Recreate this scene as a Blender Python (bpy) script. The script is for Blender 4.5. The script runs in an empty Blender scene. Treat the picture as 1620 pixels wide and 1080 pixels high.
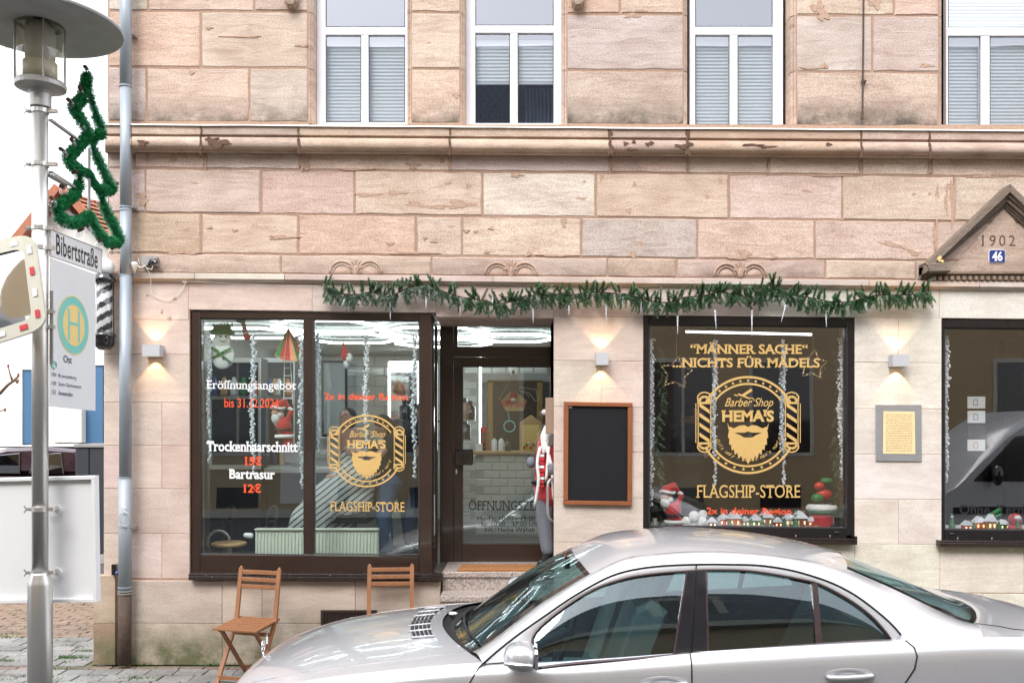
import bpy, bmesh, math, random
from mathutils import Vector, Matrix, Euler, noise
R = random.Random(7)
F, D, H, YH = 1450.0, 8.43, 2.15, 680.0
S = F / D
sc = bpy.context.scene
# ---------------- camera, world, sun, exposure ----------------
cd = bpy.data.cameras.new('camera'); cam = bpy.data.objects.new('camera', cd)
sc.collection.objects.link(cam)
cam.location = (0, -D, H); cam.rotation_euler = (math.radians(90), 0, 0)
cd.sensor_fit = 'HORIZONTAL'; cd.sensor_width = 36; cd.lens = 36 * F / 1620
cd.shift_x = 0; cd.shift_y = (YH - 540) / 1620; cd.clip_start = 0.05; cd.clip_end = 500
sc.camera = cam
w = bpy.data.worlds.new('World'); sc.world = w; w.use_nodes = True
nt = w.node_tree; nt.nodes.clear()
_o = nt.nodes.new('ShaderNodeOutputWorld'); _b = nt.nodes.new('ShaderNodeBackground')
_s = nt.nodes.new('ShaderNodeTexSky'); _s.sky_type = 'NISHITA'; _s.sun_disc = False
_s.sun_elevation = math.radians(48); _s.sun_rotation = math.radians(200); _s.dust_density = 4; _s.air_density = 1.0
_h = nt.nodes.new('ShaderNodeHueSaturation'); _h.inputs['Saturation'].default_value = 0.25
_m = nt.nodes.new('ShaderNodeMix'); _m.data_type = 'RGBA'; _m.inputs[0].default_value = 0.6
_m.inputs[7].default_value = (9.3, 9.6, 10.3, 1)
nt.links.new(_s.outputs[0], _h.inputs['Color']); nt.links.new(_h.outputs[0], _m.inputs[6])
nt.links.new(_m.outputs[2], _b.inputs[0]); _b.inputs[1].default_value = 0.15
nt.links.new(_b.outputs[0], _o.inputs[0])
sl = bpy.data.lights.new('sun', 'SUN'); sl.energy = 0.9; sl.angle = math.radians(25); sl.color = (1, .975, .95)
so = bpy.data.objects.new('sun', sl); sc.collection.objects.link(so)
so.rotation_euler = (math.radians(42), 0, math.radians(-20))
sc.view_settings.view_transform = 'Standard'; sc.view_settings.look = 'None'
sc.view_settings.exposure = 1.15; sc.view_settings.gamma = 1; sc.view_settings.use_curve_mapping = False
sc.cycles.use_denoising = True; sc.cycles.max_bounces = 10; sc.cycles.transparent_max_bounces = 24
sc.cycles.glossy_bounces = 5; sc.cycles.sample_clamp_indirect = 6; sc.cycles.caustics_reflective = False; sc.cycles.caustics_refractive = False

# ---------------- helpers ----------------
def Q(px, py, Y=0.0):
    d = D + Y
    return Vector(((px - 810) * d / F, Y, H + (YH - py) * d / F))
def QX(px, Y=0.0): return (px - 810) * (D + Y) / F
def QZ(py, Y=0.0): return H + (YH - py) * (D + Y) / F
ORG = {}
def org(o): return ORG.get(o.name, Vector((0, 0, 0))) if o else Vector((0, 0, 0))
class MB:
    def __init__(s): s.v = []; s.f = []; s.m = []; s.mi = 0
    def add(s, vs, fs):
        b = len(s.v); s.v += [tuple(q) for q in vs]; s.f += [tuple(i + b for i in f) for f in fs]; s.m += [s.mi] * len(fs); return s
    def box(s, x0, x1, y0, y1, z0, z1):
        if x0 > x1: x0, x1 = x1, x0
        if y0 > y1: y0, y1 = y1, y0
        if z0 > z1: z0, z1 = z1, z0
        return s.add([(x0,y0,z0),(x1,y0,z0),(x1,y1,z0),(x0,y1,z0),(x0,y0,z1),(x1,y0,z1),(x1,y1,z1),(x0,y1,z1)],
                     [(0,3,2,1),(4,5,6,7),(0,1,5,4),(1,2,6,5),(2,3,7,6),(3,0,4,7)])
    def obox(s, c, size, rot=None):
        c = Vector(c); hx, hy, hz = size[0]/2, size[1]/2, size[2]/2; r = rot if rot else Matrix.Identity(3)
        vs = [c + r @ Vector((sx*hx, sy*hy, sz*hz)) for sz in (-1,1) for sx, sy in ((-1,-1),(1,-1),(1,1),(-1,1))]
        return s.add(vs, [(0,3,2,1),(4,5,6,7),(0,1,5,4),(1,2,6,5),(2,3,7,6),(3,0,4,7)])
    def bar(s, a, b, wd, th, up=(0,0,1)):
        a = Vector(a); b = Vector(b); z = (b - a); L = z.length; z.normalize(); u = Vector(up)
        x = u.cross(z)
        if x.length < 1e-4: x = Vector((1,0,0))
        x.normalize(); y = z.cross(x)
        r = Matrix((x, y, z)).transposed()
        return s.obox((a + b) / 2, (wd, th, L), r)
    def slab(s, pts, yb, yf, bev=0.0, ax='xz'):
        # outline pts (u,v) extruded from depth yb to yf, chamfered at yf
        n = len(pts); cx = sum(p[0] for p in pts)/n; cz = sum(p[1] for p in pts)/n
        hw = max(abs(p[0]-cx) for p in pts); hh = max(abs(p[1]-cz) for p in pts)
        def m(u, v, d):
            return (u, d, v) if ax == 'xz' else ((u, v, d) if ax == 'xy' else (d, u, v))
        sg = 1 if yf < yb else -1
        vs = [m(p[0], p[1], yb) for p in pts]
        if bev > 0:
            vs += [m(p[0], p[1], yf + sg*bev) for p in pts]
            vs += [m(cx+(p[0]-cx)*(1-bev/hw), cz+(p[1]-cz)*(1-bev/hh), yf) for p in pts]
            k = 3
        else:
            vs += [m(p[0], p[1], yf) for p in pts]; k = 2
        fs = [tuple(range(n-1, -1, -1)), tuple(range((k-1)*n, k*n))]
        for j in range(k-1):
            for i in range(n):
                fs.append((j*n+i, j*n+(i+1)%n, (j+1)*n+(i+1)%n, (j+1)*n+i))
        return s.add(vs, fs)
    def tube(s, pts, r, n=8, cap=True, r2=None):
        pts = [Vector(p) for p in pts]; k = len(pts); vs = []; px = None
        for i, p in enumerate(pts):
            t = (pts[min(i+1, k-1)] - pts[max(i-1, 0)])
            if t.length < 1e-9: t = Vector((0,0,1))
            t.normalize()
            if px is None:
                a = Vector((0,0,1)) if abs(t.z) < .9 else Vector((1,0,0)); px = t.cross(a).normalized()
            else:
                px = px - t * px.dot(t)
                if px.length < 1e-6: px = t.orthogonal()
                px.normalize()
            y = t.cross(px)
            rr = r[i] if isinstance(r, (list, tuple)) else r
            for j in range(n):
                a = 2*math.pi*j/n; vs.append(p + px*(math.cos(a)*rr) + y*(math.sin(a)*(rr if r2 is None else r2)))
        fs = [(i*n+j, i*n+(j+1)%n, (i+1)*n+(j+1)%n, (i+1)*n+j) for i in range(k-1) for j in range(n)]
        if cap: fs += [tuple(range(n-1,-1,-1)), tuple(range((k-1)*n, k*n))]
        return s.add(vs, fs)
    def loop(s, pts, r, n=6):
        pts = [Vector(p) for p in pts]; k = len(pts); vs = []
        c = sum(pts, Vector()) / k
        for i, p in enumerate(pts):
            t = (pts[(i+1)%k] - pts[i-1]).normalized(); o = (p - c); o = (o - t*o.dot(t))
            if o.length < 1e-6: o = t.orthogonal()
            o.normalize(); y = t.cross(o)
            for j in range(n):
                a = 2*math.pi*j/n; vs.append(p + o*(math.cos(a)*r) + y*(math.sin(a)*r))
        return s.add(vs, [(i*n+j, i*n+(j+1)%n, ((i+1)%k)*n+(j+1)%n, ((i+1)%k)*n+j) for i in range(k) for j in range(n)])
    def lathe(s, prof, c=(0,0,0), n=20, ax='z'):
        c = Vector(c); vs = []
        for r, h in prof:
            for j in range(n):
                a = 2*math.pi*j/n; u, v = r*math.cos(a), r*math.sin(a)
                vs.append(c + (Vector((u,v,h)) if ax=='z' else Vector((u,h,v)) if ax=='y' else Vector((h,u,v))))
        k = len(prof)
        fs = [(i*n+j, i*n+(j+1)%n, (i+1)*n+(j+1)%n, (i+1)*n+j) for i in range(k-1) for j in range(n)]
        fs += [tuple(range(n-1,-1,-1)), tuple(range((k-1)*n, k*n))]
        return s.add(vs, fs)
    def ell(s, c, r, n=14, m=8, rot=None):
        c = Vector(c); r = (r,r,r) if not isinstance(r, (tuple, list)) else r
        vs = [Vector((0,0,r[2]))]
        for i in range(1, m):
            t = math.pi*i/m
            for j in range(n):
                a = 2*math.pi*j/n; vs.append(Vector((r[0]*math.sin(t)*math.cos(a), r[1]*math.sin(t)*math.sin(a), r[2]*math.cos(t))))
        vs.append(Vector((0,0,-r[2])))
        if rot: vs = [rot @ q for q in vs]
        fs = [(0, 1+j, 1+(j+1)%n) for j in range(n)]
        for i in range(m-2):
            for j in range(n): fs.append((1+i*n+j, 1+(i+1)*n+j, 1+(i+1)*n+(j+1)%n, 1+i*n+(j+1)%n))
        b = 1+(m-2)*n; fs += [(b+j, len(vs)-1, b+(j+1)%n) for j in range(n)]
        return s.add([q + c for q in vs], fs)
    def cap(s, a, b, r0, r1, n=10):
        a = Vector(a); b = Vector(b); L = (b-a); pts = []; rs = []
        d = L.normalized() if L.length > 1e-6 else Vector((0,0,1))
        for k in range(4): t = math.pi/2*k/3; pts.append(a - d*(r0*math.cos(t))); rs.append(max(r0*math.sin(t), .0006))
        for k in range(4): t = math.pi/2*k/3; pts.append(b + d*(r1*math.sin(t))); rs.append(max(r1*math.cos(t), .0006))
        return s.tube(pts, rs, n)
    def grid(s, rows, close=False):
        k = len(rows); n = len(rows[0]); vs = [p for r in rows for p in r]
        fs = [(i*n+j, i*n+j+1, (i+1)*n+j+1, (i+1)*n+j) for i in range(k-1) for j in range(n-1)]
        return s.add(vs, fs)
    def build(s, name, mat, parent=None, smooth=False, recalc=True, kind=None, label=None, color=None, merge=0):
        o = org(parent); me = bpy.data.meshes.new(name)
        me.from_pydata([(x-o.x, y-o.y, z-o.z) for x, y, z in s.v], [], s.f)
        mats = mat if isinstance(mat, (list, tuple)) else [mat]
        for q in mats: me.materials.append(M[q] if isinstance(q, str) else q)
        if len(mats) > 1: me.polygons.foreach_set('material_index', s.m)
        if recalc or merge:
            bm = bmesh.new(); bm.from_mesh(me)
            if merge: bmesh.ops.remove_doubles(bm, verts=bm.verts, dist=merge)
            if recalc: bmesh.ops.recalc_face_normals(bm, faces=bm.faces)
            bm.to_mesh(me); bm.free()
        if smooth: me.polygons.foreach_set('use_smooth', [True]*len(me.polygons))
        me.update()
        ob = bpy.data.objects.new(name, me); sc.collection.objects.link(ob)
        if parent: ob.parent = parent; ORG[ob.name] = o
        if kind: ob['kind'] = kind
        if label: ob['label'] = label
        if color: ob.color = (*color, 1)
        return ob
def angle_smooth(o, deg=35):
    me = o.data; bm = bmesh.new(); bm.from_mesh(me); bm.normal_update(); a = math.radians(deg)
    for f in bm.faces: f.smooth = True
    for e in bm.edges:
        if len(e.link_faces) == 2: e.smooth = e.calc_face_angle(0) < a
    bm.to_mesh(me); bm.free(); return o
def remesh(o, vox=.012, sm=4):
    m = o.modifiers.new('remesh', 'REMESH'); m.mode = 'VOXEL'; m.voxel_size = vox; m.use_smooth_shade = True
    if sm:
        k = o.modifiers.new('smooth', 'SMOOTH'); k.iterations = sm; k.factor = .6
    return o
def tag(o, label, cat, group=None, kind=None):
    o['label'] = label; o['category'] = cat
    if group: o['group'] = group
    if kind: o['kind'] = kind
    return o
def thing(name, label, cat, loc=(0,0,0), group=None, rz=0):
    o = bpy.data.objects.new(name, None); sc.collection.objects.link(o); o.location = loc; o.rotation_euler = (0,0,rz)
    o.empty_display_size = .1
    ORG[o.name] = Vector(loc) if rz == 0 else Vector((0,0,0))
    return tag(o, label, cat, group)
def local_thing(name, label, cat, loc, group=None, rz=0):   # parts are modelled around the thing's own origin
    o = thing(name, label, cat, loc, group, rz); ORG[o.name] = Vector((0,0,0)); return o
def dup(root, loc, rz, label):
    kids = {}
    for o in sc.objects:
        if o.parent: kids.setdefault(o.parent.name, []).append(o)
    r = root.copy(); sc.collection.objects.link(r); r.location = loc; r.rotation_euler = (0,0,rz); r['label'] = label
    def rec(a, b):
        for ch in kids.get(a.name, []):
            c = ch.copy(); sc.collection.objects.link(c); c.parent = b; rec(ch, c)
    rec(root, r); return r
def cat_rom(pts, n):
    pts = [Vector(p) for p in pts]; out = []; k = len(pts)
    ds = [0]
    for i in range(1, k): ds.append(ds[-1] + (pts[i]-pts[i-1]).length)
    for q in range(n):
        t = ds[-1]*q/(n-1); i = 0
        while i < k-2 and ds[i+1] < t: i += 1
        u = (t-ds[i])/max(ds[i+1]-ds[i], 1e-9)
        p0 = pts[max(i-1,0)]; p1 = pts[i]; p2 = pts[i+1]; p3 = pts[min(i+2,k-1)]
        L = max(ds[i+1]-ds[i], 1e-9)
        m1 = (p2-p0)/max(ds[i+1]-ds[max(i-1,0)],1e-9)*L; m2 = (p3-p1)/max(ds[min(i+2,k-1)]-ds[i],1e-9)*L
        u2 = u*u; u3 = u2*u
        out.append(p1*(2*u3-3*u2+1) + m1*(u3-2*u2+u) + p2*(-2*u3+3*u2) + m2*(u3-u2))
    return out
def interp(tab, x):
    if x <= tab[0][0]: return tab[0][1]
    for (a, va), (b, vb) in zip(tab, tab[1:]):
        if x <= b:
            t = (x-a)/(b-a); return va + (vb-va)*t
    return tab[-1][1]
def rrect(x0, x1, z0, z1, r, n=4):
    out = []
    for cx, cz, a0 in ((x1-r, z1-r, 0), (x0+r, z1-r, 90), (x0+r, z0+r, 180), (x1-r, z0+r, 270)):
        for k in range(n+1):
            a = math.radians(a0 + 90*k/n); out.append((cx + r*math.cos(a), cz + r*math.sin(a)))
    return out
# ---------------- lettering (default font outlines, made before anything else stands in the scene) ----------------
def font(sv, serif=0, bold=0.0, shear=0.0, space=1.0):
    c = bpy.data.curves.new('t', 'FONT'); c.body = sv; c.offset = bold; c.shear = shear; c.resolution_u = 3; c.space_character = space
    o = bpy.data.objects.new('t', c); sc.collection.objects.link(o); bpy.context.view_layer.update()
    me = bpy.data.meshes.new_from_object(o.evaluated_get(bpy.context.evaluated_depsgraph_get()))
    vs = [v.co.to_2d() for v in me.vertices]; fs = [tuple(p.vertices) for p in me.polygons]
    ser = []
    if serif:
        cnt = {}
        for f in fs:
            for i in range(len(f)):
                e = tuple(sorted((f[i], f[(i+1)%len(f)]))); cnt[e] = cnt.get(e, 0) + 1
        for (a, b), k in cnt.items():
            if k != 1: continue
            p, q = vs[a], vs[b]; L = abs(p.x-q.x)
            if abs(p.y-q.y) < 2e-3 and .05 < L < .24:
                y = p.y; x0, x1 = min(p.x,q.x)-serif, max(p.x,q.x)+serif; t = .06 + bold
                if abs(y) < .03: ser.append((x0, x1, y, y+t))
                elif y > .4: ser.append((x0, x1, y-t, y))
    bpy.data.objects.remove(o); bpy.data.curves.remove(c); bpy.data.meshes.remove(me)
    return vs, fs, ser
TX = {}
def T(key, sv, **k): TX[key] = font(sv, **k)
T('eroeff', 'Eröffnungsangebot', serif=.07, bold=.006); T('bis', 'bis 31.12.2024', serif=.03, bold=.006)
T('region', '2x in deiner Region', bold=.02); T('trock', 'Trockenhaarschnitt', serif=.05, bold=.025)
T('15', '15€', serif=.05, bold=.03); T('bart', 'Bartrasur', serif=.05, bold=.025); T('12', '12€', serif=.05, bold=.03)
T('flag', 'FLAGSHIP-STORE', serif=.08, bold=.004); T('mann', '“MÄNNER SACHE“', serif=.06, bold=.025)
T('nichts', '...NICHTS FÜR MÄDELS', serif=.06, bold=.025); T('hemas', "HEMA'S", serif=.05, bold=.04)
T('barber', 'Barber Shop', shear=.45, bold=.004); T('oeff', 'ÖFFNUNGSZEITEN', serif=.09)
T('mofr', 'Mo-Fr: 10:00 - 19:00 Uhr'); T('sa', 'Sa: 10:00 - 17:00 Uhr'); T('inh', 'Inh.: Hema Wahab')
T('ohne', 'Ohne  Termin', bold=.01); T('bib', 'Bibertstraße', bold=.008, space=1.06); T('ost', 'Ost', bold=.004)
T('l1', '150  Bronnamberg'); T('l2', '150  Stein Gymnasium'); T('l3', '151  Anwanden'); T('46', '46', serif=.05, bold=.03)
T('1902', '1902', serif=.04, space=1.35); T('vgn', 'VGN', bold=.02); T('xmas', 'Merry Xmas', shear=.3)
ARC = "Girls only - it's a man's world"
for ch in set(ARC): T('c' + ch, ch, shear=.3) if ch != ' ' else None
def text_on(key, parent, mat, name, fn, thick=.0015, mb=None):
    """fn maps u,v in 0..1 (left-right, bottom-top of the text's box) and depth w to the world"""
    vs, fs, ser = TX[key]
    xs = [p.x for p in vs]; ys = [p.y for p in vs]; x0, x1, y0, y1 = min(xs), max(xs), min(ys), max(ys)
    own = mb is None
    if own: mb = MB()
    f = lambda x, y, w: fn((x-x0)/(x1-x0), (y-y0)/(y1-y0), w)
    mb.add([f(p.x, p.y, 0) for p in vs], fs)
    for a, b, c, d in ser:
        mb.add([f(a,c,thick), f(b,c,thick), f(b,d,thick), f(a,d,thick)], [(0,1,2,3)])
    if own: return mb.build(name, mat, parent, recalc=False)
def glass_text(key, parent, mat, x0, x1, yt, yb, Y, mb=None, slope=.011):
    def fn(u, v, wq):
        px = x0 + (x1-x0)*u; return Q(px, yb + (yt-yb)*v + slope*(px-x0), Y - wq)
    return text_on(key, parent, mat, 'lettering', fn, mb=mb)
# ---------------- materials ----------------
M = {}
def nodes(name):
    m = bpy.data.materials.new(name); m.use_nodes = True; M[name] = m
    return m, m.node_tree, m.node_tree.nodes['Principled BSDF']
def N(t, ty, **k):
    n = t.nodes.new(ty)
    for a, b in k.items():
        if a.startswith('i_'):
            key = a[2:]; key = int(key) if key.isdigit() else key
            n.inputs[key].default_value = b
        else: setattr(n, a, b)
    return n
def L(t, a, b): t.links.new(a, b)
def simple(name, col, rough=.5, metal=0, var=.12, scale=12, bump=.0, coat=0, sheen=0, emis=None, est=0, trans=0, stretch=(1,1,1), spec=.5, col2=None, bscale=None):
    m, t, b = nodes(name)
    b.inputs['Roughness'].default_value = rough; b.inputs['Metallic'].default_value = metal
    b.inputs['Coat Weight'].default_value = coat; b.inputs['Sheen Weight'].default_value = sheen
    b.inputs['Specular IOR Level'].default_value = spec
    tc = N(t, 'ShaderNodeTexCoord'); mp = N(t, 'ShaderNodeMapping'); mp.inputs['Scale'].default_value = stretch
    L(t, tc.outputs['Object'], mp.inputs[0])
    nz = N(t, 'ShaderNodeTexNoise'); nz.inputs['Scale'].default_value = scale; nz.inputs['Detail'].default_value = 6; L(t, mp.outputs[0], nz.inputs[0])
    mx = N(t, 'ShaderNodeMix', data_type='RGBA'); L(t, nz.outputs[0], mx.inputs[0])
    c2 = col2 if col2 else tuple(min(1, c*(1+var)) for c in col)
    mx.inputs[6].default_value = (*[c*(1-var) for c in col], 1); mx.inputs[7].default_value = (*c2, 1)
    L(t, mx.outputs[2], b.inputs['Base Color'])
    rr = N(t, 'ShaderNodeMapRange'); rr.inputs[3].default_value = max(0, rough-.08); rr.inputs[4].default_value = min(1, rough+.08)
    L(t, nz.outputs[0], rr.inputs[0]); L(t, rr.outputs[0], b.inputs['Roughness'])
    if bump:
        n2 = nz
        if bscale:
            n2 = N(t, 'ShaderNodeTexNoise'); n2.inputs['Scale'].default_value = bscale; n2.inputs['Detail'].default_value = 5; L(t, mp.outputs[0], n2.inputs[0])
        bp = N(t, 'ShaderNodeBump'); bp.inputs['Strength'].default_value = bump; bp.inputs['Distance'].default_value = .01
        L(t, n2.outputs[0], bp.inputs['Height']); L(t, bp.outputs[0], b.inputs['Normal'])
    if emis: b.inputs['Emission Color'].default_value = (*emis, 1); b.inputs['Emission Strength'].default_value = est
    return m
def glass(name, tint, refl=.1, rough=0.0, dirt=0.0, gcol=(1,1,1)):
    m = bpy.data.materials.new(name); m.use_nodes = True; M[name] = m; t = m.node_tree; t.nodes.clear()
    o = N(t, 'ShaderNodeOutputMaterial'); tr = N(t, 'ShaderNodeBsdfTransparent'); gl = N(t, 'ShaderNodeBsdfGlossy')
    tr.inputs[0].default_value = (*tint, 1); gl.inputs['Roughness'].default_value = rough; gl.inputs[0].default_value = (*gcol,1)
    # Schlick's approximation, the same from both sides of the pane
    ge = N(t, 'ShaderNodeNewGeometry'); dt = N(t, 'ShaderNodeVectorMath', operation='DOT_PRODUCT'); L(t, ge.outputs['Normal'], dt.inputs[0]); L(t, ge.outputs['Incoming'], dt.inputs[1])
    ab = N(t, 'ShaderNodeMath', operation='ABSOLUTE'); L(t, dt.outputs['Value'], ab.inputs[0]); om = N(t, 'ShaderNodeMath', operation='SUBTRACT', i_0=1.0, use_clamp=True); L(t, ab.outputs[0], om.inputs[1])
    pw = N(t, 'ShaderNodeMath', operation='POWER', i_1=5.0); L(t, om.outputs[0], pw.inputs[0])
    ma = N(t, 'ShaderNodeMath', operation='MULTIPLY_ADD'); ma.inputs[1].default_value = 1-refl; ma.inputs[2].default_value = refl
    ma.use_clamp = True
    L(t, pw.outputs[0], ma.inputs[0]); mx = N(t, 'ShaderNodeMixShader'); L(t, ma.outputs[0], mx.inputs[0])
    L(t, tr.outputs[0], mx.inputs[1]); L(t, gl.outputs[0], mx.inputs[2])
    tc = N(t, 'ShaderNodeTexCoord'); nz = N(t, 'ShaderNodeTexNoise'); nz.inputs['Scale'].default_value = .9; L(t, tc.outputs['Object'], nz.inputs[0])
    bp = N(t, 'ShaderNodeBump'); bp.inputs['Strength'].default_value = .25; bp.inputs['Distance'].default_value = .004
    L(t, nz.outputs[0], bp.inputs['Height']); L(t, bp.outputs[0], gl.inputs['Normal'])
    last = mx
    if dirt:
        df = N(t, 'ShaderNodeBsdfDiffuse'); df.inputs[0].default_value = (.6,.6,.58,1)
        n2 = N(t, 'ShaderNodeTexNoise'); n2.inputs['Scale'].default_value = 260; n2.inputs['Detail'].default_value = 1; L(t, tc.outputs['Object'], n2.inputs[0])
        r2 = N(t, 'ShaderNodeMapRange', i_1=.62, i_2=.72, i_3=0.0, i_4=dirt); L(t, n2.outputs[0], r2.inputs[0])
        m2 = N(t, 'ShaderNodeMixShader'); L(t, r2.outputs[0], m2.inputs[0]); L(t, mx.outputs[0], m2.inputs[1]); L(t, df.outputs[0], m2.inputs[2]); last = m2
    L(t, last.outputs[0], o.inputs[0]); return m
def stone(name, bumpy=1.0, patch=.5, algae=None, streak=1.0, pores=1.0):
    m, t, b = nodes(name); b.inputs['Roughness'].default_value = .9; b.inputs['Specular IOR Level'].default_value = .25
    oi = N(t, 'ShaderNodeObjectInfo'); ge = N(t, 'ShaderNodeNewGeometry'); rnd = N(t, 'ShaderNodeMath', operation='MULTIPLY', i_1=37.0); L(t, oi.outputs['Random'], rnd.inputs[0])
    ad = N(t, 'ShaderNodeVectorMath', operation='ADD'); L(t, ge.outputs['Position'], ad.inputs[0]); L(t, rnd.outputs[0], ad.inputs[1])
    tilt = N(t, 'ShaderNodeMapping'); L(t, ad.outputs[0], tilt.inputs[0]); tilt.inputs['Scale'].default_value = (1.3, 1.3, 6)
    # bedding tilts a little from stone to stone
    cmb = N(t, 'ShaderNodeCombineXYZ'); r2 = N(t, 'ShaderNodeMapRange', i_3=-.25, i_4=.25); L(t, oi.outputs['Random'], r2.inputs[0]); L(t, r2.outputs[0], cmb.inputs[1]); L(t, cmb.outputs[0], tilt.inputs['Rotation'])
    bed = N(t, 'ShaderNodeTexNoise', i_Scale=2.2, i_Detail=8.0, i_Distortion=1.0); bed.inputs['Roughness'].default_value = .6; L(t, tilt.outputs[0], bed.inputs[0])
    big = N(t, 'ShaderNodeTexNoise', i_Scale=2.6, i_Detail=5.0); L(t, ad.outputs[0], big.inputs[0])
    fine = N(t, 'ShaderNodeTexNoise', i_Scale=90.0, i_Detail=4.0); L(t, ad.outputs[0], fine.inputs[0])
    def mul(src, fac_socket, c0, c1, f0=.3, f1=.7):
        r = N(t, 'ShaderNodeValToRGB'); r.color_ramp.elements[0].position = f0; r.color_ramp.elements[1].position = f1
        r.color_ramp.elements[0].color = (*c0, 1); r.color_ramp.elements[1].color = (*c1, 1); L(t, fac_socket, r.inputs[0])
        x = N(t, 'ShaderNodeMix', data_type='RGBA', blend_type='MULTIPLY'); x.inputs[0].default_value = 1; L(t, src, x.inputs[6]); L(t, r.outputs[0], x.inputs[7]); return x.outputs[2]
    k = streak
    c = mul(oi.outputs['Color'], bed.outputs[0], (1-.14*k, 1-.18*k, 1-.21*k), (1.07, 1.08, 1.08), .32, .62)
    c = mul(c, big.outputs[0], (.87, .82, .80), (1.07, 1.06, 1.05))
    f_ = .5+.5*min(1, bumpy); c = mul(c, fine.outputs[0], (1-.20*f_*f_, 1-.22*f_*f_, 1-.24*f_*f_), (1+.10*f_*f_,)*3, .36, .64)
    def over(src, mask, col):
        x = N(t, 'ShaderNodeMix', data_type='RGBA'); L(t, mask, x.inputs[0]); L(t, src, x.inputs[6]); x.inputs[7].default_value = (*col, 1); return x.outputs[2]
    if pores:
        pm = N(t, 'ShaderNodeMapping'); pm.inputs['Scale'].default_value = (1, 1, 2.4); L(t, ad.outputs[0], pm.inputs[0])
        vo = N(t, 'ShaderNodeTexNoise', i_Scale=58.0, i_Detail=2.0); L(t, pm.outputs[0], vo.inputs[0])
        p1 = N(t, 'ShaderNodeMapRange', i_1=.68, i_2=.74, i_3=0.0, i_4=.55*pores); L(t, vo.outputs[0], p1.inputs[0])
        pb = N(t, 'ShaderNodeMapRange', i_1=.45, i_2=.62, i_3=0.0, i_4=1.0); L(t, big.outputs[0], pb.inputs[0])
        pp = N(t, 'ShaderNodeMath', operation='MULTIPLY'); L(t, p1.outputs[0], pp.inputs[0]); L(t, pb.outputs[0], pp.inputs[1])
        c = over(c, pp.outputs[0], (.16, .09, .06))
    if patch:
        sm = N(t, 'ShaderNodeMapping'); sm.inputs['Scale'].default_value = (2.2, 2.2, 7); L(t, ad.outputs[0], sm.inputs[0])
        pt = N(t, 'ShaderNodeTexNoise', i_Scale=1.3, i_Detail=3.0); L(t, sm.outputs[0], pt.inputs[0])
        pr = N(t, 'ShaderNodeMapRange', i_1=.715, i_2=.73, i_3=0.0, i_4=patch); L(t, pt.outputs[0], pr.inputs[0])
        c = over(c, pr.outputs[0], (.38, .23, .155))
        # purple iron bloom
        pv = N(t, 'ShaderNodeTexNoise', i_Scale=4.5, i_Detail=7.0); pv.inputs['Roughness'].default_value = .7; L(t, ad.outputs[0], pv.inputs[0])
        vr = N(t, 'ShaderNodeMapRange', i_1=.58, i_2=.74, i_3=0.0, i_4=.36); L(t, pv.outputs[0], vr.inputs[0]); c = over(c, vr.outputs[0], (.26, .14, .13))
    if algae:   # (z low, z high, strength, colour): weathering that clings to a band of the wall
        z0, z1, st, col = algae
        sx = N(t, 'ShaderNodeSeparateXYZ'); L(t, ge.outputs['Position'], sx.inputs[0])
        zr = N(t, 'ShaderNodeMapRange', i_1=z0, i_2=z1, i_3=1.0, i_4=0.0); L(t, sx.outputs[2], zr.inputs[0])
        an = N(t, 'ShaderNodeTexNoise', i_Scale=3.2, i_Detail=8.0); an.inputs['Roughness'].default_value = .7; L(t, ge.outputs['Position'], an.inputs[0])
        a1 = N(t, 'ShaderNodeMath', operation='MULTIPLY_ADD', i_1=.9, i_2=-.25); L(t, an.outputs[0], a1.inputs[0])
        a2 = N(t, 'ShaderNodeMath', operation='MULTIPLY', use_clamp=True); L(t, a1.outputs[0], a2.inputs[0]); L(t, zr.outputs[0], a2.inputs[1])
        a3 = N(t, 'ShaderNodeMath', operation='MULTIPLY', i_1=st, use_clamp=True); L(t, a2.outputs[0], a3.inputs[0]); c = over(c, a3.outputs[0], col)
    L(t, c, b.inputs['Base Color'])
    hs = N(t, 'ShaderNodeMath', operation='ADD'); L(t, bed.outputs[0], hs.inputs[0]); fm = N(t, 'ShaderNodeMath', operation='MULTIPLY', i_1=.35); L(t, fine.outputs[0], fm.inputs[0]); L(t, fm.outputs[0], hs.inputs[1])
    bp = N(t, 'ShaderNodeBump'); bp.inputs['Strength'].default_value = .62*bumpy; bp.inputs['Distance'].default_value = .013
    L(t, hs.outputs[0], bp.inputs['Height']); L(t, bp.outputs[0], b.inputs['Normal']); return m
stone('sandstone', 1.0, .75, pores=1.5); stone('sandstone_smooth', .35, 0, streak=.45, pores=.25)
stone('sandstone_top', 1.0, .8, algae=(QZ(203), QZ(150), 4.5, (.10,.085,.07)))
stone('sandstone_cornice', .8, .5, algae=(QZ(240), QZ(120), .7, (.16,.09,.05)))
stone('sandstone_frieze', .9, .6, algae=(QZ(442), QZ(408), 3.0, (.16,.12,.10)))
stone('sandstone_plinth', .5, 0, algae=(0.0, .55, 4.0, (.13,.13,.07)), streak=.5, pores=.3)
stone('sandstone_dark', 1.2, .3, algae=(0, 12, .9, (.07,.055,.045)), streak=.8)
simple('mortar', (.38,.25,.18), .95, bump=.6, scale=30, var=.3)
simple('mortar_light', (.42,.33,.28), .95, bump=.3, scale=40, var=.15)
simple('mortar_patch', (.46,.31,.225), .95, bump=.9, scale=40, var=.28)
simple('mortar_patch_dark', (.13,.075,.05), .95, bump=.7, scale=26, var=.3)
simple('brown_frame', (.034,.018,.012), .32, var=.15, coat=.3); simple('ledge', (.028,.018,.015), .28, var=.1, scale=20)
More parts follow.
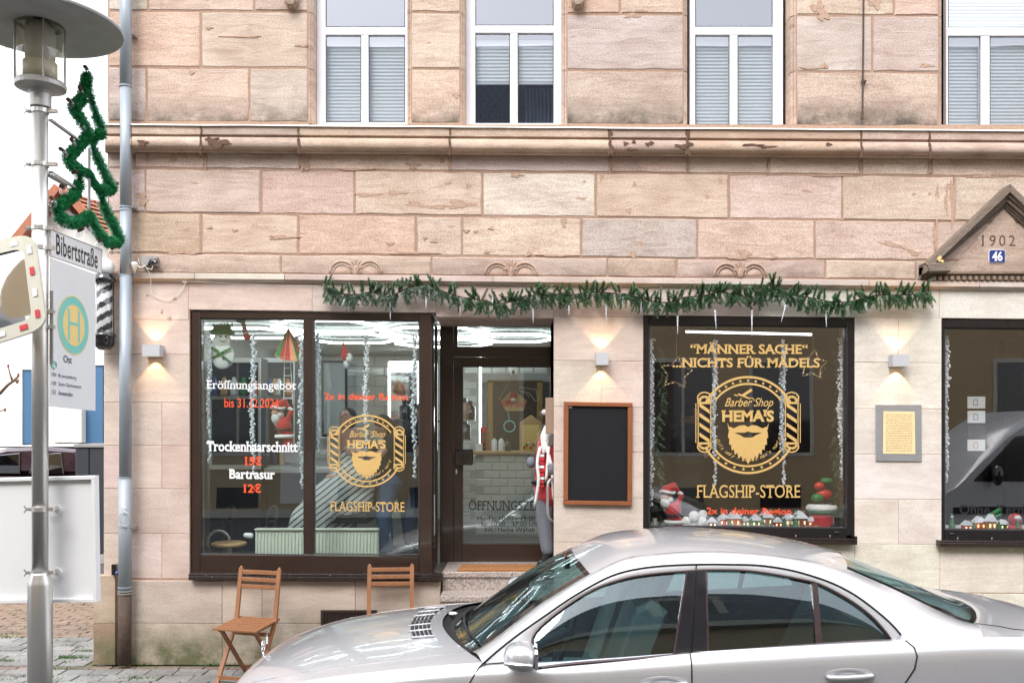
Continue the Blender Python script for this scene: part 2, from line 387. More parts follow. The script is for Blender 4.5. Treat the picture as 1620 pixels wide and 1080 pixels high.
simple('black_frame', (.014,.011,.011), .3, var=.2); simple('upvc', (.80,.80,.83), .3, var=.03); simple('gasket', (.05,.05,.055), .6)
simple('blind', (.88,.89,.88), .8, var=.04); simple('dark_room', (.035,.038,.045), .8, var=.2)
simple('curtain', (.16,.20,.27), .9, var=.2, stretch=(14,1,1), scale=2)
glass('glass_upper', (.80,.84,.88), .22, gcol=(.9,.92,1)); glass('glass_shop', (.86,.94,.93), .15, gcol=(.94,1,1)); glass('glass_shop_dark', (.86,.88,.88), .17)
glass('glass_car', (.34,.50,.54), .10, dirt=.12, gcol=(.82,.95,1)); glass('glass_wind', (.55,.74,.76), .10, dirt=.15, gcol=(.85,.97,1)); glass('glass_lamp', (.95,.93,.86), .06, dirt=.25)
glass('glass_bulb', (.93,.93,.93), .09)
simple('zinc', (.33,.37,.41), .5, .35, var=.12, scale=9, stretch=(1,1,.2)); simple('cast_iron', (.07,.065,.06), .8, .2, var=.6, scale=24, bump=.6, col2=(.16,.10,.07))
simple('steel', (.62,.60,.57), .36, .85, var=.1, stretch=(8,8,.3), scale=6); simple('steel_dull', (.42,.41,.40), .45, .7, var=.12)
simple('shade_grey', (.46,.47,.455), .7, var=.25, scale=7, bump=.2); simple('white_plastic', (.78,.78,.76), .4, var=.05)
simple('lamp_white', (.5,.5,.52), .45, var=.03); simple('sign_white', (.76,.77,.78), .35, var=.05, scale=3); simple('ink_black', (.015,.015,.018), .5)
simple('ink_navy', (.03,.035,.10), .5); simple('teal', (.20,.58,.52), .5, var=.04); simple('yellow_pale', (.85,.62,.25), .5, var=.05)
simple('reflex_red', (.65,.04,.05), .35); simple('mirror', (.85,.85,.85), .02, 1.0, var=.01); simple('cream_frame', (.68,.66,.55), .5, var=.1, scale=20)
simple('plate_blue', (.02,.045,.22), .2, coat=.8); simple('enamel_white', (.85,.85,.85), .2, coat=.6)
simple('gold', (.72,.47,.17), .45, .25, var=.08, scale=30); simple('bead', (.88,.89,.92), .7, var=.01); simple('card_brown', (.30,.20,.14), .8, var=.1); simple('board_white', (.82,.82,.82), .5, var=.04, scale=4); simple('vinyl_white', (.85,.85,.86), .5, var=.02); simple('vinyl_red', (.85,.10,.03), .5, var=.05)
simple('wood_chair', (.29,.125,.055), .55, var=.3, scale=5, stretch=(6,6,1.2), bump=.15); simple('wood_frame', (.26,.085,.03), .5, var=.25, scale=8)
simple('slate_board', (.011,.011,.013), .7, var=.3, scale=5, spec=.25); simple('paper', (.80,.64,.36), .7, var=.1, scale=20); simple('brushed', (.40,.40,.41), .45, .6, var=.08)
simple('coir', (.33,.145,.05), 1, var=.3, scale=140, bump=1); simple('cable_white', (.78,.76,.70), .5)
m, t, b = nodes('granite'); b.inputs['Roughness'].default_value = .5
ge = N(t, 'ShaderNodeNewGeometry'); vo = N(t, 'ShaderNodeTexVoronoi', i_Scale=110.0); L(t, ge.outputs['Position'], vo.inputs[0])
cr = N(t, 'ShaderNodeValToRGB'); cr.color_ramp.interpolation = 'CONSTANT'; e = cr.color_ramp.elements
e[0].color = (.30,.25,.23,1); e[1].color = (.42,.35,.31,1); e[1].position = .3
for pos, col in ((.55,(.20,.16,.14,1)),(.72,(.5,.42,.36,1)),(.88,(.08,.07,.065,1))):
    q = e.new(pos); q.color = col
L(t, vo.outputs['Color'], cr.inputs[0]); L(t, cr.outputs[0], b.inputs['Base Color'])
simple('paver_grey', (.30,.29,.27), .9, var=.2, scale=30, bump=.5); simple('paver_brown', (.24,.17,.12), .9, var=.25, scale=30, bump=.5)
simple('joint_soil', (.12,.11,.08), 1, var=.4, scale=12, bump=.5, col2=(.14,.17,.06)); simple('asphalt', (.06,.06,.062), .9, var=.25, scale=90, bump=.5)
simple('kerb', (.36,.35,.32), .9, var=.2, bump=.3); simple('grass', (.06,.13,.03), .9, var=.4)
simple('needle', (.07,.18,.075), .65, var=.35, scale=30); simple('needle_light', (.15,.30,.14), .6, var=.3, scale=30); simple('frost', (.50,.56,.54), .8, var=.2, scale=60)
simple('twig', (.09,.055,.03), .9); simple('tinsel', (.02,.26,.09), .35, var=.5, scale=40, col2=(.06,.5,.2))
simple('snow', (.85,.87,.92), .8, var=.04, scale=60, bump=.4); simple('ice', (.66,.70,.76), .15, var=.05, scale=90, bump=.3, coat=.6)
simple('santa_red', (.48,.015,.02), .75, var=.25, scale=20, sheen=.4); simple('fur_white', (.80,.79,.76), .95, var=.1, scale=70, bump=1, sheen=.4)
simple('skin', (.62,.36,.26), .55, var=.08, scale=12); simple('skin_tan', (.42,.24,.17), .55, var=.08, scale=12); simple('black_leather', (.012,.012,.013), .4); simple('felt_grey', (.17,.18,.21), .95, var=.2, scale=60, bump=.5)
simple('denim', (.07,.12,.22), .9, var=.4, scale=7, bump=.3); simple('shirt_dark', (.02,.022,.026), .9, var=.2); simple('hoodie', (.10,.105,.11), .95, var=.15, bump=.3)
simple('hair_dark', (.02,.014,.01), .7, var=.4, scale=60, bump=.6); simple('radiator', (.74,.76,.64), .4, var=.03); simple('tile', (.74,.75,.70), .12, var=.04, scale=3, coat=.4)
simple('grout', (.5,.5,.48), .9); simple('wall_grey', (.66,.70,.69), .8, var=.05); simple('wall_white', (.74,.75,.72), .8, var=.04); simple('wall_ochre', (.155,.13,.10), .85, var=.15, scale=3)
simple('ceiling_white', (.5,.52,.51), .8, var=.02); simple('floor_dark', (.13,.11,.095), .35, var=.2, scale=4)
simple('led', (1,1,1), .5, emis=(.93,.98,1), est=3.6); simple('led_soft', (1,1,1), .5, emis=(.93,.98,1), est=3.2); simple('gilt', (.35,.23,.09), .4, .6, var=.5, scale=70, bump=1)
simple('canvas', (.012,.012,.014), .5, var=.6, scale=9, col2=(.09,.055,.03)); simple('green_felt', (.03,.22,.04), .9, var=.3); simple('toy_red', (.6,.03,.02), .4); simple('toy_green', (.02,.2,.05), .6)
simple('orange', (.7,.2,.05), .5); simple('chrome', (.8,.8,.8), .12, 1.0); simple('wicker', (.30,.22,.12), .8, var=.5, scale=60, bump=.6)
simple('brick_toy', (.25,.07,.04), .6); simple('warm_bulb', (1,.8,.5), .5, emis=(1,.7,.35), est=.8); simple('wood_light', (.55,.34,.16), .5, var=.25, scale=6)
simple('roof_orange', (.36,.13,.07), .85, var=.25, scale=8); simple('house_white', (.70,.68,.64), .9, var=.03); simple('panel_blue', (.05,.135,.25), .6, var=.06); simple('trim_cream', (.70,.67,.60), .9)
simple('cabinet', (.03,.034,.042), .5, var=.1); simple('car_dark', (.035,.012,.018), .3, .3, coat=1); simple('rubber', (.012,.012,.012), .8); simple('branch', (.16,.10,.06), .9)
simple('facade_ochre', (.38,.28,.165), .9, var=.1, scale=1.5); simple('slate', (.06,.07,.085), .55, var=.4, scale=6); simple('stone_trim', (.45,.42,.36), .9); simple('van_white', (.45,.46,.48), .25, var=.02, coat=.6)
glass('glass_dark', (.1,.12,.13), .2)
m, t, b = nodes('silver_paint'); b.inputs['Metallic'].default_value = .5; b.inputs['Roughness'].default_value = .30; b.inputs['Coat Weight'].default_value = 1; b.inputs['Coat Roughness'].default_value = .03
tc = N(t, 'ShaderNodeTexCoord'); nz = N(t, 'ShaderNodeTexNoise', i_Scale=700.0); L(t, tc.outputs['Object'], nz.inputs[0]); cr = N(t, 'ShaderNodeValToRGB')
cr.color_ramp.elements[0].color = (.50,.50,.52,1); cr.color_ramp.elements[1].color = (.66,.66,.685,1); L(t, nz.outputs[0], cr.inputs[0])
nd = N(t, 'ShaderNodeTexNoise', i_Scale=380.0, i_Detail=1.0); L(t, tc.outputs['Object'], nd.inputs[0]); dr = N(t, 'ShaderNodeMapRange', i_1=.68, i_2=.72, i_3=0.0, i_4=.5); L(t, nd.outputs[0], dr.inputs[0])
mx = N(t, 'ShaderNodeMix', data_type='RGBA'); L(t, dr.outputs[0], mx.inputs[0]); L(t, cr.outputs[0], mx.inputs[6]); mx.inputs[7].default_value = (.3,.27,.23,1); L(t, mx.outputs[2], b.inputs['Base Color'])
simple('trim_brown', (.06,.035,.035), .22, .4, coat=.8); simple('gloss_black', (.010,.008,.010), .12, coat=1); simple('seat_cloth', (.30,.30,.27), .8, var=.08); simple('dash', (.04,.04,.045), .7); simple('headliner', (.45,.45,.42), .9)
m, t, b = nodes('striped_cape'); b.inputs['Roughness'].default_value = .8
tc = N(t, 'ShaderNodeTexCoord'); mp = N(t, 'ShaderNodeMapping'); mp.inputs['Rotation'].default_value = (0, math.radians(38), 0); L(t, tc.outputs['Object'], mp.inputs[0])
wv = N(t, 'ShaderNodeTexWave', i_Scale=6.2, i_Distortion=.6); wv.bands_direction = 'Z'; wv.inputs['Detail Scale'].default_value = 1.0; L(t, mp.outputs[0], wv.inputs[0])
cr = N(t, 'ShaderNodeValToRGB'); cr.color_ramp.elements[0].color = (.05,.06,.09,1); cr.color_ramp.elements[1].color = (.62,.64,.62,1); cr.color_ramp.elements[0].position = .16; cr.color_ramp.elements[1].position = .24
L(t, wv.outputs[0], cr.inputs[0]); L(t, cr.outputs[0], b.inputs['Base Color'])
# ================= THE SETTING: ground =================
def struct(o): o['kind'] = 'structure'; return o
g = MB(); g.add([(-150,-60,-.03),(150,-60,-.03),(150,200,-.03),(-150,200,-.03)], [(0,1,2,3)]); road = struct(g.build('road', 'asphalt', recalc=False))
pav = MB().box(-8, 14, -1.75, -.02, -.3, -.012)
pav.box(-8, -3.86, -.02, 3.5, -.3, -.012); pavement = struct(pav.build('pavement', 'joint_soil'))
def paver(mb, x0, x1, y0, y1, z, g=.006):
    h = R.uniform(-.003, .004); a = [(x0+g,y0+g),(x1-g,y0+g),(x1-g,y1-g),(x0+g,y1-g)]; b = .006
    c = [(x0+g+b,y0+g+b),(x1-g-b,y0+g+b),(x1-g-b,y1-g-b),(x0+g+b,y1-g-b)]
    t = [R.uniform(-.002,.002) for _ in range(4)]
    vs = [(p[0],p[1],z-.03) for p in a] + [(p[0],p[1],z-b*.6+h) for p in a] + [(p[0],p[1],z+h+t[i]) for i, p in enumerate(c)]
    return mb.add(vs, [(8,9,10,11)] + [(j*4+i, j*4+(i+1)%4, (j+1)*4+(i+1)%4, (j+1)*4+i) for j in (0,1) for i in range(4)])
def tinted(base, s=.12):
    k = 1 + R.uniform(-s, s); return tuple(c*k*(1+R.uniform(-.03,.03)) for c in base)
def tint_mat(name, src_rough=.9):   # pieces whose own colour comes from the object's colour
    m, t, b = nodes(name); b.inputs['Roughness'].default_value = src_rough
    oi = N(t, 'ShaderNodeObjectInfo'); ge = N(t, 'ShaderNodeNewGeometry'); nz = N(t, 'ShaderNodeTexNoise', i_Scale=38.0, i_Detail=7.0); L(t, ge.outputs['Position'], nz.inputs[0])
    n2 = N(t, 'ShaderNodeTexNoise', i_Scale=4.0, i_Detail=4.0); L(t, ge.outputs['Position'], n2.inputs[0])
    r = N(t, 'ShaderNodeMapRange', i_1=.3, i_2=.7, i_3=.7, i_4=1.2); L(t, nz.outputs[0], r.inputs[0]); r2 = N(t, 'ShaderNodeMapRange', i_1=.3, i_2=.7, i_3=.75, i_4=1.15); L(t, n2.outputs[0], r2.inputs[0])
    mu = N(t, 'ShaderNodeMath', operation='MULTIPLY'); L(t, r.outputs[0], mu.inputs[0]); L(t, r2.outputs[0], mu.inputs[1])
    vm = N(t, 'ShaderNodeVectorMath', operation='SCALE'); L(t, oi.outputs['Color'], vm.inputs[0]); L(t, mu.outputs[0], vm.inputs['Scale']); L(t, vm.outputs[0], b.inputs['Base Color'])
    bp = N(t, 'ShaderNodeBump'); bp.inputs['Strength'].default_value = .5; bp.inputs['Distance'].default_value = .005; L(t, nz.outputs[0], bp.inputs['Height']); L(t, bp.outputs[0], b.inputs['Normal'])
tint_mat('stone_tint')
def paver_row(y0, y1, xa, xb, L_, base, par, off):
    x = xa - off
    while x < xb:
        l = L_*R.uniform(.92, 1.08); a, b = max(x, xa), min(x+l, xb)
        if b-a > .05:
            o = paver(MB(), a, b, y0, y1, 0).build('paver', 'stone_tint', par, recalc=False); o.color = (*tinted(base, .16), 1)
        x += l
r_ = 0; y = -1.7
while y < -.13:
    near = y > -.2
    if near: paver_row(y, y+.1, -5.9, 3.0, .21, (.20,.145,.12), pavement, R.random()*.2); y += .1
    else:
        paver_row(y, y+.19, -5.9, -1.0 if y < -.5 else 3.0, .26, (.245,.24,.225), pavement, (r_%2)*.13); y += .19
    r_ += 1
y = -.05
while y < .9: paver_row(y, y+.19, -6.1, -3.88, .26, (.255,.25,.235), pavement, (r_%2)*.13); y += .19; r_ += 1
y1s = y
for k in range(8): paver_row(y, y+.1, -6.1, -3.9, .2, (.25,.185,.135), pavement, (k%2)*.1); y += .1
mb = MB()
k = 0
while y < 3.4:
    x = -7.9 - (k%2)*.1
    while x < -3.9: paver(mb, x, min(x+.2,-3.88), y, y+.1, 0, .005); x += .2
    y += .1; k += 1
yy = y1s; 
while yy < y1s+.8:
    x = -7.9
    while x < -6.2: paver(mb, x, x+.2, yy, yy+.1, 0, .005); x += .2
    yy += .1
o = mb.build('small_pavers', 'paver_brown', pavement, recalc=False); o['kind'] = 'stuff'
kb = MB()
x = -8.0
for k in range(9): MB.slab(kb, [(x,3.5),(x+.97,3.5),(x+.97,3.64),(x,3.64)], -.2, .01, .012, 'xy'); x += 1.0
o = kb.build('kerb', 'kerb'); struct(o)
def tuft(mb, x, y, n, s, z=0):
    for _ in range(n):
        a = R.uniform(0, 6.28); r = R.gauss(0, s); px, py = x+r*1.6, y+R.gauss(0, s*.35); h = R.uniform(.012,.035); l = R.uniform(.01,.03)
        dx, dy = math.cos(a)*l, math.sin(a)*l; w_ = .0035
        mb.add([(px-w_,py,z),(px+w_,py,z),(px+dx,py+dy,z+h)], [(0,1,2)])
mb = MB()
p = Q(118, 1046); 
def gnd(px, py): d = F*H/(py-YH); return (px-810)*d/F, d-D
for px, py, n, s in ((112,1040,150,.06),(90,1058,50,.05),(215,1073,60,.05),(20,1008,50,.05),(330,1052,30,.04),(140,1030,60,.04),(60,1070,80,.06),(10,1045,40,.03)):
    x, y = gnd(px, py); tuft(mb, x, y, n, s)
for _ in range(60):
    tuft(mb, R.uniform(-6,-3.9), R.uniform(-1,3), 8, .03)
for _ in range(40): tuft(mb, R.uniform(-3.7,-1), R.uniform(-.04,-.01), 5, .02)
o = mb.build('weeds', 'grass', recalc=False); tag(o, 'small green weeds growing in the joints of the pavers', 'weeds'); o['kind'] = 'stuff'

# ================= THE CORNER HOUSE =================
house = thing('corner_house', 'sandstone corner building with brown shop windows and moulded string course', 'building')
def pq(mb, x0, x1, yt, yb, Y0, Y1, s=.011, s2=None):
    """box whose front is the px quad on the facade plane, front face at Y0, back at Y1 (same x and z)"""
    s2 = s if s2 is None else s2; dx = x1-x0
    c = [Q(x0,yt), Q(x1,yt+s*dx), Q(x1,yb+s2*dx), Q(x0,yb)]
    vs = [(q.x, Y0, q.z) for q in c] + [(q.x, Y1, q.z) for q in c]
    return mb.add(vs, [(0,1,2,3),(7,6,5,4),(0,4,5,1),(1,5,6,2),(2,6,7,3),(3,7,4,0)])
def sx(px, Y): return Q(px, 680, Y).x
bk = MB()
BY = .0035
def back(x0, x1, yt, yb, dep=.4): pq(bk, x0, x1, yt, yb, BY, dep, 0)
for a, b in ((172,488),(650,729),(896,1082),(1259,1486),(1667,1900)): back(a, b, -90, 197)
back(172, 1900, 197, 470, .4)
for a, b in ((164,300),): back(a, b, 470, 1052)
back(300, 876, 470, 489.5); back(690, 876, 489.5, 500, .68)
back(876, 1018, 470, 1052, .68); back(1018, 1352, 470, 498); back(1018, 1352, 862, 1052); back(1352, 1490, 470, 1052)
back(1490, 1700, 470, 502); back(1490, 1700, 868, 1052); back(1700, 1900, 470, 1052); back(300, 697, 918, 1052)
bk.build('mortar_backing', 'mortar', house)
bk = MB(); bk.box(QX(170), QX(172), BY, 9, 0, QZ(-90)); bk.box(QX(170)+.02, QX(1900), 8.9, 9, 0, QZ(-90)); bk.box(QX(1900), QX(1900)+.1, .02, 9, 0, QZ(-90))
bk.box(QX(170), QX(1900), .42, 8.9, QZ(-90), QZ(-90)+.1)
bk.build('wall', 'mortar_light', house)
def line(yl, yr): return lambda x: yl + (yr-yl)*(x-210)/1410.0
def stone_block(x0, x1, ft, fb, mat, col, gap=2.7, jit=1.1, bev=.009, Y=0.0, name='stone_block', yback=.03):
    n = max(2, int((x1-x0)/22)); m_ = 3
    g = gap/2; pts = []
    def j(): return R.gauss(0, jit*.45)
    xs = [x0+g+(x1-x0-2*g)*i/n for i in range(n+1)]
    wob = R.uniform(-.3,.3)
    for x in xs: pts.append((x+j()*.5, ft(x)+g+j()))
    for i in range(1, m_): pts.append((x1-g+j(), ft(x1)+g+(fb(x1)-ft(x1)-2*g)*i/m_))
    for x in reversed(xs): pts.append((x+j()*.5, fb(x)-g+j()))
    for i in range(m_-1, 0, -1): pts.append((x0+g+j(), ft(x0)+g+(fb(x0)-ft(x0)-2*g)*i/m_))
    w3 = [Q(a, b) for a, b in pts]
    mb = MB().slab([(q.x, q.z) for q in w3], yback, Y + R.uniform(-.007,.0)*(jit>.4), bev)
    return mb.build(name, mat, house, color=col)
PAL = {'p': (.61,.495,.425), 'o': (.60,.46,.365), 'g': (.56,.475,.43), 'w': (.67,.59,.525), 'k': (.58,.46,.39), 'y': (.635,.51,.425)}
def course(fa, fb, joints, cols, mat='sandstone', **k):
    for i in range(len(joints)-1):
        c = PAL[cols[i % len(cols)]]; c = tinted(c, .05)
        stone_block(joints[i], joints[i+1], fa, fb, mat, c, **k)
cst = lambda v, s=.0065: (lambda x: v + s*(x-210))
U = [cst(-85), cst(17.5), cst(106.5), cst(192.5, .0062)]
for (a, b, j1, j2, j3, c1, c2, c3) in (
    (171, 488, [234,402], [318], [231,395], 'wyp', 'oy', 'gyg'), (650, 729, [], [], [], 'y', 'p', 'y'),
    (896, 1082, [981], [], [], 'oy', 'g', 'k'), (1259, 1486, [1414], [1380], [], 'yy', 'gg', 'k'), (1667, 1900, [1760], [1800], [1720], 'yw', 'py', 'gp')):
    course(U[0], U[1], [a]+j1+[b], c1); course(U[1], U[2], [a]+j2+[b], c2); course(U[2], U[3], [a]+j3+[b], c3, mat='sandstone_top')
Lc = [line(239,249.5), line(266.5,280), line(336.5,351.5), line(400.5,414), line(432,444.5), line(441,455.5)]
course(Lc[0], Lc[1], [171,213,325,475,712,965,1088,1216,1362,1473,1640,1760,1900], 'gppygkppyypp')
course(Lc[1], Lc[2], [171,230,413,561,763,943,1153,1333,1509,1640,1780,1900], 'gpyywypppgyp')
course(Lc[2], Lc[3], [171,318,472,658,731,920,1103,1289,1480,1660,1790,1900], 'oyopygykpgpp')
course(Lc[3], Lc[4], [171,445,683,961,1070.5,1306,1449,1600,1740,1900], 'yppkpygpp', mat='sandstone_frieze')
# patches of brown repair mortar, as they lie in the photograph (px centre, half sizes)
mp = 'mortar_patch'; mpd = 'mortar_patch_dark'
def patch(mb, px, py, rx, ry, Y=-.0065, n=None, a=0):
    n = n or (14 if rx < 6 else 34); pts = []; o1, o2 = R.uniform(0,9), R.uniform(0,9)
    for i in range(n):
        t = 2*math.pi*i/n; k = 1 + .3*math.sin(3*t+o1) + .22*math.sin(5*t+o2) + R.uniform(-.12, .12); u, v = rx*k*math.cos(t), ry*k*math.sin(t)
        q = Q(px + u*math.cos(a) - v*math.sin(a), py + u*math.sin(a) + v*math.cos(a), Y); pts.append((q.x, q.z))
    MB().slab(pts, Y+.02+R.random()*.0004, Y-R.random()*.0009, .0012).build('mortar_patch', mb, house)
for p in ((233,250,2.5,10),(274,247,5,12),(290,244,7,6),(310,246,12,3),(227,317,6,9),(222,309,8,4),(483,258,9,9),(600,241.5,4,4),(654,262,10,5),(692,248,3,3),(699,254,3,4),(740,254,0,0),
          (582,308,18,2.6),(627,305,16,3.4),(655,322,12,3.6),(690,327,22,3.4),(728,323,18,7),(741,294,4,3.6),(712,289,3,2.4),(706,290,3,2),(817,277,9,3),(952,281,4,6),(1004,292,3.6,3.6),(995,333,5,4),(1119,311,4,3.4),
          (1139,286,3,3.2),(447,375,20,3),(371,364,4,2),(332,360,4,2.6),(280,353,3,4),(617,385,6,2.6),(672,376,3,3),(687,381,5,3),(738,365,5,2.4),(777,361,4,2.4),(752,366,3,2),(1013,385,5,4),(1002,403,5,6),(837,401,4,4),(770,398,4,3),
          (1446,307,3,3),(1471,307,3,3),(1177,402,9,8),(1224,406,4,4),(1415,388,22,3.4),(1447,400,10,4),(1483,304,3,10),(1497,318,3,22),(1502,296,6,5),(1480,372,4,24),(1507,315,5,33),(892,351,4,7),(655,400,30,1.8),(880,404,26,1.8),
          (290,399,24,3.4),(1385,4,10,9),(1294,12,10,9),(1303,24,8,9),(1304,104,6,4),(1466,104,10,3),(722,150,6,4),(303,115,3.4,3.4),(1165,408,12,2.2),(1000,25,12,3),(330,44,5,2.4),(385,58,26,1.6),(478,72,10,2),(1540,243,3,4),(1286,108,16,1.6),(1316,278,26,1.6),(1560,279,26,2),(560,268,22,2)):
    if p[2]: patch(mp, *p, a=(.25 if p[0] in (1415,1447) else 0))
# string course
def profile_run(prof, fz, x0, x1, name, mat, joints, cols, end0=False):
    js = [x0]+joints+[x1]
    for i in range(len(js)-1):
        a, b = js[i]+(.5 if i else 0), js[i+1]-.5
        c = tinted(PAL[cols[i%len(cols)]], .05); mb = MB(); rows = []
        k = max(2, int((b-a)/60))
        for q in range(k+1):
            x = a+(b-a)*q/k; rows.append([Q(x, fz(py, x), -pr) for py, pr in prof])
        mb.grid(rows)
        for e in (0, -1):
            r = rows[e]; bkv = [(p.x, .02, p.z) for p in r]; nn = len(r)
            mb.add(list(r)+bkv, [(u, u+1, nn+u+1, nn+u) for u in range(nn-1)])
        o = mb.build(name, mat, house, color=c, recalc=True); angle_smooth(o, 40)
cz = lambda py, x: py + (x-210)*(.0070+.0000085*(py-200)*2)
prof = [(198.0,0.0),(198.2,.125),(211.5,.125),(212.5,.118),(213.5,.10),(215.5,.098),(216.5,.12),(219,.134),(223,.142),(227.5,.142),(231.5,.132),(234.5,.112),(235.5,.09),(236.5,.085),(239,.082),(240,.07),(241.5,0.0)]
profile_run(prof, cz, 166, 1900, 'string_course_stone', 'sandstone_cornice', [208,318,472,712,965,1088,1363,1471,1640,1790], 'kpkyykoyky')
prof2 = [(431,0.0),(431.8,.055),(439.5,.055),(440.2,.045),(442,.03),(444,.028),(444.6,.0)]
profile_run(prof2, lambda py, x: py + (x-210)*.0102, 165, 1900, 'moulding_stone', 'sandstone_smooth', [308,450,780,1112,1375,1550,1740], 'gwgggpwp')
fl = MB()
for a, b in ((207,1900),(165,189)):
    rows = []
    for q in range(30):
        x = a+(b-a)*q/29; zz = cz(196.3, x); k = R.uniform(-.25,.25)
        rows.append([Q(x, zz+k-1, .17), Q(x, zz+k, -.14), Q(x, zz+1.5+k*2, -.145), Q(x, zz+1.9, -.1)])
    fl.grid(rows)
fl.build('flashing', 'cable_white', house, recalc=False)
for px, py, rx, ry in ((345,226,17,6),(334,221,9,4),(225,226,7,5),(990,227,3.5,3),(1003,224,2.6,2.4),(1025,228,3.6,3.4),(1031,226,3,3),(1080,231,11,3.4),(1093,228,4,3),(1000,236,8,2),(1311,228,4,2.4),(1190,229,14,1.5),(1213,232,12,1.6)):
    patch(mpd, px, py, rx, ry, -.148)
for px in (318,472,712,965,1088,1363,1471):
    patch(mpd, px+R.uniform(-1,1), 228+(px-210)*.0075, 2.2 if px not in (965,1088) else 4.2, 13, -.143); patch(mpd, px, 206+(px-210)*.0072, 1.6 if px not in (965,1088) else 3.6, 7, -.131)
mpx = 'mortar_patch'
for px, w_ in ((325,3),(478,5),(712,3),(965,3.6),(1088,3),(1216,2.4),(1362,3.6),(1471,3.2)):
    patch(mpx, px, 253+(px-210)*.0085, w_, 13, -.007)
# carved shell ornaments in the frieze
def carving(cx, cy):
    mb = MB()
    for s in (-1, 1):
        for r0, tr in ((19.5,1.5),(14.5,1.0)):
            pts = [Q(cx+s*22 + r0*math.cos(a)*.98, cy+23 - r0*math.sin(a)*.95, -.006) for a in [math.pi*k/14 for k in range(15)]]
            mb.tube(pts, tr/S*1.4, 6)
        mb.slab([(Q(cx+s*22+11*math.cos(a), cy+23-9*math.sin(a)).x, Q(cx, cy+23-9*math.sin(a)).z) for a in [math.pi*k/10 for k in range(11)]], .01, -.008, .003)
    for k in range(7):
        a = math.pi*(.5+(k-3)*.13); r = 15-abs(k-3)*1.6
        mb.cap(Q(cx, cy+17, -.006), Q(cx+r*math.cos(a)*1.0, cy+17-r*math.sin(a), -.007), .006, .013, 6)
    mb.cap(Q(cx, cy+14, -.008), Q(cx, cy+23, -.008), .02, .025, 6)
    mb.build('carved_ornament', 'sandstone', house, smooth=True, color=(.47,.35,.28))
for cx, cy in ((563,409),(808.5,411.5),(1171,413)): carving(cx, cy)
# stone bosses and rod on the upper floor
for bx, by in ((463,8),(914,8)):
    mb = MB().slab([(p.x,p.z) for p in (Q(bx-11,by-25),Q(bx+11,by-25),Q(bx+10,by+2),Q(bx+5,by+8),Q(bx-5,by+8),Q(bx-10,by+1))], .02, -.09, .02)
    mb.build('stone_boss', 'sandstone_dark', house, color=(.42,.32,.25))
# ---- lower wall: smooth ashlar ----
LO = (.63,.53,.475); LP = (.60,.485,.435); LW = (.70,.645,.59)
def smooth(x0, x1, ya, yb, col, s=.011, Y=0, mat='sandstone_smooth', **k):
    return stone_block(x0, x1, lambda x: ya+s*(x-x0), lambda x: yb+s*(x-x0), mat, tinted(col, .025), gap=.55, jit=.12, bev=.003, Y=Y, **k)
# lintel course
for a, b, c in ((164,210,LO),(210,298,LO),):
    smooth(a, b, 443.5+(a-210)*.01, 505, c)
for a, b, c, yb in ((298,494,LO,490),(494,690,LO,492.5)):
    smooth(a, b, 443.5+(a-210)*.01, yb, c)
smooth(690, 876, 449, 501.5, LO)
for a, b, c in ((876,1018,LO),(1018,1200,LO),(1200,1352,LW),(1352,1486,LW),(1486,1700,LW),(1700,1900,LW)):
    smooth(a, b, 443.5+(a-210)*.0102, 498.8+(a-1018)*.0095 if a >= 1018 else 500, c)
ys = [505, 560, 636, 704, 772, 843, 914]
for i in range(6):
    s0, s1 = ys[i], ys[i+1]
    smooth(164, 208, s0, s1, LO)
    if i in (0, 1, 4): smooth(208, 300, s0, s1, LP if i > 3 else LO)
    else: smooth(208, 256, s0, s1, LO); smooth(256, 300, s0+.5, s1+.5, LP)
ys = [500, 570, 643, 714, 786, 857, 935, 1052]
for i in range(7):
    if i in (1, 3, 5): smooth(876, 951, ys[i], ys[i+1], LO); smooth(951, 1018, ys[i]+.8, ys[i+1]+.8, LO)
    else: smooth(876, 1018, ys[i], ys[i+1], LO)
ys = [502, 573, 646, 718, 789, 860]
for i in range(5):
    if i in (0, 4): smooth(1352, 1421.5, ys[i], ys[i+1], LW, .006); smooth(1421.5, 1490, ys[i]+.4, ys[i+1]+.4, LW, .006)
    elif i == 2: smooth(1352, 1392, ys[i], ys[i+1], LW, .006); smooth(1392, 1490, ys[i]+.3, ys[i+1]+.3, LW, .006)
    else: smooth(1352, 1490, ys[i], ys[i+1], LW, .006)
for a, b in ((1018,1120),(1120,1240),(1240,1352),(1352,1487),(1487,1620),(1620,1700)):
    smooth(a, b, 856+(a-1018)*.011, 936+(a-1352)*.006, LW, .008)
for a, b in ((1018,1150),(1150,1280),(1280,1430),(1430,1555),(1555,1700)): smooth(a, b, 937+(a-1352)*.006, 1052, LW, .005, mat='sandstone_plinth')
for i in range(5): smooth(1700, 1800, ys[i]+2, ys[i+1]+2, LW, .006); smooth(1800, 1900, ys[i]+2.5, ys[i+1]+2.5, LW, .006)
smooth(1700, 1900, 862, 1052, LW)
# plinth
for a, b, ya, yb in ((208,353,918,984),(353,416,918,984),(416,563,918,984),(563,697,918,984),(208,353,984,1050),(353,510,984,1050),(510,697,984,1050)):
    smooth(a, b, ya if ya > 918 else 917+0*(a), yb, (.54,.46,.39), .004, Y=-.03, mat='sandstone_plinth')
smooth(152, 187, 908, 983, (.48,.38,.30), 0, Y=-.06, mat='sandstone_plinth'); smooth(152, 187, 983, 1049, (.40,.28,.2), 0, Y=-.06, mat='sandstone_plinth')
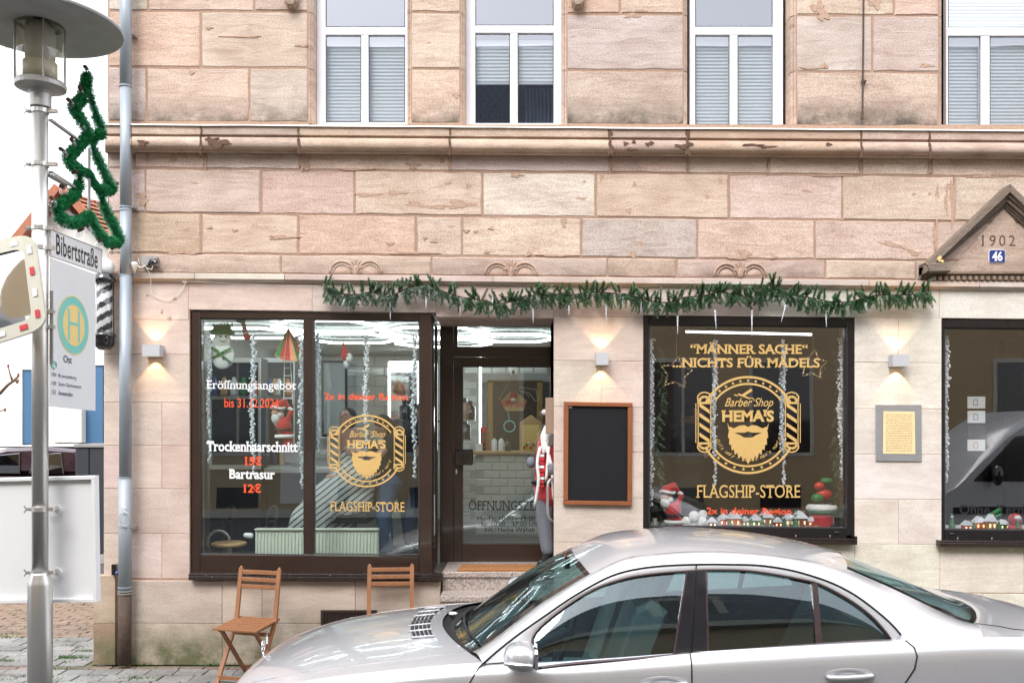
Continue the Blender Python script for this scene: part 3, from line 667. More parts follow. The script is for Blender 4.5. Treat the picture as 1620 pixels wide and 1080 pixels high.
# pediment with the year
ped = MB()
ax, ay = 1586, 297; fx0, fy0 = 1453, 424; fx1 = 2*ax-fx0
def off_line(d, Y0, Y1, mb, c=0):
    # raking moulding: a band offset d..d+c px inward from the outer slope
    for sgn in (-1, 1):
        P0 = Vector((ax, ay+d*1.38)); P1 = Vector((ax+sgn*(ax-fx0-0)*1.0, fy0+d*1.38-(12 if d > 3 else 0)))
        q0 = Vector((ax, ay+(d+c)*1.38)); q1 = Vector((ax+sgn*(ax-fx0-0)*1.0, fy0+(d+c)*1.38-(12 if d > 3 else 0)))
        a = [Q(p.x, p.y) for p in (P0, P1, q1, q0)]
        mb.slab([(p.x, p.z) for p in a], .0, Y1, .006)
for d, c, Y in ((0, 9, -.13), (9, 4, -.10), (13, 5, -.075), (18, 3, -.045), (21, 2.5, -.03)): off_line(d, 0, Y, ped, c)
for sgn in (-1, 1):
    a = [Q(ax+sgn*(ax-fx0), fy0-4), Q(ax+sgn*(ax-fx0-34), fy0-4), Q(ax+sgn*(ax-fx0-40), fy0+10), Q(ax+sgn*(ax-fx0-8), fy0+11)]
    ped.slab([(p.x, p.z) for p in a], 0, -.14, .012)
ped.build('pediment', 'sandstone_dark', house, color=(.25,.205,.17))
tb = MB(); a = [Q(ax, 330), Q(ax-84, 427), Q(ax-84, 436), Q(ax+84, 436), Q(ax+84, 427)]
tb.slab([(p.x, p.z) for p in a], .0, -.018, .004); tb.build('tympanum', 'sandstone_frieze', house, color=(.52,.41,.34))
tb = MB(); pq(tb, 1468, 1704, 431, 434.5, -.06, .01, 0); pq(tb, 1466, 1706, 434.5, 436, -.045, .01, 0)
for k in range(25):
    x = 1470+k*9.4; pq(tb, x, x+5.2, 438.6, 444.6, -.075, .01, 0)
pq(tb, 1466, 1706, 444.8, 446.3, -.05, .01, 0)
tb.build('dentil_band', 'sandstone_dark', house, color=(.30,.23,.18))
text_on('1902', house, 'mortar_patch_dark', 'carved_year', lambda u, v, w_: Q(1554+52*u, 389-17*v, -.0205-w_))
lic = MB()
for k in range(9): lic.ell(Q(1487+R.gauss(0,4), 410+R.gauss(0,3), -.135), (.012,.006,.009), 6, 4)
lic.build('lichen', 'yellow_pale', house)
rod = MB().tube([Q(1366.5,-90,-.03), Q(1365.8,60,-.03), Q(1365,128,-.03), Q(1364.5,186,-.03)], .0085, 6)
rod.box(QX(1362),QX(1368),-.04,0,QZ(133),QZ(129)); rod.cap(Q(1364.5,176,-.03), Q(1364,188,-.035), .011, .013, 8)
tag(rod.build('wall_rod', 'cast_iron'), 'thin dark iron rod running down the upper wall between two windows', 'rod')
# ---- upper windows ----
def chamfer(x0, x1, ytop=-88, ybot=193.5, stop=137):
    # moulded jambs either side of a window opening
    for e, sgn in ((x0, 1), (x1, -1)):
        a, b = e, e+sgn*6.5
        y_ = (-85, 17.5, 106.5, ybot)
        for k in range(3):
            ya = y_[k]+(e-210)*.0065+.5; yb = y_[k+1]+(e-210)*.0065-.5
            mb = MB(); o0, o1 = Q(a, ya), Q(b, ya); p0, p1 = Q(a, yb), Q(b, yb)
            vs = [(o0.x,0.002,o0.z),(o0.x+(o1.x-o0.x)*.45,.022,o0.z),(o0.x+(o1.x-o0.x)*.6,.012,o0.z),(o1.x,.04,o0.z),(o1.x,.2,o0.z),
                  (p0.x,0.002,p0.z),(p0.x+(p1.x-p0.x)*.45,.022,p0.z),(p0.x+(p1.x-p0.x)*.6,.012,p0.z),(p1.x,.04,p0.z),(p1.x,.2,p0.z)]
            mb.add(vs, [(i, i+1, i+6, i+5) for i in range(4)]); mb.add([vs[0],(vs[0][0],.2,o0.z),vs[4],vs[5],(vs[5][0],.2,p0.z),vs[9]], [(0,1,4,3),(1,2,5,4),(0,2,1),(3,4,5)])
            mb.build('jamb_stone', 'sandstone', house, color=tinted(PAL['k'], .05), recalc=False)
for a, b in ((488,650),(729,896),(1082,1259),(1486,1667)): chamfer(a, b)
def upper_window(fr, glassr, tr, mul, bl, slope):
    x0, x1 = fr; Y = .17
    def bx(mb, a, b, t, bo, Ya=0, th=.06):
        c = [Q(a, t, Y+Ya), Q(b, t, Y+Ya), Q(b, bo, Y+Ya), Q(a, bo, Y+Ya)]; mb.slab([(p.x, p.z) for p in c], Y+Ya+th, Y+Ya, .004)
    wn = MB(); bx(wn, x0, glassr[0], -88, 199.5); bx(wn, glassr[1], x1, -88, 199.5); bx(wn, glassr[0], glassr[1], 193.5+slope, 200.5, .001)
    w_ = wn.build('window', 'upvc', house)
    s_ = MB(); bx(s_, glassr[0], glassr[1], tr[0], tr[1], .004); s_.build('transom', 'upvc', w_)
    s_ = MB(); bx(s_, mul[0], mul[1], tr[1]+.3, 193.4+slope, .006); s_.build('mullion', 'upvc', w_)
    for a, b, t, bo in ((glassr[0], glassr[1], -88, tr[0]), (glassr[0], mul[0], tr[1], 193.5+slope), (mul[1], glassr[1], tr[1], 193.5+slope)):
        gk = MB()
        for c in ((a, a+1.2, t, bo), (b-1.2, b, t, bo), (a+1.3, b-1.3, t, t+1.2), (a+1.3, b-1.3, bo-1.2, bo)): bx(gk, c[0], c[1], c[2], c[3], .018, .01)
        gk.build('gasket', 'gasket', w_)
        gm = MB(); q = [Q(a+1, t+1, Y+.03), Q(b-1, t+1, Y+.03), Q(b-1, bo-1, Y+.03), Q(a+1, bo-1, Y+.03)]; gm.add(q, [(3,2,1,0)]); gm.build('pane', 'glass_upper', w_, recalc=False)
    for a, b, t, bo in bl:
        m2 = MB(); rows = []; k = int((bo-t)/2.75)
        for i in range(k+1):
            y_ = t+(bo-t)*i/k; dd = .007 if i % 2 else 0; rows.append([Q(a, y_, Y+.09+dd), Q(b, y_, Y+.09+dd)])
        m2.grid(rows); m2.build('blind', 'blind', w_, recalc=False)
        if bo < 180: m2 = MB(); bx(m2, a, b, bo, bo+3, .085, .015); bx(m2, a, b, t-2, t, .085, .015); m2.build('blind_rail', 'upvc', w_)
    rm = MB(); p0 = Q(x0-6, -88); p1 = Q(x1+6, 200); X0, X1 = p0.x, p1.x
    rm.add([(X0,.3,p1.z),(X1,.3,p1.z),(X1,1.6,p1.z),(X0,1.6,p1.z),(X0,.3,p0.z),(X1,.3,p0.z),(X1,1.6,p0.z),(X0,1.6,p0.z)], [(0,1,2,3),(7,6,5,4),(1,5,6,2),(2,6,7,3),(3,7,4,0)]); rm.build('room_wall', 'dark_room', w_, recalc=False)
    return w_
upper_window((501,652),(515,641),(43,55.5),(571.5,583),[(515,572,58,194),(582,641,58,194)],0)
w2 = upper_window((737,890),(752,876),(40.5,52.5),(807,819),[(752,807,66,131),(819,876,66,131)],1.5)
m2 = MB(); rows = []
for i in range(40):
    x = 829+i*1.2; rows.append([Q(x, 140, .5+.02*math.sin(i*1.3)), Q(x, 198, .5+.03*math.sin(i*1.3))])
m2.grid(rows); m2.build('curtain', 'curtain', w2, recalc=False)
upper_window((1091,1239),(1100,1223),(42.5,55.5),(1154.5,1167),[(1100,1155,57,199),(1167,1223,57,199)],4)
upper_window((1497,1662),(1500,1650),(43.5,57),(1552,1566),[(1500,1553,60,201),(1565,1650,60,201),(1500,1650,-80,43)],6)
# ================= SHOPFRONTS =================
def frame_part(name, mat, parent, quads, Y0, Y1, s=.011):
    mb = MB()
    for x0, x1, yt, yb in quads: pq2(mb, x0, x1, yt, yb, Y0, Y1, s)
    return mb.build(name, mat, parent)
def pq2(mb, x0, x1, yt, yb, Y0, Y1, s=.011, bev=.004):
    dx = x1-x0; c = [Q(x0,yt,Y0), Q(x1,yt+s*dx,Y0), Q(x1,yb+s*dx,Y0), Q(x0,yb,Y0)]
    return mb.slab([(q.x, q.z) for q in c], Y1, Y0, bev)
def pane(parent, x0, x1, yt, yb, Y, mat='glass_shop', s=.011):
    dx = x1-x0; return MB().add([Q(x0,yt,Y),Q(x1,yt+s*dx,Y),Q(x1,yb+s*dx,Y),Q(x0,yb,Y)], [(3,2,1,0)]).build('pane', mat, parent, recalc=False)
def gaskets(parent, x0, x1, yt, yb, Y, s=.011):
    mb = MB(); dx = x1-x0
    for a, b, t, bo in ((x0,x0+1.4,yt,yb),(x1-1.4,x1,yt+s*dx,yb+s*dx)): pq2(mb, a, b, t, bo, Y, Y+.02, s, .001)
    pq2(mb, x0+1.5, x1-1.5, yt, yt+1.4, Y, Y+.02, s, .001); pq2(mb, x0+1.5, x1-1.5, yb-1.4, yb, Y, Y+.02, s, .001)
    return mb.build('gasket', 'gasket', parent)
# --- left shop window ---
def win_group():
    o = bpy.data.objects.new('shop_window', None); sc.collection.objects.link(o); o.parent = house; ORG[o.name] = Vector(); return o
sw = win_group()
for q_ in ((303,316,492,906),(663.5,683,496,906)): frame_part('frame_post', 'brown_frame', sw, [q_], .02, .12)
frame_part('top_rail', 'brown_frame', sw, [(316.3,663.2,492.2,503)], .022, .12)
frame_part('bottom_panel', 'brown_frame', sw, [(316.3,663.2,876.5,906)], .026, .12)
frame_part('mullion', 'brown_frame', sw, [(481.5,495.5,505,876.2)], .012, .12)
for a, b in ((316.3,481.2),(495.8,663.2)): gaskets(sw, a, b, 503.3+(a-316)*.011, 876, .035); pane(sw, a, b, 503+(a-316)*.011, 876.5, .05)
lg = MB(); pq2(lg, 298, 700, 907, 911, -.10, .02, .0035); pq2(lg, 298, 700, 911.2, 917.5, -.105, -.02, .0035); lg.build('window_sill', 'ledge', sw)
dr = MB()
for _ in range(16):
    q = Q(R.uniform(305, 695), R.uniform(908, 912.5), -.112); dr.ell(q, R.uniform(.001,.0026), 6, 4)
o = dr.build('droplet', 'snow', sw); o['kind'] = 'stuff'
# side return towards the door
X1 = QX(683.5); RD = .62
sb = MB(); z0, z1 = QZ(906), QZ(497)
sb.box(X1-.03, X1+.002, .12, .19, z0, z1); sb.box(X1-.03, X1+.002, RD-.04, RD, z0, z1); sb.box(X1-.03, X1+.001, .19, RD-.04, QZ(506), z1); sb.box(X1-.03, X1+.001, .19, RD-.04, z0, QZ(872))
sr = sb.build('side_window', 'brown_frame', house)
MB().add([(X1-.012,.19,QZ(872)),(X1-.012,RD-.04,QZ(872)),(X1-.012,RD-.04,QZ(506)),(X1-.012,.19,QZ(506))], [(0,1,2,3)]).build('pane', 'glass_shop_dark', sr, recalc=False)
MB().box(X1-.011, X1-.008, .25, .42, QZ(853), QZ(787)).build('sticker', 'vinyl_white', sr)
MB().box(X1-.35, X1+.075, .032, RD, 0, QZ(918)-.002).build('plinth_return', 'sandstone_plinth', house, color=(.47,.385,.315))
MB().box(X1-.3, X1+.075, -.09, RD, QZ(917), QZ(911)).build('side_sill', 'ledge', sr)
# --- entrance ---
YD = .66; zf = QZ(888, YD)
def dq(mb, x0, x1, yt, yb, Y0, Y1, bev=.003): return pq2(mb, x0, x1, yt, yb, Y0, Y1, .006, bev)
dfm = MB(); dq(dfm, 696, 717, 515, 889, YD, YD+.09); dq(dfm, 717.3, 724, 515, 548, YD, YD+.09); dq(dfm, 717.3, 900, 547.5, 564, YD, YD+.09); dq(dfm, 724.3, 900, 508, 515.5, YD, YD+.09); dq(dfm, 893, 902, 515.5, 547, YD, YD+.09); dq(dfm, 893, 902, 565, 889, YD, YD+.09)
door = dfm.build('door_frame', 'brown_frame', house)
pane(door, 724, 893, 515, 548, YD+.04, s=.006)
lf = MB(); dq(lf, 717.6, 731, 565, 888, YD+.012, YD+.075); dq(lf, 731.2, 880.8, 565, 579, YD+.012, YD+.075); dq(lf, 731.2, 880.8, 860, 888, YD+.012, YD+.075); dq(lf, 881, 892.6, 566, 888, YD+.012, YD+.075)
leaf = lf.build('door', 'brown_frame', house)
gaskets(leaf, 731.2, 880.8, 579, 860, YD+.018, .003); pane(leaf, 731, 881, 578.5, 860.5, YD+.04, s=.003)
hp = MB()
c = Q(734, 723, YD-.055); hp.slab(rrect(c.x-.088, c.x+.088, c.z-.078, c.z+.078, .012), YD-.02, YD-.055, .006)
for _ in range(40):
    a = R.uniform(0, 6.28); r = R.uniform(.02,.075); p1 = Vector((c.x+r*math.cos(a), YD-.057, c.z+r*.9*math.sin(a))); p2 = Vector((c.x+(r-.02)*math.cos(a+.2), YD-.057, c.z+(r-.02)*.9*math.sin(a+.2))); hp.tube([p1,p2], .003, 5)
hp.box(c.x-.02, c.x+.02, YD-.03, YD+.012, c.z-.02, c.z+.02); hp.build('handle', 'gloss_black', leaf)
q = Q(722, 745, YD); MB().slab(rrect(q.x-.009, q.x+.009, q.z-.028, q.z+.02, .008), YD+.012, YD+.004, .002).build('lock', 'steel', leaf)
glass_text('oeff', leaf, 'ink_black', 741.5, 880, 788, 806.5, YD+.036, slope=.004)
glass_text('mofr', leaf, 'ink_black', 755, 868, 815.5, 823, YD+.036, slope=.002); glass_text('sa', leaf, 'ink_black', 761, 854, 824.4, 831.4, YD+.036, slope=.002); glass_text('inh', leaf, 'ink_black', 767, 846, 833.4, 840.6, YD+.036, slope=.002)
so_ = MB().box(QX(690), QX(877)+.02, .03, YD, QZ(503.5), QZ(503.5)+.06); so_.build('soffit', 'sandstone_smooth', house, color=LO)
MB().box(QX(876), QX(876)+.01, .05, YD, .2, QZ(503)).build('reveal_stone', 'sandstone_smooth', house, color=LO)
# steps of flecked granite
stp = thing('entrance_steps', 'flight of flecked grey granite steps leading up to the shop door', 'steps', (QX(780), -.7, 0))
XA, XB = QX(697)+.015, QX(878)-.01
rz_ = zf/5
for i in range(5):
    y0 = .0 - .29*i; zt = zf-.002 - rz_*i
    mb = MB().slab([(XA,y0-.005),(XB,y0-.005),(XB,y0+.32 if i else YD+.1),(XA,y0+.32 if i else YD+.1)], zt-.045, zt, .006, 'xy')
    mb.box(XA+.004, XB-.004, y0+.012, y0+.3, zt-rz_ if i < 4 else -.05, zt-.046)
    mb.build('step', 'granite', stp)
dm = MB(); y0, y1_ = .04, .36
xs0, xs1 = (723-810)*(D+y0)/F, (858-810)*(D+y0)/F+.1
dm.slab([(xs0,y0),(xs1,y0),(xs1,y1_),(xs0+.035,y1_)], zf-.001, zf+.02, .006, 'xy')
for _ in range(900):
    x, y_ = R.uniform(xs0+.03, xs1-.02), R.uniform(y0+.01, y1_-.01); dm.add([(x,y_,zf+.019),(x+.006,y_,zf+.019),(x+R.uniform(-.004,.01),y_+.003,zf+.026)], [(0,1,2)])
tag(dm.build('doormat', 'coir', recalc=False), 'orange-brown coir doormat lying at the top of the entrance steps', 'doormat')
# --- middle and right shop windows ---
def shopwin(x0, x1, g0, g1, yt, gt, gb, yb, sill, s, mat):
    o = win_group()
    for q_ in ((x0,g0,yt,yb),(g1,x1,yt+s*(x1-x0)+2,yb)): frame_part('frame_post', 'black_frame', o, [q_], .0, .11, s)
    frame_part('top_rail', 'black_frame', o, [(g0+.3,g1-.3,yt,gt)], .003, .11, s)
    frame_part('bottom_rail', 'black_frame', o, [(g0+.3,g1-.3,gb,yb+2)], .004, .11, s)
    gaskets(o, g0+.3, g1-.3, gt+.3, gb-.3, .02, s); pane(o, g0, g1, gt, gb, .04, mat, s)
    lb = MB(); pq2(lb, x0-2, x1+4, sill[0], sill[0]+3, -.08, .01, s); pq2(lb, x0-2, x1+4, sill[0]+3.2, sill[0]+9, -.085, -.01, s); pq2(lb, x1+1, x1+4.6, sill[0]-1, sill[0]+10, -.09, 0, s)
    lb.build('window_sill', 'ledge', o)
    for k in range(int((x1-x0)/54)): q = Q(x0+26+k*54, sill[0]-3+s*(26+k*54), -.03); MB().cap(q, q+Vector((0,0,.012)), .004, .005, 6).build('screw', 'steel', o)
    for xx in (g0+12, g1-16): q = Q(xx, gb+7+s*(xx-x0), 0); MB().slab(rrect(q.x-.02, q.x+.02, q.z-.009, q.z+.009, .005), .005, -.008, .003).build('vent_cap', 'gloss_black', o)
    return o
sw2 = shopwin(1017, 1352, 1026.5, 1340, 499.5, 513, 832, 847, (849,), .0105, 'glass_shop_dark')
sw3 = shopwin(1489, 1700, 1494, 1690, 506, 518, 837, 853, (855,), .0105, 'glass_shop_dark')
# lettering on the glass
GY = .046
glass_text('eroeff', sw, 'vinyl_white', 328, 468, 601, 619, GY); glass_text('bis', sw, 'vinyl_red', 355, 441, 629.5, 644, GY)
glass_text('region', sw, 'vinyl_red', 513, 645, 621, 635, GY); glass_text('trock', sw, 'vinyl_white', 327, 471, 697, 713.5, GY)
glass_text('15', sw, 'vinyl_red', 388, 414, 721, 736, GY); glass_text('bart', sw, 'vinyl_white', 363, 435, 741.5, 757, GY); glass_text('12', sw, 'vinyl_red', 386, 413, 764.5, 779, GY)
glass_text('flag', sw, 'gold', 523, 640, 792.5, 808, GY)
G2 = .036
glass_text('mann', sw2, 'gold', 1092, 1278, 541, 559.5, G2, slope=.002); glass_text('nichts', sw2, 'gold', 1064, 1297, 562.5, 581, G2, slope=.002)
glass_text('flag', sw2, 'gold', 1103, 1266, 766.5, 787, G2, slope=.0); glass_text('region', sw2, 'vinyl_red', 1118, 1252, 802, 816, G2, slope=.008)
glass_text('ohne', sw3, 'ink_black', 1518, 1640, 798, 812.5, G2, slope=.002)
def logo(parent, cx, cy, r, Y):
    """round barber badge: rings, stars, razor, words, beard, barber poles"""
    mb = MB(); k = r/77.0
    def P_(u, v, w_=0): return Q(cx+u*k, cy+v*k, Y-w_)
    def ring(r0, r1, a0=0, a1=360, n=72, asp=1, ox=0, oy=0):
        a = [math.radians(a0+(a1-a0)*i/n) for i in range(n+1)]
        vs = [P_(ox+q*math.cos(t), oy-q*asp*math.sin(t)) for t in a for q in (r0, r1)]
        mb.add(vs, [(2*i, 2*i+1, 2*i+3, 2*i+2) for i in range(n)])
    def poly(pts, w_=0): mb.add([P_(u, v, w_) for u, v in pts], [tuple(range(len(pts)))])
    def strk(pts, wd, w_=.0006):
        for (x0, y0), (x1, y1) in zip(pts, pts[1:]):
            dx, dy = x1-x0, y1-y0; l = math.hypot(dx, dy) or 1; nx, ny = -dy/l*wd/2, dx/l*wd/2
            poly([(x0+nx,y0+ny),(x1+nx,y1+ny),(x1-nx,y1-ny),(x0-nx,y0-ny)], w_)
    for a0, a1 in ((27,153),(207,333)): ring(74, 77.5, a0, a1)
    for a0, a1 in ((37,143),(217,323)): ring(63.5, 66.5, a0, a1)
    def star(u, v, q): poly([(u+(q if i%2==0 else q*.42)*math.sin(math.pi*i/5), v-(q if i%2==0 else q*.42)*math.cos(math.pi*i/5)) for i in range(10)])
    for a in (50,60,70,80,90,100,110,120,130): star(70*math.cos(math.radians(a)), -70*math.sin(math.radians(a)), 2.9)
    for a in (228,240,252,264,276,288,300,312): star(70*math.cos(math.radians(a)), -70*math.sin(math.radians(a)), 3.1)
    for sg in (-1, 1):   # the two striped poles
        X = sg*69
        strk([(X-10,-36),(X-11,-45),(X-7,-50),(X,-52),(X+7,-50),(X+11,-45),(X+10,-36)], 2.2); strk([(X-8,-37),(X-6,-43),(X,-45),(X+6,-43),(X+8,-37)], 4)
        strk([(X-10,30),(X-11,36),(X-7,41),(X,43),(X+7,41),(X+11,36),(X+10,30)], 2.2); strk([(X-8,31),(X-6,35),(X,37),(X+6,35),(X+8,31)], 4)
        strk([(X-11.5,-35),(X+11.5,-35)], 3.4); strk([(X-11.5,29),(X+11.5,29)], 3.4)
        strk([(X-10,-34),(X-10,28)], 1.6); strk([(X+10,-34),(X+10,28)], 1.6); strk([(X-13.6,-34),(X-13.6,28)] if sg < 0 else [(X+13.6,-34),(X+13.6,28)], 1.4)
        for q in range(4):
            y = -29+q*15.5; poly([(X-8,y-6),(X+8,y+5),(X+8,y+11),(X-8,y)])
    strk([(-16,-49),(10,-39)], 2.6); strk([(-8,-47),(6,-56)], 4.2, .0009); strk([(-16,-46),(-22,-48)], 1.6); strk([(9,-40),(4,-42)], 4)
    # beard: crown outline with ragged locks, mouth left open
    L_ = [(-28,2),(-31,12),(-32,20),(-29.5,21),(-30,31),(-27,31),(-26,40),(-22.5,38),(-21,47),(-17,44),(-15,53),(-11,49),(-8,58),(-5,52),(0,62)]; 
    for sg in (-1, 1):
        poly([(sg*q[0], q[1]) for q in [(0,20),(7,19.5),(12,16),(20,13),(28,2)] + [(-a, b) for a, b in L_[1:]] + [(0,22)]][:99])
        poly([(sg*u, v) for u, v in [(0,3),(6,0),(14,1),(22,5),(30,3),(33,-4),(31,7),(25,12),(15,12),(6,12),(0,10)]], .0006)
        for q in range(5): strk([(sg*(6+q*5), 20+q), (sg*(5+q*4.2), 44-q*4)], .001)
    mb.build('emblem', 'gold', parent, recalc=False)
    tb = MB()
    text_on('hemas', parent, 'gold', 'lettering', lambda u, v, w_: P_(-41+82*u, -5-19*v, w_+.0005), mb=tb)
    text_on('barber', parent, 'gold', 'lettering', lambda u, v, w_: P_(-37+77*u, -25-18*v, w_), mb=tb)
    n = len(ARC)
    for i, ch in enumerate(ARC):
        if ch == ' ': continue
        a = math.radians(205 + 130*i/(n-1)); rr = 57
        vs, fs, ser = TX['c'+ch]; sc_ = 9.0
        ca, sa = math.cos(a), math.sin(a); tx, ty = -sa, ca   # tangent, left to right along the lower arc
        o_ = (rr*ca, -rr*sa)
        def f(x, y): return P_(o_[0] + (x-.25)*sc_*(-sa) - y*sc_*ca, o_[1] + (x-.25)*sc_*(-ca) + y*sc_*sa)
        tb.add([f(p.x, p.y) for p in vs], fs)
    tb.build('lettering', 'gold', parent, recalc=False)
logo(sw, 580, 713, 57, GY); logo(sw2, 1183.5, 672, 77, G2)
# ================= SHOP INTERIOR =================
FZ = zf-.02; CZ = QZ(497)+.06
room = thing('shop_interior', 'bright barber shop room behind the glass with tiled walls', 'room')
XL, XR = -3.42, QX(1900)-.1
YB = 5.3; XP = QX(905)
struct_ = MB().box(XL, XR, .12, YB, FZ-.1, FZ); struct_.build('floor', 'floor_dark', room)
MB().box(XL, XP, .12, YB, CZ, CZ+.1).build('ceiling', 'ceiling_white', room); MB().box(XP, XR, .12, YB, CZ, CZ+.1).build('ceiling', 'wall_ochre', room)
MB().box(XL-.1, XL, .12, YB, FZ, CZ).build('wall', 'wall_grey', room); MB().box(XL, XP, YB, YB+.1, FZ, CZ).build('wall', 'wall_grey', room)
MB().box(XP, XP+.1, .75, YB, FZ, CZ).build('wall', 'wall_white', room); MB().box(XP+.1, XR, 3.2, 3.3, FZ, CZ).build('wall', 'wall_ochre', room)
MB().box(QX(1421)-.05, QX(1421)+.05, .13, 3.2, FZ, CZ).build('wall', 'wall_ochre', room)
def tilewall(x0, x1, z0, z1, Y, w_, h_, par, name='tile'):
    MB().box(x0, x1, Y, Y+.02, z0, z1).build('tile_bed', 'grout', par)
    gx = .004; bm_ = .008
    mb = MB().slab([(-w_/2+gx,-h_/2+gx),(w_/2-gx,-h_/2+gx),(w_/2-gx,h_/2-gx),(-w_/2+gx,h_/2-gx)], 0, -.009, bm_)
    first = None; r = 0; z = z1-h_/2; cnt = 0
    while z > z0+h_*.4:
        x = x0+w_/2 + (0 if r%2 else w_/2)
        while x < x1-w_/2+.001:
            if first is None: first = mb.build(name, 'tile', par); o = first
            else: o = first.copy(); sc.collection.objects.link(o)
            o.location = (x, Y, z) if True else 0
            x += w_; cnt += 1
        z -= h_; r += 1
    return cnt
ORG['shop_interior'] = Vector((0,0,0))
# counter with tiled front
def QQ(px, py, Y): return Q(px, py, Y)
YC = 3.0
ct = thing('reception_counter', 'counter with cream tiled front and wooden top seen through the door', 'counter', (QX(810,YC), YC, FZ)); ORG[ct.name] = Vector((0,0,0)); ct.location = (0,0,0)
x0, x1, zt = QX(752,YC), QX(890,YC), QZ(718,YC)
MB().box(x0, x1, YC+.02, YC+.6, FZ, zt).build('carcass', 'wall_white', ct); tilewall(x0, x1, FZ, zt-.005, YC, .2, .1, ct)
MB().slab([(x0-.04,YC-.05),(x1+.04,YC-.05),(x1+.04,YC+.62),(x0-.04,YC+.62)], zt, zt+.035, .006, 'xy').build('worktop', 'wood_light', ct)
tilewall(XL+.02, QX(668,YB-.05), FZ+.9, CZ-.02, YB-.05, .3, .15, room)
tilewall(QX(722,YB-.4), QX(757,YB-.4), FZ, CZ-.02, YB-.4, .2, .1, room); 
MB().box(QX(735,YB-.4), XP, YB-.38, YB, CZ-.42, CZ-.01).build('bulkhead', 'wall_white', room)
tilewall(QX(724,.9+4.0), QX(880,4.9), CZ-.4, CZ-.01, 4.86, .2, .1, room)
def ledtube(pts, mat='led', r=.014, name='led_tube', par=None):
    return MB().tube(pts, r, 6).build(name, mat, par)
lamp = thing('hexagon_light', 'white glowing hexagon tube light on the shop ceiling', 'ceiling light', (0,0,0))
for cx, cy, rr in ((-1.9,1.1,.6),(-.85,1.7,.6),(-1.9,2.35,.6),(-2.95,1.75,.6),(-.85,2.95,.6),(.05,2.3,.5)):
    pts = [(cx+rr*math.cos(math.pi*k/3), cy+rr*math.sin(math.pi*k/3), CZ-.05) for k in range(6)]
    for k in range(6): ledtube([Vector(pts[k])*.985+Vector(pts[(k+1)%6])*.015, Vector(pts[k])*.015+Vector(pts[(k+1)%6])*.985], 'led', .016, 'led_tube', lamp)
def mirror(x0, x1, yt, yb, Y, label):
    o = thing('wall_mirror', label, 'mirror', (0,0,0), 'barber mirrors with glowing frames')
    a, b = Q(x0, yt, Y), Q(x1, yb, Y)
    MB().box(a.x, b.x, Y, Y+.03, b.z, a.z).build('mirror_glass', 'mirror', o)
    for p, q in (((a.x,a.z),(b.x,a.z)),((b.x,a.z),(b.x,b.z)),((b.x,b.z),(a.x,b.z)),((a.x,b.z),(a.x,a.z))): ledtube([(p[0],Y-.01,p[1]),(q[0],Y-.01,q[1])], 'led_soft', .018, 'led_frame', o)
    return o
mirror(616, 662, 573, 690, 4.4, 'tall mirror with glowing white frame behind the right pane of the left shop window')
mirror(424, 452, 590, 690, 4.2, 'tall mirror with glowing white frame behind the left pane of the left shop window')
q = Q(760, 575, 4.3); ledtube([(q.x,4.3,q.z),(q.x,4.3,QZ(716,4.3))], 'led_soft', .02, 'led_strip', room)
MB().tube([Q(1085,524.5,1.2), Q(1284,529,1.2)], .012, 6).build('led_strip', 'led_soft', room)
# framed painting
def framed(x0, x1, yt, yb, Y, name, label, fm, cm, wd):
    o = thing(name, label, 'picture', (0,0,0)); a, b = Q(x0, yt, Y), Q(x1, yb, Y)
    for (p0, p1, r0, r1) in ((a.x, b.x, a.z-wd, a.z), (a.x, b.x, b.z, b.z+wd)): MB().slab([(p0,r0),(p1,r0),(p1,r1),(p0,r1)], Y+.05, Y, .012).build('frame_bar', fm, o)
    for (p0, p1) in ((a.x, a.x+wd), (b.x-wd, b.x)): MB().slab([(p0,b.z+wd+.001),(p1,b.z+wd+.001),(p1,a.z-wd-.001),(p0,a.z-wd-.001)], Y+.05, Y, .012).build('frame_bar', fm, o)
    MB().box(a.x+wd, b.x-wd, Y+.02, Y+.04, b.z+wd, a.z-wd).build('picture_panel', cm, o); return o
framed(771, 859, 594, 722, 4.9, 'framed_painting', 'dark painting in an ornate gilt frame on the grey wall behind the counter', 'gilt', 'canvas', .09)
framed(508, 549, 570, 690, 3.9, 'dark_picture', 'dark poster panel in a black frame behind the left shop window', 'black_frame', 'wall_grey', .03)
for x0_, x1_, lb_ in ((331,412,'dark pale-framed box added at the far left in place of reflected house windows'),(419,466,'narrow dark pale-framed box added for a reflected window next to the wider one')):  # dark pale-framed boxes, added to stand in for reflected windows of the opposite house
    cbt = thing('window_reflection_box', lb_, 'cabinet', (0,0,0)); yc_ = 1.6 if x0_ < 400 else 2.45; a_, b_ = Q(x0_,566,yc_), Q(x1_,742,yc_)
    MB().box(a_.x, b_.x, yc_+.02, yc_+.3, FZ, a_.z).build('carcass', 'cabinet', cbt)
    for u0, u1, v0, v1 in ((0,.045,0,1),(.955,1,0,1),(.046,.954,0,.04),(.046,.954,.96,1),(.046,.954,.34,.37)): MB().box(a_.x+(b_.x-a_.x)*u0, a_.x+(b_.x-a_.x)*u1, yc_-.005, yc_+.018, a_.z+(b_.z-a_.z)*v0, a_.z+(b_.z-a_.z)*v1).build('frame_bar', 'wall_white', cbt)
    for k_ in range(5): q_ = Q(x0_+10+(x1_-x0_-20)*k_/4, 0, yc_); MB().lathe([(.04,0),(.045,.02),(.045,.14),(.02,.18),(.02,.2)], (q_.x, yc_-.03, a_.z+(b_.z-a_.z)*.339), 10).build('jar', ('plate_blue','wood_light','white_plastic','toy_green','orange')[k_], cbt, smooth=True)
shf = thing('wall_shelf', 'dark shelf unit crowded with bottles at the back of the shop', 'shelf', (0,0,0))
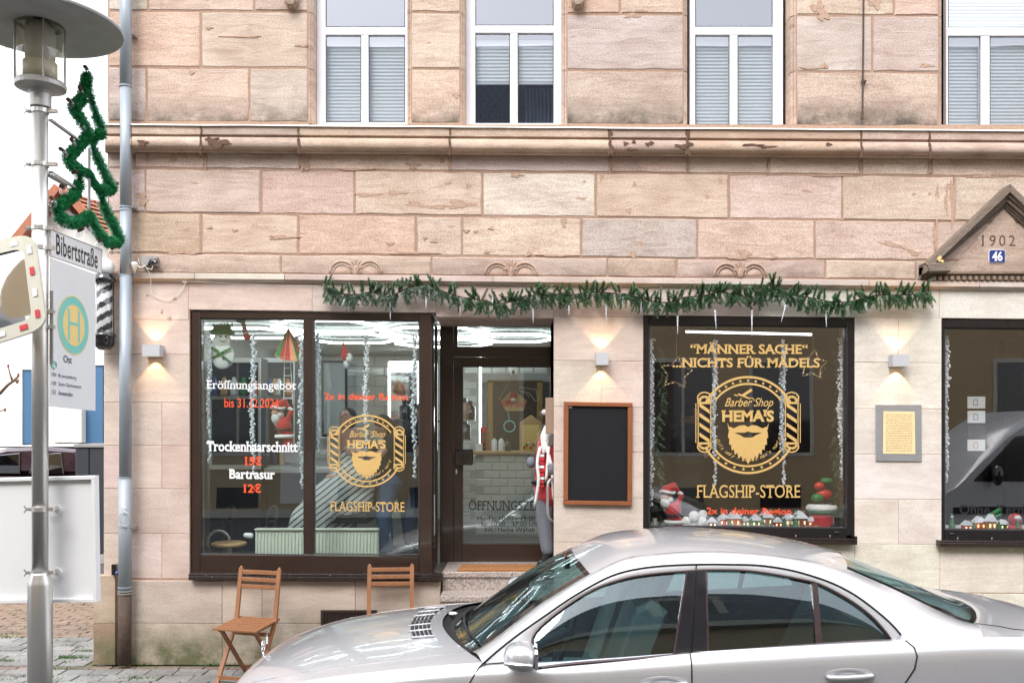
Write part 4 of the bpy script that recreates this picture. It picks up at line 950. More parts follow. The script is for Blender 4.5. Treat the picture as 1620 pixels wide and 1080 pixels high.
for py in (665, 700): a, b = Q(622, py, 4.1), Q(700, py, 4.1); MB().box(a.x, b.x, 4.1, 4.36, a.z-.02, a.z).build('board', 'gloss_black', shf)
def bottle(px, py, Y, r, h, mat, label, cap='gloss_black'):
    o = thing('bottle', label, 'bottle', (0,0,0), 'bottles and jars in the barber shop'); c = Q(px, py, Y)
    MB().lathe([(r*.96,0),(r,.004),(r,h*.68),(r*.4,h*.78),(r*.36,h*.8)], c, 12).build('vessel', mat, o, smooth=True); MB().lathe([(r*.42,h*.8),(r*.42,h)], c, 10).build('cap', cap, o)
for i, (px, py, Y, r, h, mt, lb) in enumerate(((782,717,YC+.15,.035,.24,'vinyl_white','white bottle on the counter, left of its twin'),(793,717,YC+.15,.035,.24,'vinyl_white','white bottle on the counter, right of its twin'),(803,717,YC+.15,.04,.2,'gloss_black','small black jar beside the white bottles on the counter'),
    (735,664,4.1,.09,.3,'skin_tan','brown jar on the upper shelf seen through the door'),(744,664,4.1,.07,.26,'gloss_black','black jar on the upper shelf seen through the door'),(736,695,4.1,.08,.28,'gloss_black','black canister on the lower shelf seen through the door'),
    (434,735,1.9,.03,.2,'plate_blue','blue bottle beside the sink behind the left pane'),(446,736,1.9,.03,.22,'yellow_pale','amber bottle beside the sink behind the left pane'),(423,736,1.9,.025,.16,'plate_blue','short blue bottle behind the left pane'),
    (640,664,4.15,.08,.28,'gloss_black','leftmost black jar on the shelf below the far mirror'),(655,664,4.15,.08,.26,'cabinet','grey jar on the shelf below the far mirror'),(643,699,4.15,.09,.3,'gloss_black','black jar on the lower far shelf'),(656,699,4.15,.07,.24,'gloss_black','slim black jar on the lower far shelf'))):
    bottle(px, py, Y, r, h, mt, lb)
o = thing('shelf', 'narrow black shelf with jars on the tiled wall seen through the door', 'shelf', (0,0,0))
for py in (664, 695): a, b = Q(729, py, 4.1), Q(752, py, 4.1); MB().box(a.x, b.x, 4.0, 4.2, a.z-.015, a.z).build('board', 'steel', o)
ph = thing('phone_box', 'small red telephone box ornament standing on the counter', 'ornament', (0,0,0)); a = Q(765, 717, YC+.2); MB().box(a.x-.04, a.x+.04, YC+.16, YC+.24, a.z, a.z+.3).build('body', 'toy_red', ph)
for k in range(4): MB().box(a.x-.03, a.x+.03, YC+.157, YC+.16, a.z+.04+k*.06, a.z+.085+k*.06).build('window', 'glass_dark', ph)
MB().lathe([(.045,.3),(.04,.33),(.005,.345)], (a.x, YC+.2, a.z), 8).build('roof', 'toy_red', ph)
tag(MB().slab(rrect(QX(752,YC+.1), QX(763,YC+.1), QZ(717,YC+.1), QZ(701,YC+.1), .01), YC+.12, YC+.1, .004).build('card_holder', 'vinyl_white'), 'white card holder with flyers at the left end of the counter', 'card holder')
ad = thing('nativity_box', 'wooden house shaped advent box standing on the counter', 'ornament', (0,0,0)); a, b = Q(822, 705, YC+.3), Q(857, 668, YC+.3)
MB().slab([(a.x,a.z-.1),(b.x,a.z-.1),(b.x,b.z),((a.x+b.x)/2,b.z+.1),(a.x,b.z)], YC+.38, YC+.3, .008).build('house', 'wood_light', ad)
MB().slab(rrect(a.x+.03, b.x-.03, a.z-.07, b.z-.03, .01), YC+.3, YC+.294, .002).build('scene', 'yellow_pale', ad)
for k in range(8): MB().ell((a.x+.06+.028*k*1.0, YC+.28, a.z-.02+.03*(k%3)), .016, 8, 5).build('figure', ('toy_red','toy_green','vinyl_white')[k%3], ad)
hd = thing('hanging_sign', 'hanging christmas sign with santa, red lettering and wreath behind the door glass', 'decoration', (0,0,0)); Yh = YD+.1
c = Q(812, 640, Yh)
MB().tube([Q(812,592,Yh), Q(790,632,Yh)], .003, 5).tube([Q(812,592,Yh), Q(838,630,Yh)], .003, 5).build('cord', 'wood_light', hd)
mb = MB(); mb.tube([Q(822,612,Yh), Q(848,616,Yh), Q(852,632,Yh), Q(846,634,Yh), Q(838,622,Yh), Q(822,618,Yh), Q(822,612,Yh)], .004, 5); mb.build('outline', 'cream_frame', hd)
MB().slab([(p.x,p.z) for p in (Q(792,636,Yh),Q(806,620,Yh),Q(820,622,Yh),Q(834,634,Yh),Q(828,650,Yh),Q(800,650,Yh))], Yh+.02, Yh, .004).build('panel', 'wood_light', hd)
MB().ell(Q(812,626,Yh-.01), (.04,.02,.035)).ell(Q(803,634,Yh-.01), (.03,.02,.02)).build('santa', 'santa_red', hd, smooth=True)
MB().ell(Q(812,632,Yh-.03), (.025,.012,.02)).build('beard', 'fur_white', hd, smooth=True)
text_on('xmas', hd, 'toy_red', 'lettering', lambda u, v, w_: Q(791+42*u, 646-12*v, Yh-.006-w_))
wr = MB(); cc = Q(806, 674, Yh); wr.loop([cc+Vector((.055*math.cos(a),0,.055*math.sin(a))) for a in [math.pi*k/8 for k in range(16)]], .006, 5)
wr.tube([Q(803,650,Yh), Q(806,664,Yh)], .004, 5); wr.build('wreath', 'teal', hd)
bd = MB().slab([(p.x,p.z) for p in (Q(863,629,.02),Q(880,629,.02),Q(880,686,.02),Q(863,686,.02))], .035, .02, .003)
tag(bd.build('brown_board', 'card_brown'), 'plain brown board hanging in front of the life-size santa at the entrance pillar', 'board')
camr = thing('security_camera', 'small white dome camera under the ceiling behind the door glass', 'camera', (0,0,0)); a = Q(812, 587, 2.6); MB().ell(a, .05).build('dome', 'white_plastic', camr, smooth=True); MB().lathe([(.055,0),(.055,.06)], a+Vector((0,0,.01)), 14).build('base', 'white_plastic', camr); MB().ell(a+Vector((0,-.045,-.01)), .018).build('lens', 'gloss_black', camr, smooth=True)
# radiator
rad = thing('radiator', 'cream ribbed radiator standing behind the left shop window', 'radiator', (0,0,0)); Yr = .42
xa, xb, za, zb = QX(403,Yr), QX(598,Yr), QZ(884,Yr), QZ(838,Yr); MB().box(xa, xb, Yr+.02, Yr+.09, za, zb).build('panel', 'radiator', rad)
MB().slab([(xa-.004,Yr-.006),(xb+.004,Yr-.006),(xb+.004,Yr+.1),(xa-.004,Yr+.1)], zb, zb+.012, .003, 'xy').build('top_grille', 'radiator', rad)
n = 36
for i in range(n):
    x = xa+.015+(xb-xa-.03)*i/(n-1); MB().cap((x,Yr+.016,za+.03), (x,Yr+.016,zb-.03), .008, .008, 6).build('rib', 'radiator', rad, smooth=True)
MB().tube([Q(400,848,Yr), Q(394,847,Yr)], .02, 10).cap(Q(396,847,Yr), Q(389,846,Yr), .03, .024).build('valve', 'vinyl_white', rad, smooth=True)
# bent steel chair frames and a wooden seat
for px, lb in ((352,'bent dark steel chair frame behind the left edge of the shop window'),(419,'bent dark steel chair frame behind the shop window text')):
    mb = MB(); Y = .9
    mb.tube(cat_rom([Q(px,862,Y),Q(px+4,820,Y),Q(px+10,803,Y),Q(px+17,801,Y),Q(px+20,812,Y),Q(px+14,840,Y),Q(px+12,870,Y)], 24), .017, 8); mb.tube([Q(px+5,826,Y),Q(px+18,824,Y)], .012, 8)
    tag(mb.build('steel_chair_frame', 'cabinet', smooth=True), lb, 'chair')
o = thing('round_stool', 'low stool with a pale wooden seat behind the bottom left of the shop window', 'stool', (0,0,0)); a = Q(362, 860, .55); mb = MB().lathe([(.15,-.02),(.17,-.01),(.17,.012),(.15,.02),(.03,.012)], a, 24); mb.build('seat', 'wood_light', o, smooth=True)
MB().loop([a+Vector((-.1,0,.02))+Vector((.11*math.cos(t),0,.11*math.sin(t))) for t in [math.pi*k/8 for k in range(16)]], .012, 6).build('ring', 'steel', o); MB().tube([a, (a.x,a.y,FZ)], .03, 10).build('leg', 'steel', o); MB().lathe([(.15,0),(.15,.01),(.03,.03)], (a.x,a.y,FZ), 20).build('foot', 'steel', o)
wb = thing('washbasin_counter', 'dark vanity counter with white basin behind the left shop window', 'washbasin', (0,0,0)); a, b = Q(415, 740, 1.8), Q(560, 740, 1.8)
MB().slab([(a.x,1.75),(b.x,1.75),(b.x,2.3),(a.x,2.3)], a.z-.05, a.z, .006, 'xy').build('top', 'wall_white', wb); MB().box(a.x+.05, b.x-.05, 1.85, 2.3, FZ, a.z-.051).build('cabinet', 'cabinet', wb)
MB().lathe([(.05,-.12),(.16,-.05),(.2,.05),(.205,.06),(.19,.06),(.14,-.02),(.02,-.08)], Q(512,735,2.0)+Vector((0,0,.25)), 20).build('basin', 'enamel_white', wb, smooth=True)
MB().lathe([(.05,-.12),(.17,-.05),(.2,.08),(.205,.09),(.19,.09),(.14,-.02),(.02,-.08)], Q(470,720,2.0), 20).build('basin', 'enamel_white', wb, smooth=True)
# ================= HANGING THINGS BEHIND THE GLASS =================
def beads(px, yt, yb, Y, n, label, sp=4.2):
    o = MB()
    for k in range(n):
        t = (k+R.random())/n; py = yt+(yb-yt)*t; wd = sp*(1-abs(2*t-.7)*.35) if t < .8 else sp*.45
        if t > .75 and R.random() < .55: continue
        c = Q(px+R.gauss(0, wd*.55)+1.2*math.sin(t*9), py, Y)+Vector((0, R.uniform(-.02,.02), 0)); r = R.uniform(.006,.0125)
        o.ell(c, r, 6, 4)
    o.mi = 1; o.tube([Q(px, yt-12, Y), Q(px, (yt+yb)/2, Y), Q(px, yb, Y)], .0012, 4)
    ob = o.build('snow_garland', ['bead','ice'], recalc=False); return tag(ob, label, 'garland', 'white snowball garlands hanging in the shop windows')
for a in ((330.5,526,735,.14,240,'white bead garland at the left edge of the left shop window',3.2),(400,530,752,.14,330,'white bead garland hanging through the word above the price in the left pane'),(476,535,772,.14,280,'white bead garland just left of the dark mullion'),
          (502,528,715,.14,280,'white bead garland just right of the dark mullion'),(578.5,530,716,.14,330,'white bead garland down the middle of the right pane of the left shop window'),(655,530,755,.14,330,'white bead garland at the right edge of the left shop window'),
          (1030,535,800,.14,420,'white bead garland at the left edge of the middle shop window',4.6),(1130.5,538,768,.14,380,'white bead garland crossing the left side of the round emblem',4.4),(1239,538,770,.14,380,'white bead garland crossing the right side of the round emblem',4.4),
          (1331,535,760,.16,420,'white bead garland at the right edge of the middle shop window',4.8),(1497.5,530,762,.14,380,'white bead garland at the left edge of the right-hand shop window',4)): beads(*a)
sn = thing('snowman_decoration', 'flat white snowman with green hat and green scarf hanging in the left shop window', 'snowman', (0,0,0)); Y = .2
mb = MB().ell(Q(352,563,Y), (.115,.03,.125), 20, 12).ell(Q(352,537,Y), (.085,.03,.085), 20, 12).cap(Q(339,541,Y), Q(335,552,Y), .03, .03); remesh(mb.build('body', 'fur_white', sn, smooth=True), .008, 2)
mb = MB().slab([(p.x,p.z) for p in (Q(333,529,Y),Q(369,529,Y),Q(370,524,Y),Q(364,522,Y),Q(363,514,Y),Q(339,514,Y),Q(338,522,Y),Q(332,524,Y))], Y+.04, Y-.035, .008)
for _ in range(160): q = Q(R.uniform(335,368), R.uniform(513,528), Y-.035); mb.add([q, q+Vector((.012,0,0)), q+Vector((R.uniform(-.01,.02),-.015,R.uniform(-.02,.03)))], [(0,1,2)])
mb.build('hat', 'green_felt', sn, recalc=False)
mb = MB()
for a, b in (((338,552),(366,574)),((366,550),(336,566)),((334,549),(346,556))): mb.tube([Q(*a,Y-.035), Q((a[0]+b[0])/2,(a[1]+b[1])/2-1,Y-.045), Q(*b,Y-.03)], .009, 6)
mb.build('scarf', 'green_felt', sn, smooth=True)
mb = MB()
for p in ((349,532),(357,532),(353,558),(353,567)): mb.ell(Q(*p,Y-.035), .009, 8, 5)
mb.tube([Q(347,538,Y-.034),Q(352,540.5,Y-.036),Q(358,538,Y-.034)], .003, 5); mb.build('button', 'ink_black', sn)
MB().tube([Q(352,514,Y), Q(352,504,Y)], .002, 4).build('cord', 'vinyl_white', sn)
lgs = thing('elf_legs', 'striped red and white elf leg hanging upside down beside the snowman', 'decoration', (0,0,0)); Y = .2
for k in range(9): MB().cap(Q(384+k*.6,508+k*2.6,Y), Q(384.6+k*.6,510+k*2.6,Y), .018+.001*k, .019+.001*k, 8).build('stripe', ('santa_red','fur_white')[k%2], lgs, smooth=True)
MB().ell(Q(391,533,Y), (.035,.03,.03)).build('shoe', 'santa_red', lgs, smooth=True); MB().ell(Q(381,506,Y), (.05,.03,.03)).build('holly', 'toy_green', lgs, smooth=True)
tn = thing('tent_lantern', 'red and green pyramid shaped hanging decoration with rope ladder', 'decoration', (0,0,0)); Y = .22; ap = Q(456,519,Y)
cs = [Q(435,562,Y-.05), Q(449,570,Y-.12), Q(470,571,Y-.12), Q(481,560,Y), Q(466,556,Y+.1), Q(444,557,Y+.08)]
for k in range(6):
    a, b = cs[k], cs[(k+1)%6]; m_ = (a+b)/2
    MB().add([ap, a, m_], [(0,1,2)]).build('panel', 'santa_red' if k%2 else 'toy_green', tn, recalc=False); MB().add([ap, m_, b], [(0,1,2)]).build('panel', 'orange' if k%2 else 'santa_red', tn, recalc=False)
mb = MB()
for k in range(6): mb.tube([ap, cs[k]], .004, 5).tube([cs[k], cs[(k+1)%6]], .005, 5)
mb.tube([ap, Q(455,504,Y)], .003, 4); mb.build('edging', 'wood_light', tn)
ld = MB()
for x in (450,459.5): ld.tube([Q(x,571,Y), Q(x-1+(x>455)*5,640,Y)], .004, 5)
for k in range(5): ld.tube([Q(450-k*.2,582+k*12,Y), Q(459.5+k*.8,582+k*12,Y)], .0035, 5)
tag(ld.build('rope_ladder', 'vinyl_white'), 'thin white rope ladder on which the toy santa climbs', 'ladder')
def santa_toy(cx, cy, sc_, Y, label, climb=True):
    o = thing('santa_figure', label, 'santa', (0,0,0)); k = sc_
    def p(u, v, w_=0): return Q(cx+u*k, cy+v*k, Y+w_)
    q = k/S
    mb = MB().ell(p(2,8), (13*q,11*q,15*q)).cap(p(8,20), p(10,34), 8*q, 7*q).cap(p(-4,2), p(-8,-2), 5*q, 4*q).cap(p(8,0), p(14,-16), 5*q, 4*q); remesh(mb.build('coat', 'santa_red', o, smooth=True), .006*max(1,k*.7), 2)
    MB().ell(p(-8,-14), (9*q,9*q,10*q)).ell(p(-16,-13,-.01), (2.2*q,)*3).build('head', 'skin', o, smooth=True)
    mb = MB().ell(p(-10,-5,-.01), (8*q,8*q,10*q)).ell(p(-4,-10), (6*q,9*q,7*q)).cap(p(-9,-2,-.01), p(-11,6,-.01), 5*q, 2*q); remesh(mb.build('beard', 'fur_white', o, smooth=True), .005*max(1,k*.7), 1)
    remesh(MB().cap(p(-8,-23), p(2,-30), 9*q, 6*q).cap(p(2,-30), p(10,-22), 5*q, 3*q).build('hat', 'santa_red', o, smooth=True), .006*max(1,k*.7), 2)
    MB().loop([p(-7,-21)+Vector((10.5*q*math.cos(a), 10.5*q*math.sin(a), 1.5*q*math.sin(a*2))) for a in [math.pi*j/8 for j in range(16)]], 2.6*q, 6).ell(p(11,-20), 3.4*q).build('fur_trim', 'fur_white', o, smooth=True)
    MB().loop([p(2,13)+Vector((13.2*q*math.cos(a), 11.2*q*math.sin(a), 0)) for a in [math.pi*j/8 for j in range(16)]], 1.8*q, 6).build('belt', 'ink_black', o, smooth=True)
    MB().loop([p(3,24)+Vector((13*q*math.cos(a), 10*q*math.sin(a), 0)) for a in [math.pi*j/8 for j in range(16)]], 3.4*q, 6).ell(p(14,-18), 3.5*q).build('fur_hem', 'fur_white', o, smooth=True)
    MB().ell(p(-13,-17,-.03), .9*q, 6, 4).ell(p(-6,-17,-.045), .9*q, 6, 4).build('eyes', 'ink_black', o)
    MB().cap(p(8,30), p(6,38,-.01), 5*q, 5*q).build('boot', 'santa_red' if climb else 'black_leather', o, smooth=True)
santa_toy(447, 666, 1.0, .2, 'toy santa in red coat climbing the rope ladder in the left shop window')
gn = thing('gnome_decoration', 'small red hatted gnome with white beard in the right pane of the left shop window', 'gnome', (0,0,0)); Y = .2
MB().cap(Q(547,564,Y), Q(544,546,Y), .05, .012).cap(Q(544,546,Y), Q(543,540,Y), .012, .004).build('hat', 'santa_red', gn, smooth=True); MB().ell(Q(552,566,Y-.02), (.035,.03,.045)).ell(Q(548,575,Y), (.03,.03,.05)).build('beard', 'fur_white', gn, smooth=True); MB().ell(Q(549,561,Y-.05), .011).build('nose', 'skin', gn, smooth=True)
# wicker stars
def star(px, py, r, Y, label):
    o = thing('wicker_star', label, 'star', (0,0,0), 'wicker stars hanging in the middle shop window'); mb = MB(); pts = []
    for i in range(10):
        q = r if i%2==0 else r*.55; a = math.pi*i/5+.12; pts.append((px+q*math.sin(a), py-q*math.cos(a)))
    for s_ in range(5):
        pp = [Q(x+R.uniform(-1,1), y+R.uniform(-1,1), Y+R.uniform(-.01,.01)) for x, y in pts]
        for i in range(10): mb.tube([pp[i], (pp[i]+pp[(i+1)%10])/2+Vector((R.uniform(-.004,.004),0,R.uniform(-.004,.004))), pp[(i+1)%10]], .0035, 4)
    for _ in range(120):
        i = R.randrange(10); t = R.random(); a, b = pts[i], pts[(i+1)%10]; c = Q(a[0]+(b[0]-a[0])*t+R.gauss(0,1.3), a[1]+(b[1]-a[1])*t+R.gauss(0,1.3), Y); mb.ell(c, R.uniform(.003,.007), 5, 3)
    mb.build('frame', 'wicker', o); MB().tube([Q(px, py-r, Y), Q(px, 522, Y)], .003, 4).build('cord', 'wood_light', o)
    lb = MB()
    for _ in range(16):
        i = R.randrange(10); t = R.random(); a, b = pts[i], pts[(i+1)%10]; lb.ell(Q(a[0]+(b[0]-a[0])*t, a[1]+(b[1]-a[1])*t, Y-.01), .004, 5, 3)
    lb.build('fairy_light', 'warm_bulb', o)
star(1070, 590, 26, .2, 'wicker star hanging at the left of the middle shop window'); star(1286, 577, 24, .2, 'wicker star hanging at the right end of the gold wording')
# fir garlands hanging down inside the middle window, sprig builder
def sprig(mb, base, tip, wd, n, lean=.55, nl=.03, flat=None):
    base = Vector(base); tip = Vector(tip); ax = tip-base; Ln = ax.length; ax.normalize()
    side = ax.cross(Vector((0,1,0))); side = side.normalized() if side.length > .05 else Vector((1,0,0)); fr = ax.cross(side)
    mb.mi = 2; mb.tube([base, base+ax*Ln*.5+Vector((0,0,-.004)), tip], .0026, 3, cap=False)
    for i in range(n):
        t = (i+R.random())/n; a = R.uniform(0, 6.283); p = base+ax*(Ln*t); d = side*math.cos(a)+fr*(math.sin(a)*.8)
        l = nl*R.uniform(.7,1.15)*(1-.45*t)*wd; e = p + d*l + ax*l*lean; w_ = ax.cross(d).normalized()*.0025
        mb.mi = 1 if R.random() < .4 else 0
        if R.random() < FROST[0]: mb.mi = 3
        mb.add([p-w_, p+w_, e+w_*.4, e-w_*.4], [(0,1,2,3)])
FROST = [0.0]
FM = ['needle','needle_light','twig','frost']
for px, lb in ((1043,'dark fir garland hanging inside the left edge of the middle shop window'),(1326,'dark fir garland hanging inside the right edge of the middle shop window')):
    mb = MB(); FROST[0] = .12
    for k in range(64):
        t = k/63; py = 548+(822-548)*t; x = px+3*math.sin(t*8); a = R.uniform(0,6.28); sprig(mb, Q(x,py,.26), Q(x+11*math.cos(a), py+7+6*R.random(), .26+.05*math.sin(a)), .9, 42)
    tag(mb.build('fir_garland', FM, recalc=False), lb, 'garland')
# platform with the miniature village
def platform(x0, x1, yt, Y1, par): MB().box(QX(x0), QX(x1), .06, Y1, QZ(yt)-.04, QZ(yt)).build('display_platform', 'wall_white', par)
platform(1020, 1350, 838, .75, room); platform(1424, 1700, 843, .75, room)
PZ = QZ(838); PZ3 = QZ(843)
santa_toy(1063, 800, 1.05, .2, 'santa figurine in red robe standing at the left of the middle shop window', False)
MB
for i, (px, py, r, lb) in enumerate(((1085,824,.045,'left snowball in the lower row of the pile beside santa'),(1098,816,.05,'top snowball of the pile beside santa'),(1110,824,.048,'third snowball of the pile beside santa'),(1112,813,.042,'upper right snowball of the pile beside santa'),(1097,829,.04,'front snowball of the pile beside santa'))):
    tag(MB().ell(Q(px,py,.2+.02*i), r, 16, 10).build('snowball', 'fur_white', smooth=True), lb, 'snowball', 'snowballs piled on the display platform')
def cottage(px, w_, h_, Y, z0, col, label, lit=True):
    o = thing('toy_house', label, 'toy house', (0,0,0), 'miniature snowy village houses'); x = QX(px,Y); a = w_/2
    MB().box(x-a, x+a, Y, Y+w_*.8, z0, z0+h_*.6).build('wall', col, o)
    mb = MB().add([(x-a*1.25,Y-.008,z0+h_*.56),(x+a*1.25,Y-.008,z0+h_*.56),(x,Y-.008,z0+h_),(x-a*1.25,Y+w_*.85,z0+h_*.56),(x+a*1.25,Y+w_*.85,z0+h_*.56),(x,Y+w_*.85,z0+h_)], [(0,1,2),(5,4,3),(0,2,5,3),(1,4,5,2),(0,3,4,1)]); mb.build('roof', 'snow', o)
    MB().box(x+a*.4, x+a*.7, Y+.02, Y+.04, z0+h_*.6, z0+h_*1.05).build('chimney', 'brick_toy', o)
    for sx_ in (-.5, .5): MB().box(x+sx_*a-.007, x+sx_*a+.007, Y-.002, Y+.001, z0+h_*.22, z0+h_*.42).build('window', 'warm_bulb' if lit else 'ink_black', o)
    MB().box(x-.008, x+.008, Y-.002, Y+.001, z0, z0+h_*.25).build('door', 'wood_frame', o)
VC = ['brick_toy','toy_red','orange','wood_light','toy_green','brick_toy','toy_red','cream_frame','brick_toy','orange']
where = ['beside the snowballs','second from the snowballs','under the red lettering start','left of the village centre','at the village centre','right of the village centre','under the red lettering end','fourth from the right lantern','third from the right lantern','next to the right lantern']
for i, px in enumerate((1128,1146,1163,1180,1197,1214,1232,1250,1268,1285)): cottage(px, .075+.02*(i%3), .10+.03*((i*7)%3), .16+.09*(i%2), PZ, VC[i], 'miniature snowy %s house %s in the middle shop window' % (['brick','red','orange','wooden','green','brown','scarlet','cream','rust','amber'][i], where[i]))
for i, px in enumerate((1532,1552,1570,1590,1640)): cottage(px, .08+.02*(i%2), .1+.03*(i%3), .16+.08*(i%2), PZ3, VC[(i+1)%10], 'miniature %s house, number %s from the left pane edge of the right-hand shop window' % (['red','orange','wooden','green','brick'][i], ['first','second','third','fourth','fifth'][i]))
def minitree(px, Y, z0, h, label):
    mb = MB(); x = QX(px,Y)
    for k in range(4): mb.lathe([(h*.28*(1-k*.22),h*(.1+k*.2)),(h*.06,h*(.38+k*.2))], (x,Y,z0), 9)
    o = thing('toy_tree', label, 'toy tree', (0,0,0), 'miniature fir trees in the village'); mb.build('crown', 'needle', o); MB().lathe([(.006,0),(.006,h*.15)], (x,Y,z0), 6).build('trunk', 'twig', o)
    MB().lathe([(h*.1,h*.84),(.002,h*1.02)], (x,Y,z0), 8).build('snow_tip', 'snow', o)
for i, (px, h) in enumerate(((1137,.09),(1155,.12),(1172,.14),(1188,.11),(1205,.15),(1222,.1),(1241,.12),(1259,.16),(1276,.1))): minitree(px, .13+.04*(i%3), PZ, h, 'miniature fir tree, %s from the left in the village of the middle window' % ['first','second','third','fourth','fifth','sixth','seventh','eighth','last'][i])
for i, (px, h) in enumerate(((1506,.16),(1541,.1),(1580,.11),(1610,.12))): minitree(px, .15, PZ3, h, 'miniature fir tree, %s from the left in the right-hand window' % ['first','second','third','fourth'][i])
mb = MB()
for (a, b, z) in ((1105,1300,PZ),(1496,1640,PZ3)):
    for k in range(40): mb.ell((QX(a+(b-a)*R.random(),.2), R.uniform(.1,.4), z), (R.uniform(.02,.05),R.uniform(.02,.05),.008), 8, 4)
o = tag(mb.build('fake_snow', 'snow'), 'loose white fake snow strewn over the display platforms', 'snow'); o['kind'] = 'stuff'
mb = MB()
for k in range(170):
    a, b, z = ((1100,1300,PZ),(1496,1640,PZ3))[k%2 if k < 60 else 0]; px = a+(b-a)*R.random(); Yk = R.uniform(.09,.3); x = QX(px,Yk); mb.mi = R.randrange(4); h = R.uniform(.015,.035)
    mb.cap((x,Yk,z+.004), (x,Yk,z+h), .005, .003, 6); 
    if k%3 == 0: mb.box(x-.012,x+.012,Yk,Yk+.01,z+.006,z+.02)
o = tag(mb.build('village_bits', ['toy_red','wood_light','vinyl_white','toy_green'], recalc=False), 'tiny figures, fences and sledges scattered between the miniature houses', 'toy figures'); o['kind'] = 'stuff'
def lantern(px, Y, z0, s_, label):
    o = thing('lantern', label, 'lantern', (0,0,0)); x = QX(px,Y)
    MB().box(x-s_,x+s_,Y-s_,Y+s_,z0,z0+.02).box(x-s_,x+s_,Y-s_,Y+s_,z0+s_*3,z0+s_*3+.015).build('base', 'gloss_black', o)
    for a, b in ((-1,-1),(1,-1),(1,1),(-1,1)): MB().box(x+a*s_-a*.008-.004, x+a*s_-a*.008+.004, Y+b*s_-b*.008-.004, Y+b*s_-b*.008+.004, z0+.021, z0+s_*3-.001).build('post', 'gloss_black', o)
    MB().lathe([(s_*1.2,s_*3+.016),(s_*.3,s_*4),(s_*.25,s_*4.2)], (x,Y,z0), 4).build('roof', 'gloss_black', o); MB().lathe([(s_*.35,.02),(s_*.35,s_*1.6)], (x,Y,z0), 10).build('candle', 'cream_frame', o); MB().loop([(x+s_*.4*math.cos(t),Y,z0+s_*4.5+s_*.4*math.sin(t)) for t in [math.pi*k/6 for k in range(12)]], .004, 5).build('ring', 'gloss_black', o)
lantern(1036, .2, PZ, .055, 'black lantern in the left corner of the middle shop window'); lantern(1316, .25, PZ, .055, 'black lantern in the right corner of the middle shop window')
mbx = thing('gift_tower', 'red gift box with snowy lid at the bottom right of the middle window', 'decoration', (0,0,0)); Y = .3; c = Q(1300,838,Y)
MB().lathe([(.1,0),(.115,.02),(.11,.18),(.10,.19)], c, 16).build('box', 'santa_red', mbx, smooth=True); MB().lathe([(.14,.19),(.15,.21),(.13,.24),(.02,.25)], c, 16).build('lid', 'fur_white', mbx, smooth=True)
MB().loop([c+Vector((.13*math.cos(t),-.0+.13*math.sin(t),.18)) for t in [math.pi*k/8 for k in range(16)]], .012, 5).build('ribbon', 'toy_green', mbx)
MB().ell(c+Vector((.02,0,.34)), (.08,.05,.05)).ell(c+Vector((-.03,-.02,.42)), (.05,.04,.04)).build('bow', 'toy_red', mbx, smooth=True); MB().ell(c+Vector((-.05,-.02,.31)), (.06,.05,.04)).ell(c+Vector((.04,-.02,.47)), (.06,.03,.03)).build('greens', 'toy_green', mbx, smooth=True); MB().lathe([(.05,.25),(.05,.30),(.03,.32)], c, 10).build('pot', 'gloss_black', mbx)
glb = thing('snow_globe', 'red based snow globe with santa in the right-hand shop window', 'snow globe', (0,0,0)); c = Q(1606,838,.2); MB().lathe([(.06,0),(.07,.01),(.05,.05)], c, 16).build('base', 'santa_red', glb, smooth=True); MB().ell(c+Vector((0,0,.1)), .06).build('figure', 'santa_red', glb, smooth=True); MB().ell(c+Vector((0,-.02,.115)), (.04,.05,.03)).build('beard', 'fur_white', glb, smooth=True)
for i, (yt, yb, m_) in enumerate(((627,646,'vinyl_white'),(649.5,669,'vinyl_white'),(672,692,'cabinet'),(695,713,'vinyl_white'))):
    a, b = Q(1531, yt, .5), Q(1559, yb, .5); o = thing('price_card', '%s product card hanging inside the right-hand shop window' % ['topmost white','second white','dark third','lowest white'][i], 'card', (0,0,0), 'product cards in the right-hand window')
    MB().slab([(a.x,b.z),(b.x,b.z),(b.x,a.z),(a.x,a.z)], .51, .5, .003).build('card', m_, o); m2 = (a.x+b.x)/2-.01; z2 = (a.z+b.z)/2
    MB().loop([(m2-.02,.497,z2-.025),(m2+.02,.497,z2-.025),(m2+.02,.497,z2+.015),(m2+.012,.497,z2+.03),(m2-.012,.497,z2+.03),(m2-.02,.497,z2+.015)], .0025, 4).build('print', 'orange' if i == 3 else 'ink_black', o)
MB().slab([(QX(1518,.5),QZ(713,.5)),(QX(1524,.5),QZ(713,.5)),(QX(1524,.5),QZ(662,.5)),(QX(1518,.5),QZ(662,.5))], .51, .5, .002)
lb = thing('hanging_rail', 'hanging horizontal dark bamboo tube bundle inside the right-hand window', 'decoration', (0,0,0))
MB().tube([Q(1552,823,.3), Q(1582,805,.3)], .02, 8).tube([Q(1556,829,.3), Q(1584,812,.3)], .015, 8).build('tube', 'toy_green', lb)
lb['label'] = 'dark green ribbon roll lying slanted above the village in the right-hand window'; lb.name = 'ribbon_roll'; ORG['ribbon_roll'] = Vector((0,0,0))
